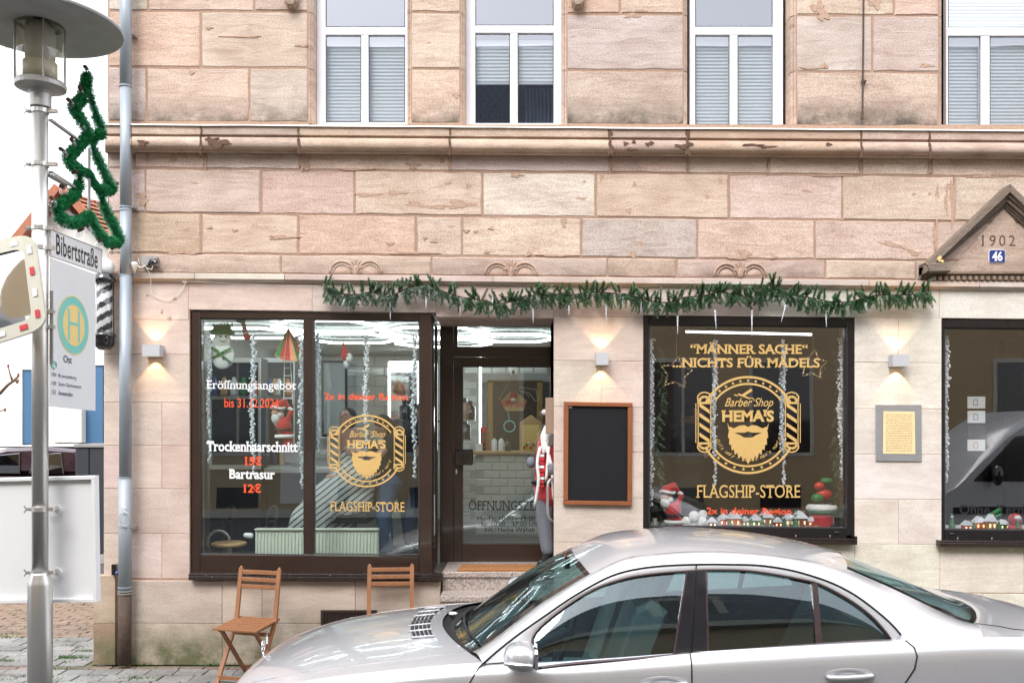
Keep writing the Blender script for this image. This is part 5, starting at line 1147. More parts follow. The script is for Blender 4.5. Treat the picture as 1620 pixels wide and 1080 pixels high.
# ================= PEOPLE =================
def hand(mb, w_, d, up, s=1.0, side=1, curl=.5):
    w_ = Vector(w_); d = Vector(d).normalized(); up = Vector(up); lat = d.cross(up).normalized()*side; nrm = lat.cross(d)
    mb.cap(w_, w_+d*.05*s, .026*s, .03*s, 8); palm = w_+d*.085*s; mb.ell(w_+d*.055*s, (.034*s,.034*s,.034*s), 10, 6)
    for i, (o, l) in enumerate(((-.027,.062),(-.009,.072),(.009,.068),(.027,.052))):
        b = w_+d*.07*s+lat*o*s; k = b+d*l*.5*s-nrm*curl*.012*s; mb.cap(b, k, .0098*s, .009*s, 6); mb.cap(k, k+(d*(1-curl*.6)-nrm*curl).normalized()*l*.5*s, .009*s, .0075*s, 6)
    t = w_+d*.03*s-lat*.026*s; mb.cap(t, t+(d*.6-lat*.8).normalized()*.045*s, .012*s, .009*s, 6); t2 = t+(d*.6-lat*.8).normalized()*.045*s; mb.cap(t2, t2+d*.025*s, .009*s, .008*s, 6)
def limb(mb, pts, rs):
    for i in range(len(pts)-1): mb.cap(pts[i], pts[i+1], rs[i], rs[i+1], 12)
def head(mb, c, f, s=1.0):
    c = Vector(c); f = Vector(f).normalized(); r = Vector((0,0,1)).cross(f).normalized(); u = f.cross(r)
    rot = Matrix((r, f, u)).transposed()
    mb.ell(c, (.077*s,.095*s,.105*s), 16, 12, rot); mb.ell(c+f*.03*s-u*.06*s, (.055*s,.06*s,.06*s), 14, 8, rot)
    mb.cap(c+f*.092*s+u*.012*s, c+f*.115*s-u*.02*s, .010*s, .016*s, 8); mb.cap(c+f*.09*s-u*.052*s-r*.018*s, c+f*.09*s-u*.052*s+r*.018*s, .009*s, .009*s, 6)
    for q in (-1,1): mb.ell(c+r*q*.078*s-u*.005*s, (.014*s,.022*s,.033*s), 8, 6, rot); mb.ell(c+f*.082*s+r*q*.03*s+u*.012*s, (.014*s,.01*s,.008*s), 8, 5, rot)
def hair(o_, c, f, s, mat, name='hair', low=0.0):
    c = Vector(c); f = Vector(f).normalized(); r = Vector((0,0,1)).cross(f).normalized(); u = f.cross(r); rot = Matrix((r, f, u)).transposed()
    mb = MB().ell(c+u*.03*s-f*.018*s, (.087*s,.098*s,.095*s), 16, 10, rot).ell(c-f*.03*s-u*.01*s, (.086*s,.085*s,.10*s), 14, 8, rot); remesh(mb.build(name, mat, o_, smooth=True), .008, 1)
    e = MB()
    for q in (-1,1): e.ell(c+f*.09*s+r*q*.031*s+u*.012*s, (.007*s,.006*s,.006*s), 6, 4)
    e.build('eyes', 'ink_black', o_)
# barber bending over the client
YBb = 1.25
def B(px, py, Y=YBb): return Q(px, py, Y)
bar = thing('person', 'barber in a dark shirt and blue jeans leaning over the client in the striped cape', 'person', (0,0,0))
hd_ = B(606, 674, 1.15); sh1, sh2 = B(628, 688, 1.1), B(634, 684, 1.5); hip1, hip2 = B(615, 765, 1.2), B(640, 764, 1.5)
mb = MB(); head(mb, hd_, (-.8,-.3,-.55)); mb.cap(hd_+Vector((.05,.05,-.05)), (sh1+sh2)/2, .055, .07); limb(mb, [(sh1+sh2)/2, (hip1+hip2)/2], [.12,.13])
e1, w1 = B(598,722,.95), B(566,715,.9); limb(mb, [sh1, e1, w1], [.055,.042,.03]); hand(mb, w1, (-1,-.1,.1), (0,-1,0))
e2, w2_ = B(604,716,1.75), B(572,694,1.5); limb(mb, [sh2, e2, w2_], [.055,.042,.03]); hand(mb, w2_, (-1,-.3,.2), (0,-1,0))
k1, a1 = B(607,815,1.1), B(612,866,1.2); k2, a2 = B(646,812,1.45), B(650,862,1.6)
limb(mb, [hip1,k1,a1], [.085,.06,.04]); limb(mb, [hip2,k2,a2], [.085,.06,.04]); remesh(mb.build('body', 'skin', bar, smooth=True), .009, 2)
mb = MB(); limb(mb, [(sh1+sh2)/2, (hip1+hip2)/2], [.165,.165]); mb.ell((sh1+sh2)/2, (.15,.24,.12)); limb(mb, [sh1, (sh1+e1)/2], [.08,.07]); limb(mb, [sh2,(sh2+e2)/2], [.08,.07]); remesh(mb.build('shirt', 'shirt_dark', bar, smooth=True), .013, 3)
mb = MB(); limb(mb, [hip1,k1,a1], [.12,.085,.075]); limb(mb, [hip2,k2,a2], [.12,.085,.075]); mb.cap(hip1, hip2, .13, .13); remesh(mb.build('jeans', 'denim', bar, smooth=True), .013, 3)
mb = MB()
for a in (a1, a2): mb.cap(Vector((a.x+.02,a.y,FZ+.045)), Vector((a.x-.17,a.y-.06,FZ+.035)), .055, .04)
remesh(mb.build('shoes', 'black_leather', bar, smooth=True), .01, 2); hair(bar, hd_, (-.8,-.3,-.55), 1, 'hair_dark')
# second barber at the right edge
pb = thing('person', 'barber with a teal cuff at the right edge of the left shop window', 'person', (0,0,0))
mb = MB(); x = 664; hb = B(x+6,652,1.6); head(mb, hb, (-1,0,-.2)); s_, h_ = B(x+4,686,1.6), B(x+2,762,1.6); mb.cap(hb, s_, .055, .06); limb(mb, [s_,h_], [.13,.13]); e, w_ = B(x-6,716,1.4), B(x-24,702,1.3); limb(mb, [s_,e,w_], [.06,.045,.032]); hand(mb, w_, (-1,0,.3), (0,-1,0)); limb(mb, [h_,B(x,815,1.5),B(x-2,868,1.5)], [.1,.065,.045]); limb(mb, [h_,B(x+8,815,1.8),B(x+6,862,1.8)], [.1,.065,.045])
remesh(mb.build('body', 'skin', pb, smooth=True), .01, 2); mb = MB(); limb(mb, [s_,h_], [.175,.17]); limb(mb, [s_,(s_*.4+e*.6)], [.09,.07]); remesh(mb.build('shirt', 'shirt_dark', pb, smooth=True), .014, 3)
mb = MB(); limb(mb, [h_,B(x,815,1.5),B(x-2,868,1.5)], [.13,.09,.08]); limb(mb, [h_,B(x+8,815,1.8),B(x+6,862,1.8)], [.13,.09,.08]); remesh(mb.build('trousers', 'shirt_dark', pb, smooth=True), .014, 3); hair(pb, hb, (-1,0,-.2), 1, 'hair_dark')
mb = MB(); mb.cap(e*.5+w_*.5, w_, .05, .042); remesh(mb.build('cuff', 'teal', pb, smooth=True), .01, 1)
mb = MB()
for xx, yy in ((x-2,1.5),(x+6,1.8)): f_ = B(xx,870,yy); mb.cap(Vector((f_.x,f_.y,FZ+.045)), Vector((f_.x-.2,f_.y-.03,FZ+.035)), .055,.04)
remesh(mb.build('shoes', 'felt_grey', pb, smooth=True), .01, 2)
# client reclining under the striped cape
cl = thing('person', 'client reclining in the barber chair under a striped cape', 'person', (0,0,0)); hc = B(549, 662, 1.0)
mb = MB(); head(mb, hc, (-.3,-.75,.35)); n_ = B(553, 690, 1.05); mb.cap(hc, n_, .055, .06); tr_ = B(560,750,1.1); limb(mb, [n_,tr_], [.12,.14]); kn = B(490,800,1.0); limb(mb, [tr_,kn,B(468,866,1.0)], [.1,.07,.05]); el = B(560,740,.9); limb(mb, [n_,el,B(535,752,.85)], [.06,.045,.03]); hand(mb, B(535,752,.85), (-1,0,-.2), (0,-1,0))
remesh(mb.build('body', 'skin', cl, smooth=True), .011, 2); hair(cl, hc, (-.3,-.75,.35), 1, 'hair_dark')
mb = MB(); limb(mb, [B(556,700,1.05), B(566,742,1.05), B(560,790,1.05)], [.11,.2,.2]); limb(mb, [B(560,755,.98), B(520,790,.95), B(484,824,.95)], [.2,.2,.17]); mb.cap(B(484,824,.95), B(470,845,.95), .17, .12); mb.cap(B(516,800,.95), B(500,838,.95), .2, .16); mb.cap(B(560,790,1.0), B(540,836,1.0), .19, .1); o = remesh(mb.build('striped_cape', 'striped_cape', cl, smooth=True), .016, 6)
ch = thing('barber_chair', 'black barber chair under the reclining client', 'chair', (0,0,0)); MB().slab([(B(505,0).x,.85),(B(590,0).x,.85),(B(590,0).x,1.45),(B(505,0).x,1.45)], FZ+.38, FZ+.48, .02, 'xy').build('seat', 'black_leather', ch); MB().bar(B(585,800,1.2), B(575,712,1.2), .5, .09, (0,1,0)).build('backrest', 'black_leather', ch); MB().lathe([(.3,0),(.3,.02),(.05,.05),(.04,.38)], (B(550,0).x,1.15,FZ), 20).build('pedestal', 'steel', ch)
# man in a grey hoodie inside the middle window
hm = thing('person', 'man in a grey hoodie looking down behind the left side of the middle shop window', 'person', (0,0,0)); YM = 1.9
def G(px, py, Y=YM): return Q(px, py, Y)
h_ = G(1099, 648); mb = MB(); head(mb, h_, (.85,-.2,-.35)); n_ = G(1090,676); mb.cap(h_, n_, .055, .06); hp_ = G(1086,790); limb(mb, [n_,hp_], [.13,.14]); e, w_ = G(1078,728,1.65), G(1112,722,1.55); limb(mb, [n_,e,w_], [.06,.045,.03]); hand(mb, w_, (1,0,.3), (0,-1,0)); remesh(mb.build('body', 'skin', hm, smooth=True), .01, 2)
mb = MB(); limb(mb, [G(1088,690),hp_], [.19,.2]); mb.ell(G(1088,684), (.2,.24,.12)); limb(mb, [G(1082,690,1.75),e,w_*.85+e*.15], [.10,.085,.06]); mb.cap(G(1082,676), G(1090,670), .09, .08); remesh(mb.build('hoodie', 'hoodie', hm, smooth=True), .014, 3)
mb = MB(); limb(mb, [hp_,G(1082,860),G(1080,905)], [.16,.1,.08]); limb(mb, [hp_+Vector((0,.2,0)),G(1092,860,2.1),G(1090,900,2.1)], [.15,.1,.08]); remesh(mb.build('trousers', 'shirt_dark', hm, smooth=True), .014, 3); hair(hm, h_, (.85,-.2,-.35), 1, 'hair_dark')
mb = MB(); mb.obox(w_+Vector((.1,-.02,.06)), (.075,.012,.14)); mb.build('phone', 'gloss_black', hm)
# life-size santa at the door
ls = thing('life_size_santa', 'life-size santa doll in red coat and grey trousers standing right of the door', 'santa', (0,0,0)); Y = .3
def s(px, py, w_=0): return Q(px, py, Y+w_)
mb = MB(); limb(mb, [s(876,704),s(875,772)], [.16,.19]); limb(mb, [s(862,705,-.05),s(858,742,-.1),s(871,742,-.2)], [.07,.06,.05]); limb(mb, [s(902,705),s(908,760)], [.07,.05]); remesh(mb.build('coat', 'santa_red', ls, smooth=True), .012, 3)
head_ = MB(); head(head_, s(880,664), (-.3,-1,0), 1.05); head_.cap(s(880,664), s(881,700), .06, .07); remesh(head_.build('head', 'skin', ls, smooth=True), .008, 2)
mb = MB(); mb.ell(s(871,688,-.12), (.085,.07,.12)).cap(s(865,690,-.14), s(861,714,-.17), .065, .025).cap(s(878,672,-.1), s(868,690,-.1), .05, .07); remesh(mb.build('beard', 'fur_white', ls, smooth=True), .008, 2)
mb = MB(); mb.ell(s(881,652), (.115,.12,.10)).cap(s(881,640), s(893,625), .09, .05).cap(s(893,625), s(903,640), .045, .025); remesh(mb.build('hat', 'santa_red', ls, smooth=True), .01, 3)
mb = MB(); mb.loop([s(881,652)+Vector((.12*math.cos(a),.125*math.sin(a),.0)) for a in [math.pi*k/10 for k in range(20)]], .03, 8); mb.ell(s(904,643), .04); remesh(mb.build('fur_trim', 'fur_white', ls, smooth=True), .01, 1)
mb = MB(); mb.tube(cat_rom([s(855,706,-.2),s(850,730,-.22),s(852,760,-.22),s(846,800,-.18)], 12), .014, 8).tube(cat_rom([s(868,706,-.22),s(866,740,-.24),s(864,760,-.22)], 8), .014, 8).tube(cat_rom([s(862,700,-.2),s(872,735,-.24),s(876,790,-.2)], 10), .014, 8); mb.build('fur_edging', 'fur_white', ls, smooth=True)
for k in range(9): MB().slab(rrect(s(852,0,-.19).x, s(861,0,-.19).x, s(0,720+k*6,-.19).z-.016, s(0,720+k*6,-.19).z+.01, .005), Y-.17, Y-.2, .004).build('checked_scarf', ('santa_red','reflex_red')[k%2] if k%3 else 'vinyl_white', ls)
mb = MB(); limb(mb, [s(868,768),s(862,820),s(868,868)], [.12,.09,.075]); limb(mb, [s(892,768),s(890,820),s(890,868)], [.12,.09,.075]); mb.cap(s(868,765), s(892,765), .14,.14); remesh(mb.build('trousers', 'felt_grey', ls, smooth=True), .012, 3)
mb = MB().loop([s(876,762)+Vector((.195*math.cos(a),.19*math.sin(a),0)) for a in [math.pi*k/10 for k in range(20)]], .025, 6); mb.build('belt', 'black_leather', ls, smooth=True)
mb = MB(); mb.cap(Vector((s(866,0).x,Y,FZ+.08)), Vector((s(868,0).x,Y,FZ+.03)), .07,.05); mb.cap(Vector((s(868,0).x,Y,FZ+.06)), Vector((s(857,0).x,Y-.14,FZ+.05)), .065,.06); mb.cap(Vector((s(890,0).x,Y,FZ+.07)), Vector((s(886,0).x,Y-.16,FZ+.05)), .065,.06); remesh(mb.build('boots', 'black_leather', ls, smooth=True), .01, 2)
mb = MB().ell(s(840,731,-.12), (.045,.05,.055)).ell(s(872,742,-.22), (.05,.05,.06)).cap(s(868,737,-.24), s(877,734,-.24), .022,.02); remesh(mb.build('gloves', 'felt_grey', ls, smooth=True), .008, 2)
hr = thing('pull_handle', 'grey bow shaped pull handle in front of the life-size santa', 'handle bar', (0,0,0)); mb = MB().tube(cat_rom([Q(880,757,.08),Q(871,758,.02),Q(867,764,.0),Q(866.5,790,.0),Q(867,815,.0),Q(872,823,.02),Q(880,825,.08)], 26), .013, 10); mb.build('bar', 'steel_dull', hr, smooth=True)
# ================= ON THE FACADE =================
dp = thing('downpipe', 'grey zinc rain downpipe with cast iron foot beside the corner of the house', 'downpipe', (QX(198), -.12, 0)); Yp = -.12
def pipe(y0, y1, r, mat, name, x0=199.0, x1=None):
    x1 = x0 if x1 is None else x1; MB().tube([Q(x0,y0,Yp), Q(x1,y1,Yp)], r, 20).build(name, mat, dp, smooth=True)
pipe(-95, 137, .052, 'zinc', 'pipe'); pipe(137.5, 330, .049, 'zinc', 'pipe'); pipe(330.5, 436, .050, 'zinc', 'pipe'); pipe(436.5, 755, .052, 'zinc', 'pipe', 199, 198)
pipe(755.5, 934, .056, 'zinc', 'pipe', 198, 197.5); pipe(934.5, 1050, .058, 'cast_iron', 'pipe', 197.5, 197)
for y, r in ((137,.056),(328,.054),(333,.054),(436,.054),(755,.059),(833,.059),(928,.062),(934,.064),(938,.064)): MB().lathe([(r,-.006),(r,.006)], Q(198.4 if y < 700 else 197.8, y, Yp), 20).build('collar', 'zinc' if y < 930 else 'steel_dull', dp, smooth=False)
for y in (331, 833, 60): MB().box(QX(199,Yp)-.005, QX(206,Yp)+.02, Yp, .0, QZ(y)-.012, QZ(y)+.008).build('bracket', 'steel_dull', dp)
MB().loop([Q(197.8,820,Yp-.062)+Vector((.05*math.cos(a),-.01,.065*math.sin(a))) for a in [math.pi*k/12 for k in range(24)]], .0035, 6).loop([Q(197.8,806,Yp-.062)+Vector((.02*math.cos(a),-.01,.025*math.sin(a))) for a in [math.pi*k/8 for k in range(16)]], .003, 6).build('wire_ring', 'steel', dp, smooth=True)
MB().box(QX(183), QX(191), -.09, .0, QZ(907), QZ(890)).build('socket', 'gloss_black', dp); MB().ell(Q(186,906,-.1), .022).build('blue_bag', 'plate_blue', dp, smooth=True)
# wall lamps with real spots
def walllamp(px, py, w_, h_, label):
    o = thing('wall_lamp', label, 'wall lamp', (0,0,0), 'cube wall lamps shining up and down the facade'); c = Q(px, py, -.06)
    hw, hh = w_/S/2, h_/S/2
    mb = MB()
    for a, b, y0, y1 in ((-hw,-hw+.006,-.115,-.012),(hw-.006,hw,-.115,-.012),(-hw+.0061,hw-.0061,-.115,-.109),(-hw+.0061,hw-.0061,-.02,-.012)): mb.box(c.x+a, c.x+b, y0, y1, c.z-hh, c.z+hh)
    mb.build('housing', 'lamp_white', o)
    MB().box(c.x-hw+.007, c.x+hw-.007, -.108, -.021, c.z-.02, c.z+.02).build('led_module', 'warm_bulb', o)
    MB().box(c.x-.03, c.x+.03, -.0115, .004, c.z-.03, c.z+.03).build('back_plate', 'steel_dull', o)
    for sg in (-1, 1):
        l = bpy.data.lights.new('lamp_beam', 'SPOT'); l.energy = 2.9; l.color = (1,.62,.30); l.spot_size = math.radians(84); l.spot_blend = .22; l.shadow_soft_size = .012
        lo = bpy.data.objects.new('lamp_beam', l); sc.collection.objects.link(lo); lo.parent = o; lo.location = (c.x, -.055, c.z+sg*(hh-.008)); lo.rotation_euler = (math.pi if sg > 0 else 0, 0, 0)
walllamp(242.5, 555, 27, 18, 'white cube wall lamp left of the left shop window'); walllamp(952, 568, 19.5, 19, 'white cube wall lamp above the blackboard'); walllamp(1421.5, 570.5, 25, 18.5, 'white cube wall lamp above the metal plaque')
bb = thing('blackboard', 'empty black chalkboard in a brown wooden frame hanging between door and window', 'blackboard', (0,0,0))
def fbar(par, pts, Y0, Y1, mat, name, b=.004): return MB().slab([(Q(x,y,Y1).x, Q(x,y,Y1).z) for x, y in pts], Y0, Y1, b).build(name, mat, par)
fbar(bb, [(892,635),(1001,637),(1000,643.5),(893,641.5)], -.005, -.045, 'wood_frame', 'frame_rail'); fbar(bb, [(891.5,791.5),(999.5,793),(999.5,799.5),(891,797.5)], -.005, -.045, 'wood_frame', 'frame_rail')
fbar(bb, [(892,641.8),(899.5,642),(898.8,791.2),(891.5,791.2)], -.005, -.045, 'wood_frame', 'frame_stile'); fbar(bb, [(993.5,643.8),(1000.8,643.8),(999.7,792.8),(993,792.8)], -.005, -.045, 'wood_frame', 'frame_stile')
fbar(bb, [(899.5,642),(993.5,643.5),(993,792.5),(899,791.2)], -.004, -.022, 'slate_board', 'board', .001); fbar(bb, [(900,642.5),(905,642.6),(905,645),(900,645)], -.02, -.024, 'vinyl_white', 'sticker', .0005)
pl = thing('metal_plaque', 'brushed metal plaque with a yellowed page of small print on the right pillar', 'plaque', (0,0,0))
fbar(pl, [(1386,639.5),(1458,640),(1458.5,729.5),(1386,729)], -.004, -.014, 'brushed', 'plate', .002); MB().slab([(p.x,p.z) for p in (Q(1397.5,650.5,-.0155),Q(1447,651,-.0155),Q(1448,718,-.0155),Q(1397,717.5,-.0155))], -.012, -.0175, .001).build('paper', 'paper', pl)
mb = MB()
for k in range(23):
    y = 655+k*2.65; x = 1401.5
    while x < 1443:
        l = R.uniform(1.2,4.5); a, b = Q(x,y,-.0178), Q(min(x+l,1443.5),y+.9+(l>3)*.1,-.0178); mb.add([(a.x,-.0178,b.z),(b.x,-.0178,b.z),(b.x,-.0178,a.z),(a.x,-.0178,a.z)], [(0,1,2,3)]); x += l+.9
simple('print_brown', (.42,.27,.12), .8); mb.build('print', 'print_brown', pl, recalc=False)
for x, y in ((1391,646),(1453,646.5),(1391,722),(1453,722.5)): MB().lathe([(.005,0),(.005,.003)], Q(x,y,-.016), 8, 'y').build('screw', 'steel', pl)
n46 = thing('house_number', 'blue enamel house number plate reading 46 under the carved year', 'house number', (0,0,0)); a, b = Q(1564.5,394.5,-.03), Q(1591,416,-.03)
cc = .018; oc = lambda e: [(a.x+cc,a.z-e),(b.x-cc,a.z-e),(b.x-e,a.z-cc),(b.x-e,b.z+cc),(b.x-cc,b.z+e),(a.x+cc,b.z+e),(a.x+e,b.z+cc),(a.x+e,a.z-cc)]
MB().slab(oc(0), -.018, -.026, .002).build('rim', 'enamel_white', n46); MB().slab(oc(.005), -.0262, -.029, .001).build('plate', 'plate_blue', n46)
text_on('46', n46, 'enamel_white', 'lettering', lambda u, v, w_: Q(1569.5+16.5*u, 413-15.5*v, -.030-w_))
sb_ = thing('alarm_box', 'small grey box with black camera and white cables beside the downpipe', 'box', (0,0,0))
MB().slab(rrect(QX(228), QX(252), QZ(422.5), QZ(407), .008), -.0, -.07, .004).build('box', 'steel_dull', sb_); MB().ell(Q(244,414,-.09), (.035,.03,.03)).cap(Q(240,412,-.09), Q(236,419,-.09), .022,.016).build('camera', 'gloss_black', sb_, smooth=True); MB().ell(Q(245,414,-.118), .008).build('lens', 'vinyl_white', sb_, smooth=True)
MB().lathe([(.002,-.0),(.03,.075),(.032,.09),(.02,.1)], Q(213,432,-.12), 12).build('cable_cap', 'cable_white', sb_, smooth=True)
mb = MB(); mb.tube(cat_rom([Q(206,432,-.1),Q(207,423,-.11),Q(214,419,-.12),Q(222,423,-.12),Q(230,420,-.1)], 20), .006, 6); mb.tube(cat_rom([Q(230,421,-.06),Q(238,436,-.065),Q(239.5,463,-.02),Q(250,471,-.02),Q(262,474,-.02),Q(276,470,-.02),Q(287,458,-.02),Q(295,445,-.03)], 40), .0028, 5); mb.tube([Q(223,424,-.12),Q(219,410,-.14)], .002, 4); mb.tube([Q(231,424,-.1),Q(240,426,-.09),Q(242,421,-.08)], .004, 5); mb.build('cable', 'cable_white', sb_, smooth=True)
tag(MB().tube(cat_rom([Q(295,445,-.035),Q(400,450,-.04),Q(505,453,-.05)], 16), .0016, 4).box(QX(290),QX(297),-.03,0,QZ(447),QZ(444)).build('guide_wire', 'cable_white'), 'thin pale wire running below the stone ledge towards the fir garland', 'wire')
vg = thing('cellar_vent', 'dark metal cellar vent grille in the plinth behind the car bonnet', 'vent', (0,0,0)); Y = -.034
for q in ((509,963,597,967.5),(509,988,597,992),(509,967.6,514,987.9),(592,967.6,597,987.9)): MB().slab([(QX(q[0]),QZ(q[3])),(QX(q[2]),QZ(q[3])),(QX(q[2]),QZ(q[1])),(QX(q[0]),QZ(q[1]))], -.02, -.05, .003).build('frame_bar', 'brown_frame', vg)
MB().box(QX(514), QX(592), -.034, -.032, QZ(988), QZ(967.5)).build('backing', 'ink_black', vg)
for k in range(19): x = 516.5+k*4; MB().box(QX(x), QX(x+1.9), -.046, -.034, QZ(987.8), QZ(967.7)).build('slat', 'brown_frame', vg)
# small marks on the wall
mk = 'mortar_light'
for px, py in ((233,467),(276,471),(256,493),(268,503),(236,275),(925,287),(632,417)): patch(mk, px, py, R.uniform(1.5,3), R.uniform(1.5,3), -.005)
# barber pole on the side of the house
bp_ = thing('barber_pole', 'black and white striped barber pole lamp on the corner of the house', 'barber pole', (0,0,0)); Yb = -.13
cb = Q(165.5, 500, Yb); kx = (D+Yb)/F
zz = lambda py: QZ(py, Yb)
MB().lathe([(.02,zz(449)),(.085,zz(448)),(.1,zz(446)),(.1,zz(440)),(.088,zz(438)),(.088,zz(435)),(.06,zz(432.5)),(.02,zz(432))], (cb.x,Yb,0), 24).build('top_cap', 'gloss_black', bp_, smooth=True)
MB().lathe([(.02,zz(553.5)),(.05,zz(553)),(.085,zz(547)),(.092,zz(541)),(.092,zz(535)),(.1,zz(533)),(.1,zz(528)),(.085,zz(527))], (cb.x,Yb,0), 24).build('bottom_cap', 'gloss_black', bp_, smooth=True)
MB().ell(Q(167,423,Yb), (.08,.08,.085), 20, 12).build('globe', 'enamel_white', bp_, smooth=True)
n = 28; rows = [[], []]
cyl = MB(); nz_ = 40
for i in range(nz_+1):
    for j in range(n):
        a = 2*math.pi*j/n; cyl.v.append((cb.x+.066*math.cos(a), Yb+.066*math.sin(a), zz(528)+(zz(448)-zz(528))*i/nz_))
for i in range(nz_):
    for j in range(n):
        cyl.f.append((i*n+j, i*n+(j+1)%n, (i+1)*n+(j+1)%n, (i+1)*n+j)); cyl.m.append(int((i/nz_*4 - 2*j/n + 10)*2.0) % 2)
cyl.build('stripes', ['enamel_white','ink_black'], bp_, smooth=True, recalc=False)
MB().lathe([(.078,zz(528)),(.078,zz(448))], (cb.x,Yb,0), 28).build('glass_tube', 'glass_bulb', bp_, smooth=True)
for a in (-.1, math.pi+.1, -math.pi/2-.9): MB().tube([(cb.x+.086*math.cos(a),Yb+.086*math.sin(a),zz(528)),(cb.x+.086*math.cos(a),Yb+.086*math.sin(a),zz(448))], .006, 6).build('rod', 'gloss_black', bp_)
MB().box(cb.x+.05, QX(171)+.01, Yb-.03, Yb+.03, zz(445), zz(441)).box(cb.x+.05, QX(171)+.01, Yb-.03, Yb+.03, zz(538), zz(534)).build('bracket', 'gloss_black', bp_)
# ---- fir garlands with plastic icicles ----
def fgarland(path, label, frost, name='fir_garland'):
    pts = [Q(x, y, -.10) for x, y in path]; n = int((path[-1][0]-path[0][0])/5.6); c = cat_rom(pts, n); mb = MB(); mb.mi = 2; mb.tube(c, .006, 5)
    for i, p in enumerate(c):
        t = i/(n-1); FROST[0] = frost(t)
        for q in range(4):
            up = R.random() < .34; a = R.gauss(math.pi/2 if up else -math.pi/2, .6); l = R.uniform(.10,.15)*(.8 if up else 1.0)
            FROST[0] = frost(t)*(1.5 if not up else .4)
            sprig(mb, p+Vector((R.uniform(-.02,.02),0,0)), p+Vector((math.cos(a)*l, R.uniform(-.09,.03), math.sin(a)*l)), 1.0, 180, .70, .026)
    return tag(mb.build(name, FM, recalc=False), label, 'garland')
fgarland([(515,452),(530,462),(560,466),(590,462),(612,470),(632,462),(655,452),(680,452),(705,462),(730,470),(760,474),(790,480),(820,474),(850,466),(880,466),(905,466),(940,462),(974,464)], 'frosted green fir garland hanging above the left window and the door', lambda t: .28 if t < .5 else .10)
fgarland([(984,464),(1000,468),(1030,476),(1060,478),(1085,470),(1110,468),(1140,462),(1165,466),(1190,470),(1215,452),(1240,462),(1262,468),(1290,472),(1320,478),(1350,476),(1380,468),(1410,466),(1440,466),(1470,461)], 'green fir garland hanging above the middle shop window', lambda t: .06)
for i, (px, y0, y1, dx) in enumerate(((545,474,487,-5),(617.5,478,505,0),(674,470,488,0),(728,484,500,0),(779,470,490,0),(843.5,486,511,0),(900,484,498,0),(959,482,507,0),(1014,478,496,0),(1072,498,528,0),(1131,490,520,2),(1189.5,488,531,0),(1243,482,509,-7),(1306.5,490,517,1),(1370,480,492,0),(985,470,486,0))):
    L_ = (y1-y0); p0 = Q(px, y0, -.13); p1 = Q(px+dx, y1, -.13); k = 9; pts = [p0+(p1-p0)*j/k for j in range(k+1)]
    rs = [(.0085*(1-j/k)+.0015)*(1.15 if j%2 else .85) for j in range(k+1)]
    tag(MB().tube(pts, rs, 7).build('icicle', 'ice', smooth=False), 'plastic icicle number %s from the left hanging under the fir garlands' % ['one','two','three','four','five','six','seven','eight','nine','eleven','twelve','thirteen','fourteen','fifteen','sixteen','ten'][i], 'icicle', 'plastic icicles under the fir garlands')
# ================= FOLDING CHAIRS =================
def chair(label):
    o = local_thing('folding_chair', label, 'chair', (0,0,0), 'brown wooden folding chairs in front of the shop')
    W_ = .19; ht = .93
    def leg(name, a, b, th=.034, wd=.02): return MB().bar(a, b, wd, th, (0,1,0)).build(name, 'wood_chair', o)
    for sx_ in (-1, 1):
        x = sx_*W_
        mb = MB(); pts = [(x,-.20,.0),(x,.06,.42),(x,.10,.50),(x,.17,ht)]
        for i in range(3): mb.bar(pts[i], Vector(pts[i+1])+(Vector(pts[i+1])-Vector(pts[i])).normalized()*.008*(i<2), .021, .036, (1,0,0))
        mb.cap((x,.17,ht), (x,.171,ht+.006), .014, .012, 8); mb.build('back_leg', 'wood_chair', o)
        xi = sx_*(W_-.028); MB().bar((xi,.20,.0), (xi,-.17,.44), .02, .034, (1,0,0)).build('front_leg', 'wood_chair', o)
        MB().bar((xi,-.2,.445), (xi,.17,.475), .02, .03, (1,0,0)).build('seat_rail', 'wood_chair', o)
        MB().cap((x-.015*sx_,-.005,.23), (x+.013*sx_,-.005,.23), .006, .006, 6).build('bolt', 'steel', o)
    for k in range(7):
        y = -.215+k*.058; z = .467+(y+.2)*.08; MB().obox((0,y,z), (.41 if k else .42,.048,.014), Matrix.Rotation(.08,3,'X')).build('seat_slat', 'wood_chair', o)
    for z, h in ((ht-.035,.036),(ht-.098,.036),(ht-.16,.036)):
        y = .10+(.07)*(z-.5)/(ht-.5); MB().slab([(-W_+.012,z-h/2),(W_-.012,z-h/2),(W_-.012,z+h/2),(-W_+.012,z+h/2)], y+.01, y-.006, .003).build('back_slat', 'wood_chair', o)
    for y, z, w_ in ((-.175,.045,W_+.005),(.165,.05,W_-.02),(.03,.385,W_-.0)): MB().bar((-w_,y,z), (w_,y,z), .018, .03, (0,0,1)).build('stretcher', 'wood_chair', o)
    return o
ch1 = chair('brown wooden folding chair standing left, in front of the left shop window')
c1 = gnd(396, 1052)
ch1.location = (-2.27, -.50, 0); ch1.rotation_euler = (0, 0, math.radians(-16)); 
ch2 = dup(ch1, (-1.08, -.34, 0), math.radians(4), 'brown wooden folding chair standing right, half hidden behind the car bonnet')
tagm = MB().slab(rrect(-.008,.008,-.03,.03,.004), -.003, .003); tagm.loop([(0,0,.03),(.008,0,.045),(0,0,.06),(-.008,0,.045)], .001, 4)
lt = tagm.build('paper_tag', 'vinyl_white'); lt.location = Q(422.5, 1012, -.75); tag(lt, 'small white paper tag hanging from the left folding chair', 'tag')
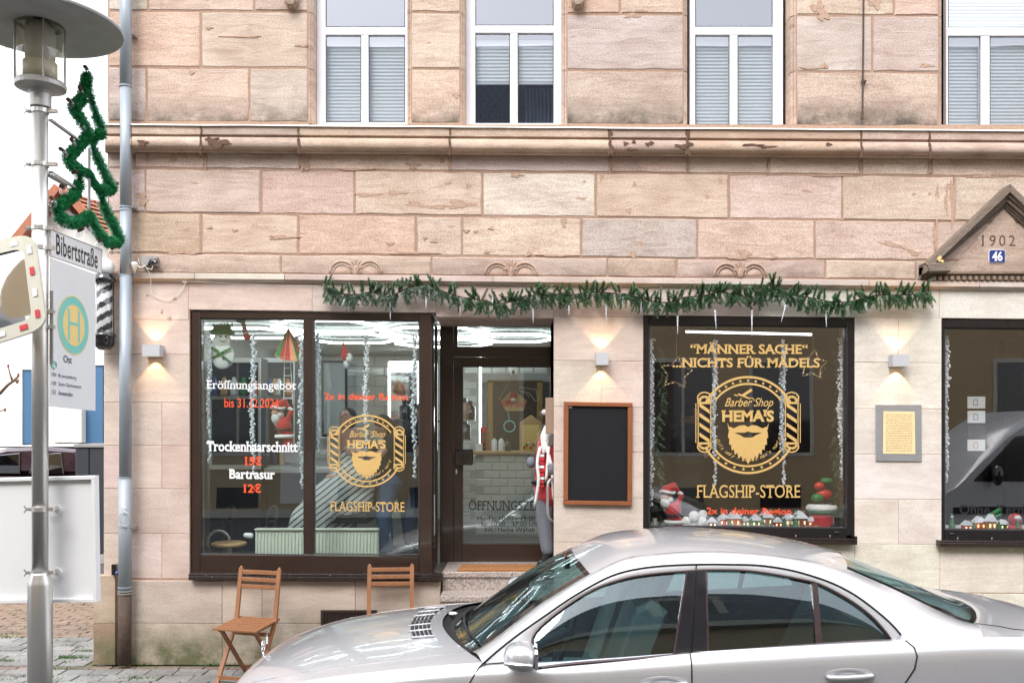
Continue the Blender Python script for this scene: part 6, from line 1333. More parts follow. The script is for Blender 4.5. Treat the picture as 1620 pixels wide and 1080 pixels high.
# ================= LAMP POST AND WHAT HANGS ON IT =================
dP = 4.9; YP = dP-D; xP = (63.5-810)*dP/F
def PP(px, py, d=dP): return Vector(((px-810)*d/F, d-D, H+(YH-py)*d/F))
pz = lambda py: H+(YH-py)*dP/F
lp = thing('street_lamp', 'stainless steel street lamp with a wide flat grey shade and clear cylinder', 'street lamp', (xP, YP, 0))
MB().lathe([(.062,0),(.062,pz(925)),(.060,pz(920)),(.047,pz(908)),(.0455,pz(905))], (xP,YP,0), 28).build('base_tube', 'steel', lp, smooth=True)
MB().lathe([(.0405,pz(906)),(.0405,pz(170))], (xP,YP,0), 28).build('pole', 'steel', lp, smooth=True)
MB().lathe([(.0405,pz(172)),(.053,pz(170)),(.053,pz(150)),(.060,pz(146)),(.126,pz(140)),(.128,pz(134)),(.122,pz(131))], (xP+.003,YP,0), 32).build('lamp_base', 'steel_dull', lp, smooth=False)
zs = 4.30
MB().lathe([(.04,zs+.09),(.2,zs+.07),(.405,zs+.022),(.416,zs+.01),(.412,zs),(.38,zs-.002),(.12,zs+.008),(.12,zs+.03)][::1], (xP,YP,0), 56).build('shade', 'shade_grey', lp, smooth=False)
MB().lathe([(.118,pz(133)),(.118,zs+.02)], (xP,YP,0), 32).build('glass_cylinder', 'glass_lamp', lp, smooth=True)
MB().lathe([(.06,pz(128)),(.075,pz(90)),(.078,pz(60)),(.07,pz(40)),(.03,zs+.02)], (xP,YP,0), 20).build('reflector', 'shade_grey', lp, smooth=True); MB().lathe([(.085,pz(126)),(.085,pz(100)),(.03,pz(96))], (xP,YP,0), 20).build('lamp_holder', 'cream_frame', lp, smooth=True)
for k in range(4): a = .6+k*math.pi/2; MB().tube([(xP+.121*math.cos(a),YP+.121*math.sin(a),pz(133)),(xP+.121*math.cos(a),YP+.121*math.sin(a),zs+.01)], .005, 6).build('rod', 'steel_dull', lp)
def clamp(py, w_=.05, par=None, name='clamp'):
    z = pz(py); mb = MB().lathe([(.044,-.011),(.044,.011)], (xP,YP,z), 24); mb.box(xP+.04,xP+w_+.03,YP-.012,YP+.012,z-.01,z+.01); mb.box(xP-.07,xP-.04,YP-.01,YP+.01,z-.008,z+.008)
    for k in range(3): a = k*2.1; mb.bar((xP-.068,YP-.01,z), (xP-.068+.022*math.cos(a),YP-.014,z+.022*math.sin(a)), .006, .006)
    return mb.build(name, 'steel', par)
for y in (176,260): clamp(y, .06, lp)
for y in (361,392,493,517,805,905): clamp(y, .045, lp)
def plane(px, py, k, x0=xP+.045, d0=dP):
    t = (px-810)/F; d = (x0-k*d0)/(t-k); return Vector((t*d, d-D, H+(YH-py)*d/F))
# tree ornament of tinsel
tr = thing('tinsel_tree', 'outline christmas tree of green tinsel with clear bulbs on the lamp post', 'decoration', (0,0,0)); kT = .085
TP = lambda px, py: plane(px, py, kT)
outline = [(138,118),(133,140),(131,155),(122,165),(116,172),(126,186),(137,203),(140,212),(130,226),(118,238),(107,250),(113,262),(125,268),(126,290),(118,308),(104,318),(90,330),(94,344),(108,352),(124,352),(136,345),(141,340),(148,352),(156,368),(168,382),(186,384),(190,378),(180,356),(170,340),(164,325),(158,300),(170,302),(178,298),(170,284),(164,270),(155,252),(150,240),(146,222),(150,212),(162,212),(160,200),(152,184),(147,166),(143,150),(140,130)]
def tinsel(pts, par, n, r=.026):
    pts3 = [TP(*p) for p in pts]; cl_ = pts3+[pts3[0]]; mb = MB(); mb.tube(cl_, .007, 5)
    segs = [(a, b, (b-a).length) for a, b in zip(cl_, cl_[1:])]; tot = sum(s_[2] for s_ in segs)
    for a, b, l in segs:
        ax = (b-a).normalized()
        for _ in range(int(n*l/tot)):
            p = a+(b-a)*R.random(); th = R.uniform(0,6.283); o1 = ax.orthogonal().normalized(); o2 = ax.cross(o1); d_ = o1*math.cos(th)+o2*math.sin(th); e = p+d_*r*R.uniform(.55,1.6)+ax*R.uniform(-.02,.02); w_ = ax.cross(d_)*.0022; mb.add([p-w_,p+w_,e+w_,e-w_], [(0,1,2,3)])
    return mb.build('tinsel', 'tinsel', par, recalc=False)
tinsel(outline, tr, 26000)
cr_ = [(118,264),(132,272),(142,276),(148,290),(158,300)]; mb = MB()
pp3 = [TP(*p) for p in cr_]
for a, b in zip(pp3, pp3[1:]):
    ax = (b-a).normalized(); mb.tube([a,b], .007, 5)
    for _ in range(800):
        p = a+(b-a)*R.random(); th = R.uniform(0,6.283); o1 = ax.orthogonal().normalized(); o2 = ax.cross(o1); d_ = o1*math.cos(th)+o2*math.sin(th); e = p+d_*.023*R.uniform(.75,1.3); w_ = ax.cross(d_)*.0022; mb.add([p-w_,p+w_,e+w_,e-w_], [(0,1,2,3)])
mb.build('tinsel', 'tinsel', tr, recalc=False)
MB().tube([TP(141,235),TP(141,345)], .009, 6).build('stiffener', 'steel_dull', tr)
for a, b in (((80,190),(130,226)),((80,272),(120,298))): MB().bar(plane(a[0],a[1],kT), TP(*b), .02, .012).build('arm', 'steel_dull', tr)
MB().cap(plane(82,278,kT), TP(104,292), .018, .012).build('junction', 'steel_dull', tr, smooth=True)
for x, y in ((138,114),(127,147),(112,166),(130,203),(115,229),(101,244),(116,279),(101,303),(84,322),(100,357),(125,370),(139,363),(157,387),(178,398),(192,382),(178,346),(166,308),(183,298),(152,218)):
    c = TP(x, y); t_ = c+Vector((R.uniform(-.02,.02),0,.03)); bl = MB().cap(c, c+Vector((0,0,.001)), .023, .023, 10).build('bulb', 'glass_bulb', tr, smooth=True); MB().cap(c+Vector((0,0,.018)), t_, .010, .012, 8).build('socket', 'twig', tr, smooth=True)
# street name sign
kS = .037
SP = lambda px, py: plane(px, py, kS)
def signplate(par, q, mat, name, th=.004):
    a = [SP(*p) for p in q]; n_ = Vector((-1,kS,0)).normalized(); MB().add(a+[p+Vector((th,0,0)) for p in a], [(0,1,2,3),(7,6,5,4),(0,4,5,1),(1,5,6,2),(2,6,7,3),(3,7,4,0)]).build(name, mat, par)
def quadmap(q):
    a, b, c, d = [SP(*p) for p in q]   # TL TR BR BL
    return lambda u, v, w_: (a*(1-u)+b*u)*v + (d*(1-u)+c*u)*(1-v) + Vector((.0055+w_, 0, 0))
ss = thing('street_sign', 'white street name sign reading Bibertstraße on the lamp post', 'street sign', (0,0,0))
signplate(ss, [(78,363),(160,395),(160,433),(78,405)], 'sign_white', 'plate'); text_on('bib', ss, 'ink_black', 'lettering', quadmap([(87.5,369),(153,395.5),(153,425.5),(87.5,402)]), .0006)
em = MB(); q = [SP(*p) for p in ((78,363),(160,395),(160,433),(78,405))]; em.loop([p+Vector((.004,0,0)) for p in q], .003, 4); em.build('rim', 'steel_dull', ss)
hs = thing('bus_stop_sign', 'white bus stop sign with a green ring and yellow disc holding the letter H', 'bus stop sign', (0,0,0))
HQ = [(79,408),(150,434),(150,649.5),(77.5,643)]
a_, b_, c_, d_ = HQ
signplate(hs, HQ, 'sign_white', 'plate')
hm_ = quadmap(HQ)
def disc(cu, cv, ru, rv, mat, w_, name, n=48, inner=0):
    mb = MB()
    pts = [hm_(cu+ru*math.cos(2*math.pi*i/n), cv+rv*math.sin(2*math.pi*i/n), w_) for i in range(n)]; mb.add(pts, [tuple(range(n))]); mb.build(name, mat, hs, recalc=False)
ccu, ccv, ru, rv = .49, .585, .335, .2
disc(ccu, ccv, ru*1.04, rv*1.04, 'yellow_pale', .0, 'edge'); disc(ccu, ccv, ru, rv, 'teal', .0006, 'ring'); disc(ccu, ccv, ru*.72, rv*.72, 'yellow_pale', .0012, 'disc')
mb = MB()
for (u0,u1,v0,v1) in ((-.13,-.09,-.11,.11),(.09,.13,-.11,.11),(-.0899,.0899,-.0,.02)): mb.add([hm_(ccu+u0,ccv+v0,.0018),hm_(ccu+u1,ccv+v0,.0018),hm_(ccu+u1,ccv+v1,.0018),hm_(ccu+u0,ccv+v1,.0018)], [(0,1,2,3)])
mb.build('letter', 'teal', hs, recalc=False)
def boxmap(u0, u1, v0, v1): return lambda u, v, w_: hm_(u0+(u1-u0)*u, v0+(v1-v0)*v, .001+w_)
text_on('ost', hs, 'ink_navy', 'lettering', boxmap(.27,.45,.315,.365)); 
for i, k in enumerate(('l1','l2','l3')): text_on(k, hs, 'ink_navy', 'lettering', boxmap(.03,(.55,.66,.47)[i],.200-i*.058,.232-i*.058))
mb = MB(); 
mb.loop([hm_(.07+.055*math.cos(t), .285+.026*math.sin(t), .002) for t in [math.pi/3*k+math.pi/6 for k in range(6)]], .003, 4); mb.build('emblem', 'teal', hs); text_on('vgn', hs, 'teal', 'lettering', boxmap(.035,.105,.279,.291))
MB().bar(SP(78.5,460)+Vector((.01,0,0)), SP(78.5,575)+Vector((.01,0,0)), .015, .01).build('rail', 'steel_dull', hs)
# traffic mirror
tm = thing('traffic_mirror', 'convex traffic mirror with red and white striped frame at the left edge', 'mirror', (0,0,0)); dm_ = 4.80
cM = PP(-42, 462, dm_); 
TLp, TRp, BRp, BLp = PP(-130,415,dm_+.24), PP(52,376,dm_-.05), PP(70,515,dm_-.05), PP(-120,575,dm_+.24)
def mm(u, v, w_=0): return (TLp*(1-u)+TRp*u)*v + (BLp*(1-u)+BRp*u)*(1-v) + Vector((0,-w_,0))
oc_ = rrect(-.03,1.03,-.04,1.04,.14,6); ic_ = rrect(.07,.93,.105,.895,.08,6)
mb = MB(); n = len(oc_)
mb.add([mm(*p,.0) for p in oc_]+[mm(*p,.02) for p in oc_]+[mm(*p,.024) for p in ic_]+[mm(*p,.008) for p in ic_], [(j*n+i, j*n+(i+1)%n, (j+1)*n+(i+1)%n, (j+1)*n+i) for j in range(3) for i in range(n)]+[tuple(range(n))]); angle_smooth(mb.build('frame', 'cream_frame', tm), 40)
rows = []
for i in range(13):
    rows.append([mm(.06+.88*j/16, .09+.82*i/12, .006+.03*(1-((j/8-1)**2))*(1-((i/6-1)**2))*.8) for j in range(17)])
MB().grid(rows).build('mirror_face', 'mirror', tm, smooth=True, recalc=False)
def mark(u, v, du, dv, mat): MB().add([mm(u-du,v-dv,.026),mm(u+du,v-dv,.026),mm(u+du,v+dv,.026),mm(u-du,v+dv,.026)], [(0,1,2,3)]).build('reflector', mat, tm, recalc=False)
for i in range(5): mark(.14+.18*i, .965, .032, .028, ('reflex_red','vinyl_white')[(i+1)%2]); mark(.14+.18*i, .04, .032, .028, ('reflex_red','vinyl_white')[i%2])
for i in range(4): mark(.978, .14+.24*i, .018, .045, ('reflex_red','vinyl_white')[i%2]); mark(.022, .14+.24*i, .018, .045, ('reflex_red','vinyl_white')[i%2])
MB().bar(PP(30,523,dm_+.03), PP(62,520,dm_+.09), .02, .02).bar(PP(40,450,dm_+.03), PP(62,450,dm_+.09), .02, .02).build('bracket', 'steel_dull', tm)
# back of a large white board
wbd = thing('board_back', 'back of a large white rectangular board clamped low on the lamp post', 'board', (0,0,0)); dW = 5.02
def WP(px, py, w_=0): return PP(px, py, dW+w_)
def wq(q, th, mat, name, w0=0): MB().slab([(WP(*p).x, WP(*p).z) for p in q], dW-D+.03+w0, dW-D+w0-th, .003).build(name, mat, wbd)
wq([(-60,757),(151,752),(154,951),(-60,955)], 0, 'board_white', 'panel', .012)
wq([(-60,757),(151,752),(151.2,757.5),(-60,763)], .012, 'board_white', 'edge_rail'); wq([(-60,948.5),(153.6,945.5),(154,951),(-60,955)], .012, 'board_white', 'edge_rail'); wq([(145.5,757.8),(151.2,757.8),(154,945.3),(148.5,945.3)], .012, 'board_white', 'edge_rail')
for y in (805,904): MB().lathe([(.02,0),(.024,.006),(.015,.012)], WP(90,y,-.015), 14, 'y').build('bolt_disc', 'white_plastic', wbd); MB().bar(WP(66,y+1,-.04), WP(90,y,-.03), .02, .006).build('strap', 'steel', wbd)
# ================= BACKGROUND ON THE LEFT =================
def FP(px, py, d): return PP(px, py, d)
hb_ = thing('gabled_house', 'white rendered house with orange tiled gable roof and blue panels behind the lamp post', 'house', (0,0,0)); dh = 24.0
def fq(name, mat, q, d, th=.2): return MB().slab([(FP(*p,d).x, FP(*p,d).z) for p in q], d-D+th, d-D, .01).build(name, mat, hb_)
base = [FP(-60,790,dh).x, FP(200,790,dh).x]
fq('wall', 'house_white', [(-90,795),(210,795),(210,440),(168,392),(95,318),(-10,448),(-90,500)], dh, .3)
for q in ((36,585,60,702),(130,572,163,706),(164,572,200,706)): fq('blue_panel', 'panel_blue', [(q[0],q[3]),(q[2],q[3]),(q[2],q[1]),(q[0],q[1])], dh-.06, .05)
fq('trim', 'trim_cream', [(28,585),(64,585),(64,571),(28,571)], dh-.1, .09); fq('trim', 'trim_cream', [(126,578),(205,578),(205,566),(126,566)], dh-.1, .09); fq('trim', 'trim_cream', [(20,795),(35,795),(35,585),(20,585)], dh-.1, .09)
fq('canopy_panel', 'trim_cream', [(78,700),(129,700),(129,645),(78,645)], dh-.3, .25)
rfz = MB(); 
def roofq(a, b, c, d_, mat='roof_orange'): rfz.add([a,b,c,d_], [(0,1,2,3)])
apx = FP(95,300,dh-.4); apb = FP(95,300,dh-.4)+Vector((3.2,9,0)); rE = FP(180,392,dh-.4); rEb = rE+Vector((3.2,9,0)); lE = FP(-30,455,dh-.4); lEb = lE+Vector((0,9,0))
roofq(apx, rE, rEb, apb); roofq(apx, apb, lEb, lE); rfz.build('roof', 'roof_orange', hb_, recalc=False)
nrm_ = (rE-apx).cross(rEb-rE).normalized(); 
for i in range(11):
    for j in range(9):
        a = apx+(rE-apx)*(i/11)+(apb-apx)*(j/9); s1 = (rE-apx)/11*1.12; s2 = (apb-apx)/9*.94; up = Vector((0,-.02,.05))
        MB().add([a+up*.4, a+s2+up*.4, a+s2+s1+up*1.6, a+s1+up*1.6], [(0,1,2,3)]).build('roof_tile', 'roof_orange', hb_, recalc=False)
for p, q in ((apx+Vector((.1,-.02,0)), rE), (apx, lE)): MB().bar(p+Vector((0,-.1,.05)), q+Vector((0,-.1,.05)), .2, .12, (0,1,0)).build('verge', 'roof_orange', hb_)
dk = thing('parked_car', 'dark red parked car behind the lamp post, only its roof and windows visible', 'car', (0,0,0)); dc = 17.0
def CP(px, py, w_=0): return FP(px, py, dc+w_)
prof_ = [(-110,800),(-112,765),(-60,752),(-20,716),(0,708),(60,705),(118,712),(140,755),(165,760),(168,800)]
def carside(w0, w1, pts, mat, name, b=.05): MB().slab([(CP(*p).x, CP(*p).z) for p in pts], dc-D+w1, dc-D+w0, b).build(name, mat, dk)
carside(0, 1.8, [(-110,880),(-112,765),(-60,752),(165,756),(168,880)], 'car_dark', 'body')
carside(.1, 1.7, [(-58,752),(-18,715),(0,709),(60,706),(120,711),(142,756)], 'car_dark', 'cabin', .12)
carside(.06, .5, [(-40,750),(-12,720),(28,716),(28,750)], 'glass_dark', 'window', .02); carside(.06, .5, [(42,750),(50,722),(84,716),(94,716),(98,750)], 'glass_dark', 'window', .02)
carside(.3, 1.5, [(-20,708.5),(0,705),(60,703),(112,708)], 'shade_grey', 'roof_panel', .03)
for wx in (-70, 120): c = CP(wx, 878); MB().lathe([(.33,-.02),(.35,.02),(.35,.2),(.2,.22)], (c.x, c.y-.02, .35), 24, 'y').build('wheel', 'rubber', dk)
cbn = thing('utility_cabinet', 'tall dark grey street cabinet beside the corner of the house', 'cabinet', (0,0,0)); dd = 15.0
for a, b in ((119,141),(141.4,170)): p, q = FP(a,885,dd), FP(b,707,dd); MB().slab([(p.x,0.12),(q.x,.12),(q.x,q.z),(p.x,q.z)], dd-D+.7, dd-D, .015).build('door_leaf', 'cabinet', cbn)
p, q = FP(118,0,dd), FP(171,705,dd); MB().box(p.x, q.x, dd-D-.03, dd-D+.75, q.z-.02, q.z+.03).build('lid', 'steel_dull', cbn); MB().box(p.x, q.x, dd-D, dd-D+.7, -.05, .119).build('base', 'kerb', cbn)
for i, px in enumerate((6, 12)):
    mb = MB()
    if i == 0: mb.tube([FP(10,560,60), FP(10,60,60)], .05, 5); mb.bar(FP(6,277,60), FP(14,277,60), .05,.05); tag(mb.build('antenna_mast', 'steel_dull'), 'thin distant antenna mast against the white sky at the left edge', 'mast')
tw = thing('bare_branch', 'bare winter twig reaching in at the left edge below the traffic mirror', 'branch', (0,0,0)); dt = 6.2
mb = MB(); 
def BR(pts, rs): mb.tube([FP(x,y,dt) for x, y in pts], rs, 6)
BR([(-60,650),(-20,628),(0,622),(12,609),(22,602),(30,594)], [.02,.014,.011,.009,.008,.006]); BR([(20,603),(16,592),(13,580)], [.006,.005,.003]); BR([(24,600),(27,606),(30,600)], [.008,.006,.003]); BR([(-20,652),(0,650),(8,648)], [.006,.004,.003]); BR([(-60,650),(-90,700),(-110,1000)], [.02,.03,.05]); mb.build('limb', 'branch', tw, smooth=True)
mb = MB()
for x, y in ((13,579),(18,598),(29,593),(8,648),(28,603)): mb.ell(FP(x,y,dt), (.008,.006,.014), 6, 5)
mb.build('bud', 'brick_toy', tw)
# ================= ACROSS THE STREET (seen in the glass) =================
oh = thing('opposite_house', 'ochre house with slate mansard roof and dark windows across the street', 'building', (0,0,0)); YO = -14.0
MB().box(-22, 24, YO-9, YO, 0, 7.9).build('wall', 'facade_ochre', oh); MB().box(-22.2, 24.2, YO-.3, YO+.35, 7.9, 8.25).build('eave', 'stone_trim', oh)
rows = [[(x, YO+.3, 8.25), (x, YO-1.7, 12.4)] for x in (-22, 24)]; MB().grid(rows).build('roof', 'slate', oh, recalc=False); MB().grid([[(x, YO-1.7, 12.4), (x, YO-6, 13.4)] for x in (-22, 24)]).build('roof', 'slate', oh, recalc=False)
mb = MB()
for i in range(25):
    for j in range(150):
        x = -4.5+j*.2+(i%2)*.1-6; z0_ = 8.25+i*.165; y0_ = YO+.3-i*.0795
        if x > 14: continue
        mb.add([(x+.005,y0_-.05,z0_+.18),(x+.195,y0_-.05,z0_+.18),(x+.195,y0_+.03,z0_+.03),(x+.15,y0_+.035,z0_-.01),(x+.1,y0_+.04,z0_-.03),(x+.05,y0_+.035,z0_-.01),(x+.005,y0_+.03,z0_+.03)], [(0,1,2,3,4,5,6)])
o = mb.build('slate_tile', 'slate', oh, recalc=False); o['kind'] = 'stuff'
for i, x in enumerate((-15,-11.2,-8.9,-6.75,-4.5,-2.0,1.0,4.2,6.6,9.4,12.6,17)):
    o = MB().box(x-.8, x+.8, YO-.05, YO+.02, 1.5, 3.9).build('window', 'stone_trim', oh); MB().box(x-.7, x-.04, YO+.021, YO+.035, 1.6, 3.8).box(x+.04, x+.7, YO+.021, YO+.035, 1.6, 3.8).build('pane', 'gloss_black', o)
    o = MB().box(x-.65, x+.65, YO-.05, YO+.02, 5.0, 6.9).build('window', 'stone_trim', oh); MB().box(x-.56, x-.03, YO+.021, YO+.035, 5.1, 6.8).box(x+.03, x+.56, YO+.021, YO+.035, 5.1, 6.8).build('pane', 'gloss_black', o)
    MB().box(x-.5, x+.5, YO-.05, YO+.012, .25, .75).build('cellar_window', 'gloss_black', oh)
for x in (-9,3.5,8): o = MB().box(x-.75, x+.75, YO-2.2, YO-.15, 8.8, 10.8).build('dormer', 'stone_trim', oh); MB().box(x-.55, x+.55, YO-.149, YO-.13, 9.0, 10.6).build('pane', 'gloss_black', o)
MB().box(-22, 24, YO+.001, YO+.06, 0, .2).build('plinth', 'stone_trim', oh)
vn = thing('delivery_van', 'white delivery van parked across the street', 'van', (0,0,0)); vy0, vy1 = -7.7, -5.8
vp = [(6.6,.35),(6.55,1.0),(6.9,1.25),(7.7,2.1),(8.2,2.45),(12.2,2.5),(12.3,.35)]
mb = MB(); n = len(vp)
rings = [[(x+(.0), y, z) for x, z in vp] for y in (vy0, vy1)]
mb.slab([(x,z) for x, z in vp], vy0, vy1, .12); angle_smooth(mb.build('body', 'van_white', vn), 30)
for q in ([(7.2,1.35),(7.85,2.05),(8.6,2.1),(8.6,1.35)],[(8.75,1.35),(8.75,2.1),(9.6,2.1),(9.6,1.35)]): MB().slab(q, vy1-.02, vy1+.012, .006).build('window', 'gloss_black', vn)
for x in (7.5, 11.2):
    o = MB().lathe([(.2,-.0),(.36,.02),(.37,.06),(.37,.2)], (x,vy1-.17,.37), 28, 'y').build('wheel', 'rubber', vn); MB().lathe([(.05,.03),(.21,.02),(.22,.0)], (x,vy1+.02,.37), 20, 'y').build('rim', 'steel_dull', o)
MB().box(6.5,6.62,vy0+.1,vy1-.1,.4,.65).build('bumper', 'rubber', vn); MB().ell((6.75,vy1-.25,.95), (.15,.15,.12)).build('headlight', 'glass_bulb', vn, smooth=True); MB().ell((7.5,vy1+.15,1.45), (.08,.12,.16)).build('wing_mirror', 'gloss_black', vn, smooth=True); MB().box(8.65,8.66,vy1,vy1+.003,.5,2.2).box(6.9,12.2,vy1,vy1+.02,.85,.95).build('door_trim', 'rubber', vn)
# street furniture farther down the road, seen in the traffic mirror
def far_tree(x, y, h, label):
    o = thing('bare_tree', label, 'tree', (0,0,0), 'bare winter trees down the street'); MB().tube([(x,y,0),(x+.1,y,h*.35),(x-.1,y,h*.6)], [.16,.12,.07], 8).build('trunk', 'branch', o)
    mb = MB()
    for _ in range(70):
        z = h*R.uniform(.3,.65); a = R.uniform(0,6.28); l = R.uniform(.8,2.2); e = Vector((x+math.cos(a)*l*.8, y+math.sin(a)*l*.8, z+l*.9)); mb.tube([(x,y,z), (Vector((x,y,z))+e)/2+Vector((0,0,.15)), e], [.035,.02,.006], 4)
    mb.build('crown', 'branch', o)
far_tree(-19, -3.0, 7, 'bare winter tree down the street, nearest in the traffic mirror'); far_tree(-26, -5.2, 8, 'bare winter tree farther down the street in the traffic mirror')
def far_car(x, y, mat, label):
    o = thing('parked_car', label, 'car', (0,0,0)); 
    MB().slab([(x-2.1,.3),(x+2.1,.3),(x+2.15,.75),(x+1.2,.92),(x-1.5,.98),(x-2.15,.8)], y+.85, y-.85, .08).build('body', mat, o); MB().slab([(x-1.4,.95),(x+1.1,.92),(x+.4,1.42),(x-.9,1.45)], y+.75, y-.75, .12).build('cabin', 'gloss_black', o)
    for wx in (-1.3,1.3): MB().lathe([(.3,-.0),(.33,.03),(.33,.2)], (x+wx,y-.87,.33), 18, 'y').build('wheel', 'rubber', o)
far_car(-12.5, -3.4, 'car_dark', 'dark parked car down the street seen only in the traffic mirror'); far_car(-18, -6.6, 'van_white', 'pale parked car down the street seen only in the traffic mirror')
# ================= SILVER CAR AT THE KERB =================
DC = 5.58   # distance of the car's centre line; hw = half width towards the camera
car = thing('silver_car', 'silver saloon car parked in front of the shop, seen from its left side', 'car', (0,0,0))
def C3(X, hw, z): return Vector((X, DC-hw-D, z))
def pc(px, py, hw):
    d = DC-hw; return Vector(((px-810)*d/F, d-D, H-(py-YH)*d/F))
def side(px, py, off=0.0):
    a = (py-YH)/F; d = (DC-.845+.46*1.15)/(1+.46*a) - off; return Vector(((px-810)*d/F, d-D, H-(py-YH)*d/F))
def mir(p): return Vector((p.x, 2*(DC-D)-p.y, p.z))
K2 = [side(*p) for p in ((764,1049),(784,1031),(818,1004),(862,973),(907,942.5),(960,913),(993,902),(1039,895),(1101,892),(1155,892),(1203,893.6),(1249,900.6),(1284,910),(1319,922.6),(1353.6,941),(1388,966.6),(1411.5,987.4),(1425,1003))]
K1 = [side(*p) for p in ((843,1043),(841.5,1015),(845,1003),(853,993),(870,978),(907,951),(946,929.5),(993,914.5),(1039,907.5),(1085,904),(1118,902),(1180,903),(1226,909),(1273,918),(1296,924),(1342,948),(1377,973.5),(1400,998),(1409,1011))]
KB = [side(*p) for p in ((846,1056),(900,1049),(1000,1041),(1093,1032.5),(1200,1024.5),(1299,1017.5),(1360,1013.5),(1409,1011))]
K3 = [pc(747,1031,.66), pc(773,1015.5,.65), pc(818,982,.625), pc(862,949.5,.60), pc(907,922,.57), pc(933,907,.555)]
zr = lambda X: interp([(.40,1.405),(.6,1.445),(.8,1.472),(1.0,1.485),(1.2,1.482),(1.4,1.466),(1.6,1.44),(1.75,1.412),(1.86,1.385)], X)
K3r = [K3[-1]] + [C3(X, .555-.02*math.sin((X-.4)*2), zr(X)) for X in (.62,.82,1.0,1.2,1.4,1.6,1.75)] + [pc(1340,899.4,.53)]
K3g = [K3r[-1], pc(1388,920,.54), pc(1415,932,.55), pc(1472.6,959.6,.575), pc(1519,980.5,.60), pc(1540,985.5,.60)]
rK3a, rK3b, rK3c = cat_rom(K3, 26), cat_rom(K3r, 30), cat_rom(K3g, 26)
def split(pts, n, fr):
    """resample a polyline, n = counts per segment, fr = the x of the break points"""
    c = cat_rom(pts, 400); out = []; i0 = 0
    for k, x in enumerate(fr):
        i1 = min(range(i0+1, 400), key=lambda i: abs(c[i].x-x)) if x is not None else 399
        m_ = n[k]; out += [c[i0+round((i1-i0)*q/m_)] for q in range(m_)]; i0 = i1
    return out+[c[i0]]
# shoulder line (top edge of the side panels) all round the plan
TB = [(-1.668,0,.60),(-1.66,.2,.605),(-1.625,.42,.63),(-1.54,.62,.68),(-1.40,.735,.75),(-1.1,.80,.84),(-.7,.83,.90),(-.15,.845,.952),(.3,.848,.962),(.92,.85,1.005),(1.6,.852,1.045),(1.97,.852,1.062),(2.25,.845,1.075),(2.5,.825,1.078),(2.75,.785,1.065),(2.95,.71,1.045),(3.06,.56,1.03),(3.10,.3,1.03),(3.11,0,1.035)]
tbc = cat_rom([Vector(p) for p in TB], 160)
def tb_at(X):
    for a, b in zip(tbc[4:], tbc[5:]):
        if a.x <= X <= b.x or b.x <= X <= a.x: t = (X-a.x)/(b.x-a.x+1e-9); return a+(b-a)*t
    return tbc[-1]
# side panels: rows run down from the shoulder line
def side_rows(sg):
    rows = []; n = len(tbc)
    for i in range(2, n-2):
        p = tbc[i]; t = (tbc[i+1]-tbc[i-1]); nx, ny = -t.y, t.x; l = math.hypot(nx, ny); nx, ny = -(-t.y)/l, -(t.x)/l
        nx, ny = -t.y/l, t.x/l   # plan normal, pointing outwards for increasing hw
        zt = p.z; zl = .18
        prof_ = ((0,0),(.014,.008),(.034,.026),(.050,.050),(.057,.070),(.060,.10),(.063,.15),(.065,.24),(.066,.33),(.060,.45),(.056,.6),(.062,.68),(.05,.78),(.02,.86),(-.02,.9))
        row = []
        for o, dn in prof_:
            row.append(C3(p.x+nx*o, (p.y+ny*o)*sg, max(zt-dn*(zt-zl)/.86, zl-.02)))
        rows.append(row)
    return rows
for sg in (1, -1):
    angle_smooth(MB().grid(side_rows(sg)).build('side_panel', 'silver_paint', car, recalc=False), 60)
# bonnet and front wings: rows across the car
def across(edge, crown, arc, n=28, p=2.6, pa=2.0, dip=0.0):
    row = []
    for j in range(n+1):
        s_ = -1+2*j/n; k = 1-abs(s_)**p; row.append(C3(edge.x+arc*(1-abs(s_)**pa), edge.y*s_, edge.z+crown*k+dip))
    return row
front = [q for q in tbc if q.x <= -.15 and q.x < 0][1:]
fr = []
for i, e in enumerate(front):
    t = (e.x+1.66)/1.51
    fr.append(across(e, interp([(0,.01),(.02,.03),(.08,.068),(.17,.078),(.37,.075),(.6,.065),(1,.048)], t), interp([(0,-.005),(.5,-.06),(.8,-.17),(1,-.27)], max(0,t)), 40))
last = Vector((-.15,.845,.952)); fr.append(across(last, .048, -.27, 40)); bon = MB().grid(fr).build('bonnet', 'silver_paint', car, smooth=True, recalc=False)
hood_end = fr[-1]
# scuttle (black) between bonnet and windscreen
def ws_row(e, arc, crown, n=28, pa=2.0): return across(Vector((e.x, DC-D-e.y, e.z)), crown, arc, n, 2.2, pa)
base_row = ws_row(rK3a[0], -.13, .005)
sc_rows = []
he = [p for p in hood_end if abs(DC-D-p.y) <= .70]
n = 29
def resamp(pts, n): return cat_rom(pts, n)
ha, ba = resamp(he, n), resamp(base_row, n)
for k in range(7):
    t = k/6; sc_rows.append([a.lerp(b, t)+Vector((0,0,-.035*math.sin(math.pi*min(1,t*1.3+.05))*(t<.99) - .012*(k==0))) for a, b in zip(ha, ba)])
MB().grid(sc_rows).build('scuttle', 'rubber', car, smooth=True, recalc=False)
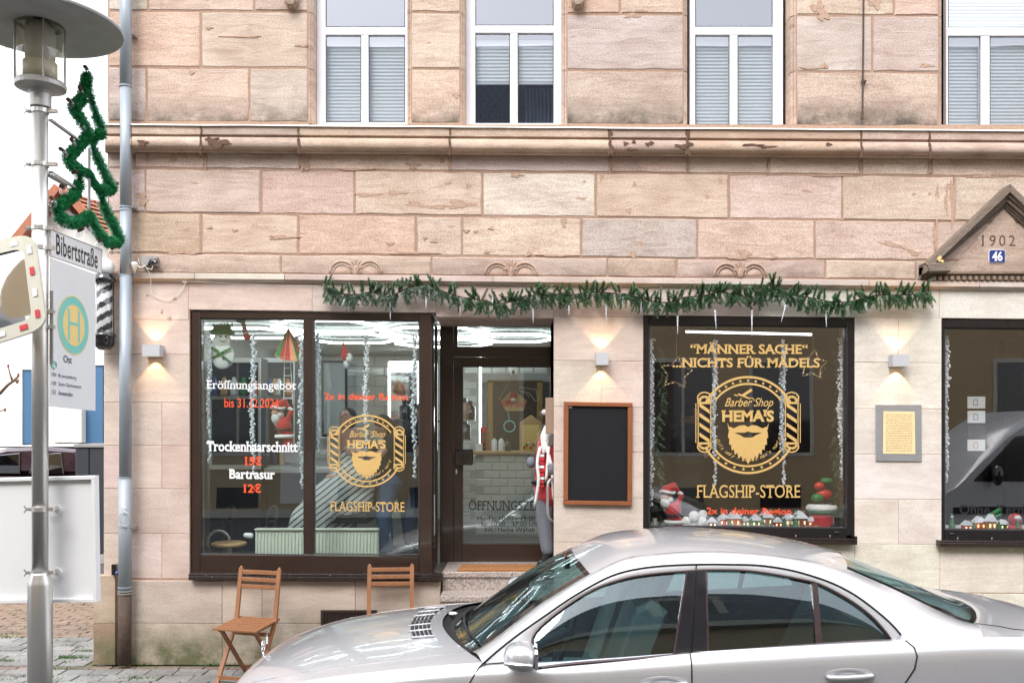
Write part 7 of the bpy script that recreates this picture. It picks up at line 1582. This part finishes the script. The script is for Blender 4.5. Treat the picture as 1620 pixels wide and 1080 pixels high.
# windscreen, roof, rear window
wsr = []
for i, e in enumerate(rK3a):
    t = i/25; wsr.append(ws_row(e, -.13+(.13-.06)*t, .005+.045*math.sin(t*math.pi/2)))
ws = MB().grid(wsr).build('windscreen', 'glass_wind', car, smooth=True, recalc=False)
rfr = []
for i, e in enumerate(rK3b):
    t = i/29; rfr.append(ws_row(e, -.06+.17*t, .05+.018*math.sin(math.pi*t)-.018*t))
MB().grid(rfr).build('roof', 'silver_paint', car, smooth=True, recalc=False)
rgr = []
for i, e in enumerate(rK3c):
    t = i/25; rgr.append(ws_row(e, .11+.10*t, .032-.018*t))
MB().grid(rgr).build('rear_window', 'glass_wind', car, smooth=True, recalc=False)
MB().grid([[p+Vector((0,0,-.03)) for p in r[2:-2]] for r in rfr[1:-1]]).build('headliner', 'headliner', car, smooth=True, recalc=False)
# ceramic borders of the glass
def border(rows, name, wd=.028, k=2):
    mb = MB(); up = Vector((0,0,.0015)); n = len(rows); m_ = len(rows[0])
    mb.grid([[rows[i][j]+up for j in range(k)] for i in range(n)]); mb.grid([[rows[i][m_-1-j]+up for j in range(k)] for i in range(n)])
    mb.grid([[rows[i][j]+up for j in range(m_)] for i in range(0,2)]); mb.grid([[rows[n-1-i][j]+up for j in range(m_)] for i in range(0,2)]); return mb.build(name, 'gloss_black', car, smooth=True, recalc=False)
border(wsr, 'windscreen_border'); border(rgr, 'rear_window_border')
# rear: deck and boot lid
rear_e = [q for q in tbc if q.x >= 2.5][:-1]
tipz = rgr[-1]
rr = []
e0 = tb_at(2.44)
N_ = 40
def rear_row0():
    row = []
    for j in range(N_+1):
        s_ = -1+2*j/N_; hw = .83*s_
        if abs(hw) <= .60: q = hw/.60; row.append(C3(2.50+.21*(1-q*q)+.012, hw, 1.098+.012*(1-q*q)))
        else: u = (abs(hw)-.60)/.23; row.append(C3(2.512-.03*u, hw, 1.098+(e0.z-1.098)*u+.010*math.sin(u*3.14)))
    return row
rr.append([p+Vector((-.10,0,-.045)) for p in rear_row0()]); rr.append(rear_row0())
for i, e in enumerate(rear_e[1:]):
    t = (i+1)/(len(rear_e)-1)
    rr.append(across(e, interp([(0,.04),(.3,.05),(.8,.035),(1,.01)], t), interp([(0,.21),(.35,.10),(.7,.05),(1,.01)], t), N_))
MB().grid(rr).build('boot_lid', 'silver_paint', car, smooth=True, recalc=False)
def boot_pt(X, hw):
    best = None
    for r in rr[1:]:
        for a, b in zip(r, r[1:]):
            u, v = DC-D-a.y, DC-D-b.y
            if min(u, v) <= hw <= max(u, v):
                p = a.lerp(b, (hw-u)/(v-u+1e-9))
                if best is None or abs(p.x-X) < abs(best.x-X): best = p
    return best
for sg in (0, 1):
    ps_ = [boot_pt(X, h)+Vector((0,0,.001)) for X, h in ((2.53,.60),(2.58,.655),(2.66,.69),(2.78,.69),(2.90,.66),(2.98,.60))]
    MB().tube([mir(p) if sg else p for p in ps_], .0035, 6).build('boot_seam', 'rubber', car, smooth=True)
# door frames, pillars, roof rails on both sides
nA, nB, nC = 20, 26, 22
xb1, xb2 = K3[-1].x+.0, K3r[-1].x
K2s = split(K2, (nA, nB), (.42, 1.80)) ; K2s = K2s[:-1]
k2end = [p for p in cat_rom(K2, 400) if p.x >= 1.80]
tail = [Vector((tb_at(X).x, DC-tb_at(X).y-D, tb_at(X).z)) for X in (2.14,2.24,2.34,2.44)]
k2c = cat_rom([k2end[0], k2end[len(k2end)//3], k2end[2*len(k2end)//3], k2end[-1]]+tail, nC+1)
K2full = K2s + k2c
K3full = [rK3a[round(25*i/nA)] for i in range(nA)] + [rK3b[min(29,round(29*i/nB))] for i in range(nB)] + [cat_rom(K3g, 200)[round(199*i/nC)] for i in range(nC+1)]
for sg in (0, 1):
    rows = []
    for a, b in zip(K2full, K3full):
        r = []
        for q in range(9):
            t = q/8; p = a.lerp(b, t); bul = .022*math.sin(math.pi*t); d_ = (b-a).cross(Vector((1,0,0)))
            p = p+Vector((0,-bul*.7,bul)); r.append(mir(p) if sg else p)
        rows.append(r)
    MB().grid(rows).build('roof_rail', 'silver_paint', car, smooth=True, recalc=False)
def on_side(P0, off): return P0+Vector((0,-off,off*.4))
cK1 = cat_rom(K1, 300); cK2 = cat_rom(K2, 300)
rows = []
for i in range(60):
    t = i/59; a = cK2[min(299, round(299*t))]; b = cK1[min(299, round(299*t))]
    rows.append([a.lerp(b, q/3)+Vector((0, .004*(q==3), 0)) for q in range(4)])
for sg in (0, 1): MB().grid([[mir(p) for p in r] if sg else r for r in rows]).build('door_window_frame', 'silver_paint', car, smooth=True, recalc=False)
# skin between the shoulder line, the front of the frame and the windows
for sg in (0, 1):
    mb = MB(); r0, r1 = [], []
    for i in range(30):
        t = i/29; kb = cat_rom([cK1[0]]+KB, 60)[round(59*t)]; e = tb_at(kb.x); r1.append(kb+Vector((0,0,0))); r0.append(C3(e.x, e.y, e.z))
    mb.grid([[mir(p) if sg else p for p in r] for r in (r0, r1)])
    a = [C3(-.15,.845,.952), cK2[0], cK1[0], C3(tb_at(cK1[0].x).x, tb_at(cK1[0].x).y, tb_at(cK1[0].x).z)]
    mb.add([mir(p) if sg else p for p in a], [(0,1,2,3)])
    e2 = tb_at(2.13); b_ = [cK1[-1], cK2[-1], C3(e2.x,e2.y,e2.z), C3(tb_at(1.97).x,tb_at(1.97).y,tb_at(1.97).z)]; mb.add([mir(p) if sg else p for p in b_], [(0,1,2,3)])
    mb.build('door_shoulder', 'silver_paint', car, smooth=True, recalc=False)
# side glass, split by the pillars
cKB = cat_rom(KB, 300)
def polyx(c, X):
    for a, b in zip(c, c[1:]):
        if a.x <= X <= b.x: return a.lerp(b, (X-a.x)/(b.x-a.x+1e-9))
    return c[0] if X < c[0].x else c[-1]
_i = min(range(300), key=lambda i: cK1[i].x); cK1m = cK1[_i:]
def topx(X): return polyx(cK1m, X)
def botx(X): return polyx(cKB, X)
def glasspatch(t0, t1, b0, b1, name):
    rows = []
    for i in range(24):
        u = i/23; T_ = topx(t0+(t1-t0)*(u*u*.35+u*.65 if name == 'front_door_window' else u)); B_ = botx(b0+(b1-b0)*u); rows.append([B_.lerp(T_, q/6)+Vector((0,.012-.008*math.sin(math.pi*q/6),0)) for q in range(7)])
    for sg in (0, 1): MB().grid([[mir(p) if sg else p for p in r] for r in rows]).build(name, 'glass_car', car, smooth=True, recalc=False)
fx_ = lambda px, py: side(px, py).x
glasspatch(K1[2].x, fx_(1086,904), K1[2].x+.0, fx_(1066,1034), 'front_door_window'); glasspatch(fx_(1117,902), fx_(1284,921), fx_(1119,1030), fx_(1291,1018), 'rear_door_window'); glasspatch(fx_(1293,923), fx_(1408,1009), fx_(1300,1017), fx_(1409,1011), 'quarter_window')
def strip(q, mat, name, off=.006):
    ps = [side(*p) + Vector((0,-off,0)) for p in q]
    for sg in (0, 1):
        pp = [mir(p) if sg else p for p in ps]; o2 = Vector((0,(-.012 if sg else .012),0)); MB().add(pp+[p+o2 for p in pp], [(0,1,2,3),(7,6,5,4),(0,4,5,1),(1,5,6,2),(2,6,7,3),(3,7,4,0)]).build(name, mat, car)
strip([(1087,903),(1101,902),(1092.5,1033),(1066.5,1036)], 'gloss_black', 'door_pillar'); strip([(1102,902),(1117,902),(1119,1031),(1094.5,1033)], 'gloss_black', 'door_pillar')
strip([(1084.5,904),(1087,904),(1067,1036),(1063.5,1036)], 'trim_brown', 'pillar_trim', .009); strip([(1116,902.5),(1118.3,902.5),(1121,1031),(1118.5,1031)], 'trim_brown', 'pillar_trim', .009)
strip([(1284,920.5),(1293,923),(1300,1018),(1290,1019)], 'trim_brown', 'window_divider', .008)
def both(pts, r, mat, name, n=6, r2=None):
    for sg in (0, 1): MB().tube([mir(p) if sg else p for p in pts], r, n, r2=r2).build(name, mat, car, smooth=True)
both([p+Vector((0,-.004,-.004)) for p in cat_rom(KB, 40)], .0105, 'trim_brown', 'window_trim', 8); both([p+Vector((0,.001,.002)) for p in cat_rom(K1, 60)], .0075, 'trim_brown', 'window_seal'); both([p+Vector((0,-.0045,.0)) for p in cat_rom(K2, 60)], .0048, 'rubber', 'shut_line')
def sidept(X, dn):   # point on the side panel surface dn below the shoulder
    e = tb_at(X); k = dn/(e.z-.18)*.86; o = interp([(0,0),(.008,.014),(.026,.034),(.05,.050),(.07,.057),(.10,.060),(.15,.063),(.24,.065),(.33,.066),(.45,.060),(.6,.056),(.68,.062),(.78,.05)], k); return C3(e.x, e.y+o, e.z-dn)
both([sidept(x, dn)+Vector((0,-.001,0)) for x, dn in ((2.03,.0),(2.06,.03),(2.065,.07),(2.05,.13),(2.0,.2),(1.93,.28),(1.88,.36),(1.86,.5),(1.86,.75))], .0045, 'rubber', 'shut_line')
both([side(1101.5,893), side(1093,1034)], .0042, 'rubber', 'shut_line'); both([side(1093,1034)+Vector((0,-.004,0))]+[sidept(.917-.01*dn, dn)+Vector((0,-.001,0)) for dn in (.0,.03,.06,.1,.2,.4,.7)], .0042, 'rubber', 'shut_line')
both([cK2[0]]+[sidept(x, dn)+Vector((0,-.001,0)) for x, dn in ((-.17,.02),(-.2,.06),(-.235,.12),(-.26,.2),(-.27,.4),(-.27,.7))], .0042, 'rubber', 'shut_line')
def bon_pt(X, hw):
    best = None
    for r in fr:
        for a, b in zip(r, r[1:]):
            ha_, hb_2 = DC-D-a.y, DC-D-b.y
            if min(ha_,hb_2) <= hw <= max(ha_,hb_2):
                t = (hw-ha_)/(hb_2-ha_+1e-9); p = a.lerp(b, t)
                if best is None or abs(p.x-X) < abs(best.x-X): best = p
    return best
both([bon_pt(X, h)+Vector((0,0,.0005)) for X, h in ((-.235,.69),(-.4,.72),(-.62,.73),(-.88,.725),(-1.1,.70),(-1.29,.66),(-1.42,.6))], .0032, 'steel_dull', 'bonnet_seam')
# bonnet air louvres, slats of one curved panel
lv = []
for sg in (1, -1):
    for s_ in range(5):
        mb = MB(); pts = []
        for k in range(13):
            hw = .02+.40*k/12; X = -.50-.024*s_+.05*(hw/.42)**2; p = bon_pt(X, hw*1.0); 
            q = Vector((X, DC-D-hw*sg if False else DC-hw*sg-D, p.z))
            pts.append(q+Vector((0,0,.004)))
        MB().tube(pts, .0085, 6, r2=.003).build('louvre_slat', 'ink_black', car, smooth=True); MB().tube([p+Vector((-.012,0,.002)) for p in pts], .0035, 6, r2=.004).build('louvre_bar', 'silver_paint', car, smooth=True)
    for hw in (.14,.28,.42):
        ps = []
        for X0 in (-.485,-.62): X = X0+.05*(hw/.42)**2; ps.append(Vector((X, DC-hw*sg-D, bon_pt(X, hw).z+.007)))
        MB().tube(ps, .007, 6).build('louvre_bar', 'silver_paint', car, smooth=True)
# star emblem on the bonnet tip
c = bon_pt(-1.52, 0)+Vector((0,0,.0)); em = MB(); cz_ = c+Vector((.0,0,.062)); em.loop([cz_+Vector((0,.036*math.cos(a),.036*math.sin(a))) for a in [math.pi*k/12 for k in range(24)]], .0028, 6)
for a in (90,210,330): em.tube([cz_, cz_+Vector((0,.036*math.cos(math.radians(a)),.036*math.sin(math.radians(a))))], [.005,.0015], 5)
em.tube([c, cz_-Vector((0,0,.036))], [.01,.004], 8); em.build('emblem', 'chrome', car, smooth=True)
# wipers, wash cap
for a, b, c_ in ((.35,.62,.0),(-.25,.1,.0)):
    p0, p1 = ba[int(14-a*20)], ba[int(14+10)]; 
for h0, h1 in ((-.35,.3),(.1,.62)):
    row = [p for p in wsr[2]]; f_ = lambda h: min(row, key=lambda p: abs(DC-D-p.y-h))
    MB().tube([f_(h0)+Vector((-.01,0,.012)), f_((h0+h1)/2)+Vector((-.012,0,.02)), f_(h1)+Vector((-.01,0,.012))], .008, 6).build('wiper', 'rubber', car, smooth=True)
MB().lathe([(.03,0),(.034,.008),(.02,.014)], ha[9].lerp(ba[9], .25)+Vector((0,0,-.01)), 16).build('filler_cap', 'white_plastic', car, smooth=True)
# door mirrors
def door_mirror(sg):
    c = pc(820, 1038, 1.02); c = c if not sg else mir(c); s_ = 1 if not sg else -1
    mb = MB(); n, m_ = 20, 14
    for i in range(m_+1):
        v = -1+2*i/m_
        for j in range(n):
            a = 2*math.pi*j/n; e = .72
            cx_ = math.copysign(abs(math.cos(a))**e, math.cos(a)); sz = math.copysign(abs(math.sin(a))**e, math.sin(a)); k = (1-abs(v)**2.8)**.42 if abs(v) < 1 else .01
            x = v*.085; taper = 1-.18*max(0,-v)
            mb.v.append((c.x+x+.01, c.y+cx_*.115*k*taper, c.z+sz*.071*k*taper-.004*v))
    for i in range(m_):
        for j in range(n): mb.f.append((i*n+j, i*n+(j+1)%n, (i+1)*n+(j+1)%n, (i+1)*n+j)); mb.m.append(0)
    mb.f += [tuple(range(n-1,-1,-1)), tuple(range(m_*n, m_*n+n))]; mb.m += [0,0]
    o = mb.build('door_mirror', 'silver_paint', car, smooth=True)
    MB().slab(rrect(c.y-.09, c.y+.09, c.z-.052, c.z+.052, .03), c.x+.08, c.x+.096, .003, 'yz').build('mirror_glass', 'mirror', o)
    ind = MB().tube([c+Vector((-.064,-s_*.085,-.012)), c+Vector((-.03,-s_*.1085,-.014)), c+Vector((.02,-s_*.1165,-.016)), c+Vector((.066,-s_*.113,-.018))], .0125, 8, r2=.0125); ind.build('indicator', 'chrome', o, smooth=True)
    MB().cap(c+Vector((.0,s_*.06,-.03)), c+Vector((-.0,s_*.17,-.06)), .035, .045, 12).build('arm', 'silver_paint', o, smooth=True)
door_mirror(0); door_mirror(1)
# door handles
def handle(px, py):
    c = pc(px, py, .905)
    c = Vector((c.x, sidept(c.x, tb_at(c.x).z-c.z).y, c.z))
    for sg in (0, 1):
        s_ = -1 if sg else 1; cc_ = mir(c) if sg else c
        rows = []
        for k in range(6):
            rr_ = 1-k/5*.98; rows.append([cc_+Vector((.128*rr_*math.cos(a), -s_*(.006-.004*(k==0)-.010*(k>1)*(1-rr_)), .036*rr_*math.sin(a))) for a in [2*math.pi*q/28 for q in range(29)]])
        MB().grid(rows).build('handle_recess', 'silver_paint', car, smooth=True, recalc=False)
        MB().tube([cc_+Vector((-.118,-s_*.004,-.008)), cc_+Vector((-.10,-s_*.020,-.010)), cc_+Vector((-.03,-s_*.032,-.008)), cc_+Vector((.05,-s_*.032,-.004)), cc_+Vector((.105,-s_*.022,.0)), cc_+Vector((.122,-s_*.004,.002))], [.009,.013,.014,.014,.013,.009], 10).build('door_handle', 'silver_paint', car, smooth=True)
handle(1342, 1066); handle(1050, 1079)
# interior
def cbox(x0, x1, h0, h1, z0, z1, mat, name, b=.03):
    pts = rrect(min(x0,x1), max(x0,x1), z0, z1, min(.06, abs(x1-x0)*.3, abs(z1-z0)*.3)); return MB().slab(pts, DC-h1-D, DC-h0-D, b).build(name, mat, car, smooth=False)
def seat(x, h):
    cbox(x-.5, x+.02, h-.25, h+.25, .45, .62, 'seat_cloth', 'seat')
    pts = [(x-.10,.55),(x+.06,.55),(x+.30,1.16),(x+.22,1.22),(x+.13,1.18)]; MB().slab(pts, DC-h+.24-D, DC-h-.24-D, .04).build('seat_back', 'seat_cloth', car)
    pts = [(x+.20,1.2),(x+.29,1.2),(x+.36,1.36),(x+.30,1.38)]; MB().slab(pts, DC-h+.12-D, DC-h-.12-D, .03).build('headrest', 'seat_cloth', car)
for h in (-.38, .38): seat(.55, h)
cbox(1.4, 2.0, -.7, .7, .45, .64, 'seat_cloth', 'rear_bench'); MB().slab([(1.78,.6),(1.95,.6),(2.2,1.12),(2.05,1.14)], DC+.68-D, DC-.68-D, .04).build('rear_backrest', 'seat_cloth', car)
cbox(2.1, 2.5, -.66, .66, .98, 1.03, 'seat_cloth', 'parcel_shelf'); MB().slab([(-.25,.7),(.12,.78),(.16,.9),(.05,1.0),(-.2,.95),(-.3,.9)], DC+.74-D, DC-.74-D, .03).build('dashboard', 'dash', car)
cbox(-.3, 2.6, -.78, .78, .25, .3, 'dash', 'floor_pan'); 
for sg in (0,1):
    p = [(-.2,.3),(2.3,.3),(2.2,1.0),(1.0,.95),(0,.88)]; y = DC-.76-D; y = 2*(DC-D)-y if sg else y; MB().slab(p, y, y+(.02 if sg else .02), .0).build('door_card', 'dash', car)
sw_c = C3(.30,.38,.98); t1 = Vector((.35,0,.94)).normalized(); t2 = Vector((0,1,0)); stw = MB().loop([sw_c+t1*.18*math.cos(a)+t2*.18*math.sin(a) for a in [math.pi*k/12 for k in range(24)]], .014, 8); stw.tube([sw_c-t2*.17, sw_c+t2*.17], .014, 6); stw.cap(sw_c, sw_c+Vector((-.2,0,-.08)), .05, .04); stw.build('steering_wheel', 'dash', car, smooth=True)
MB().obox(C3(.33,0,1.36), (.03,.24,.07)).build('inside_mirror', 'gloss_black', car)
# lower parts: floor, wheels, lamps, grille (mostly below the frame)
MB().box(-1.5, 2.95, DC-.80-D, DC+.80-D, .16, .24).build('underbody', 'rubber', car)
for sg in (0, 1):
    for X in (-.80, 2.06):
        y = DC-.885-D; s_ = 1
        if sg: y = 2*(DC-D)-y; s_ = -1
        MB().lathe([(.30,0),(.355,.0),(.372,.01),(.372,.012)], (X, y-.028*s_, .34), 32, 'y').build('wheel_arch', 'rubber', car, smooth=False)
        o = MB().lathe([(.2,.0),(.30,-.012*s_),(.325,.01*s_),(.325,.2*s_)], (X, y-.03*s_, .325), 36, 'y').build('tyre', 'rubber', car, smooth=True)
        rm = MB().lathe([(.03,-.0),(.05,-.01*s_),(.19,.0),(.215,-.012*s_),(.22,.0)], (X, y-.04*s_, .325), 32, 'y')
        for k in range(5): a = 2*math.pi*k/5; rm.bar((X, y-.055*s_, .325), (X+.2*math.cos(a), y-.05*s_, .325+.2*math.sin(a)), .05, .02, (0,1,0))
        rm.build('rim', 'steel', o, smooth=False)
for sg in (0, 1):
    for X, hw, r in ((-1.56,.60,.085),(-1.615,.42,.07)):
        p = C3(X, hw, .60); p = mir(p) if sg else p; MB().ell(p, (.05,r,r*.85), 16, 10).build('headlight', 'glass_bulb', car, smooth=True)
    p = C3(3.06,.62,.82); p = mir(p) if sg else p; MB().ell(p, (.05,.12,.09), 14, 8).build('tail_light', 'reflex_red', car, smooth=True)
gr = MB()
for k in range(4): gr.box(-1.70, -1.68, DC-.26-D, DC+.26-D, .38+k*.05, .395+k*.05)
gr.box(-1.69, -1.67, DC-.28-D, DC+.28-D, .36, .56); gr.build('grille', 'chrome', car)
for X, nm in ((-1.72,'number_plate'),(3.16,'number_plate')): MB().box(X-.005, X+.005, DC-.26-D, DC+.26-D, .30 if X < 0 else .7, .41 if X < 0 else .81).build(nm, 'enamel_white', car)
# ---------------- put every thing's origin at its base ----------------
bpy.context.view_layer.update()
kids = {}
for o in sc.objects:
    if o.parent: kids.setdefault(o.parent.name, []).append(o)
def bounds(o, acc):
    if o.type == 'MESH' and len(o.data.vertices):
        mw = o.matrix_world
        for c in o.bound_box: acc.append(mw @ Vector(c))
    for c in kids.get(o.name, []): bounds(c, acc)
for o in list(sc.objects):
    if o.type == 'EMPTY' and o.parent is None and o.location.length < 1e-6 and o.rotation_euler.z == 0:
        acc = []; bounds(o, acc)
        if not acc: continue
        lo = Vector((min(p.x for p in acc), min(p.y for p in acc), min(p.z for p in acc))); hi = Vector((max(p.x for p in acc), max(p.y for p in acc), max(p.z for p in acc)))
        b = Vector(((lo.x+hi.x)/2, (lo.y+hi.y)/2, lo.z)); o.location = b
        for c in kids.get(o.name, []): c.location = c.location - b
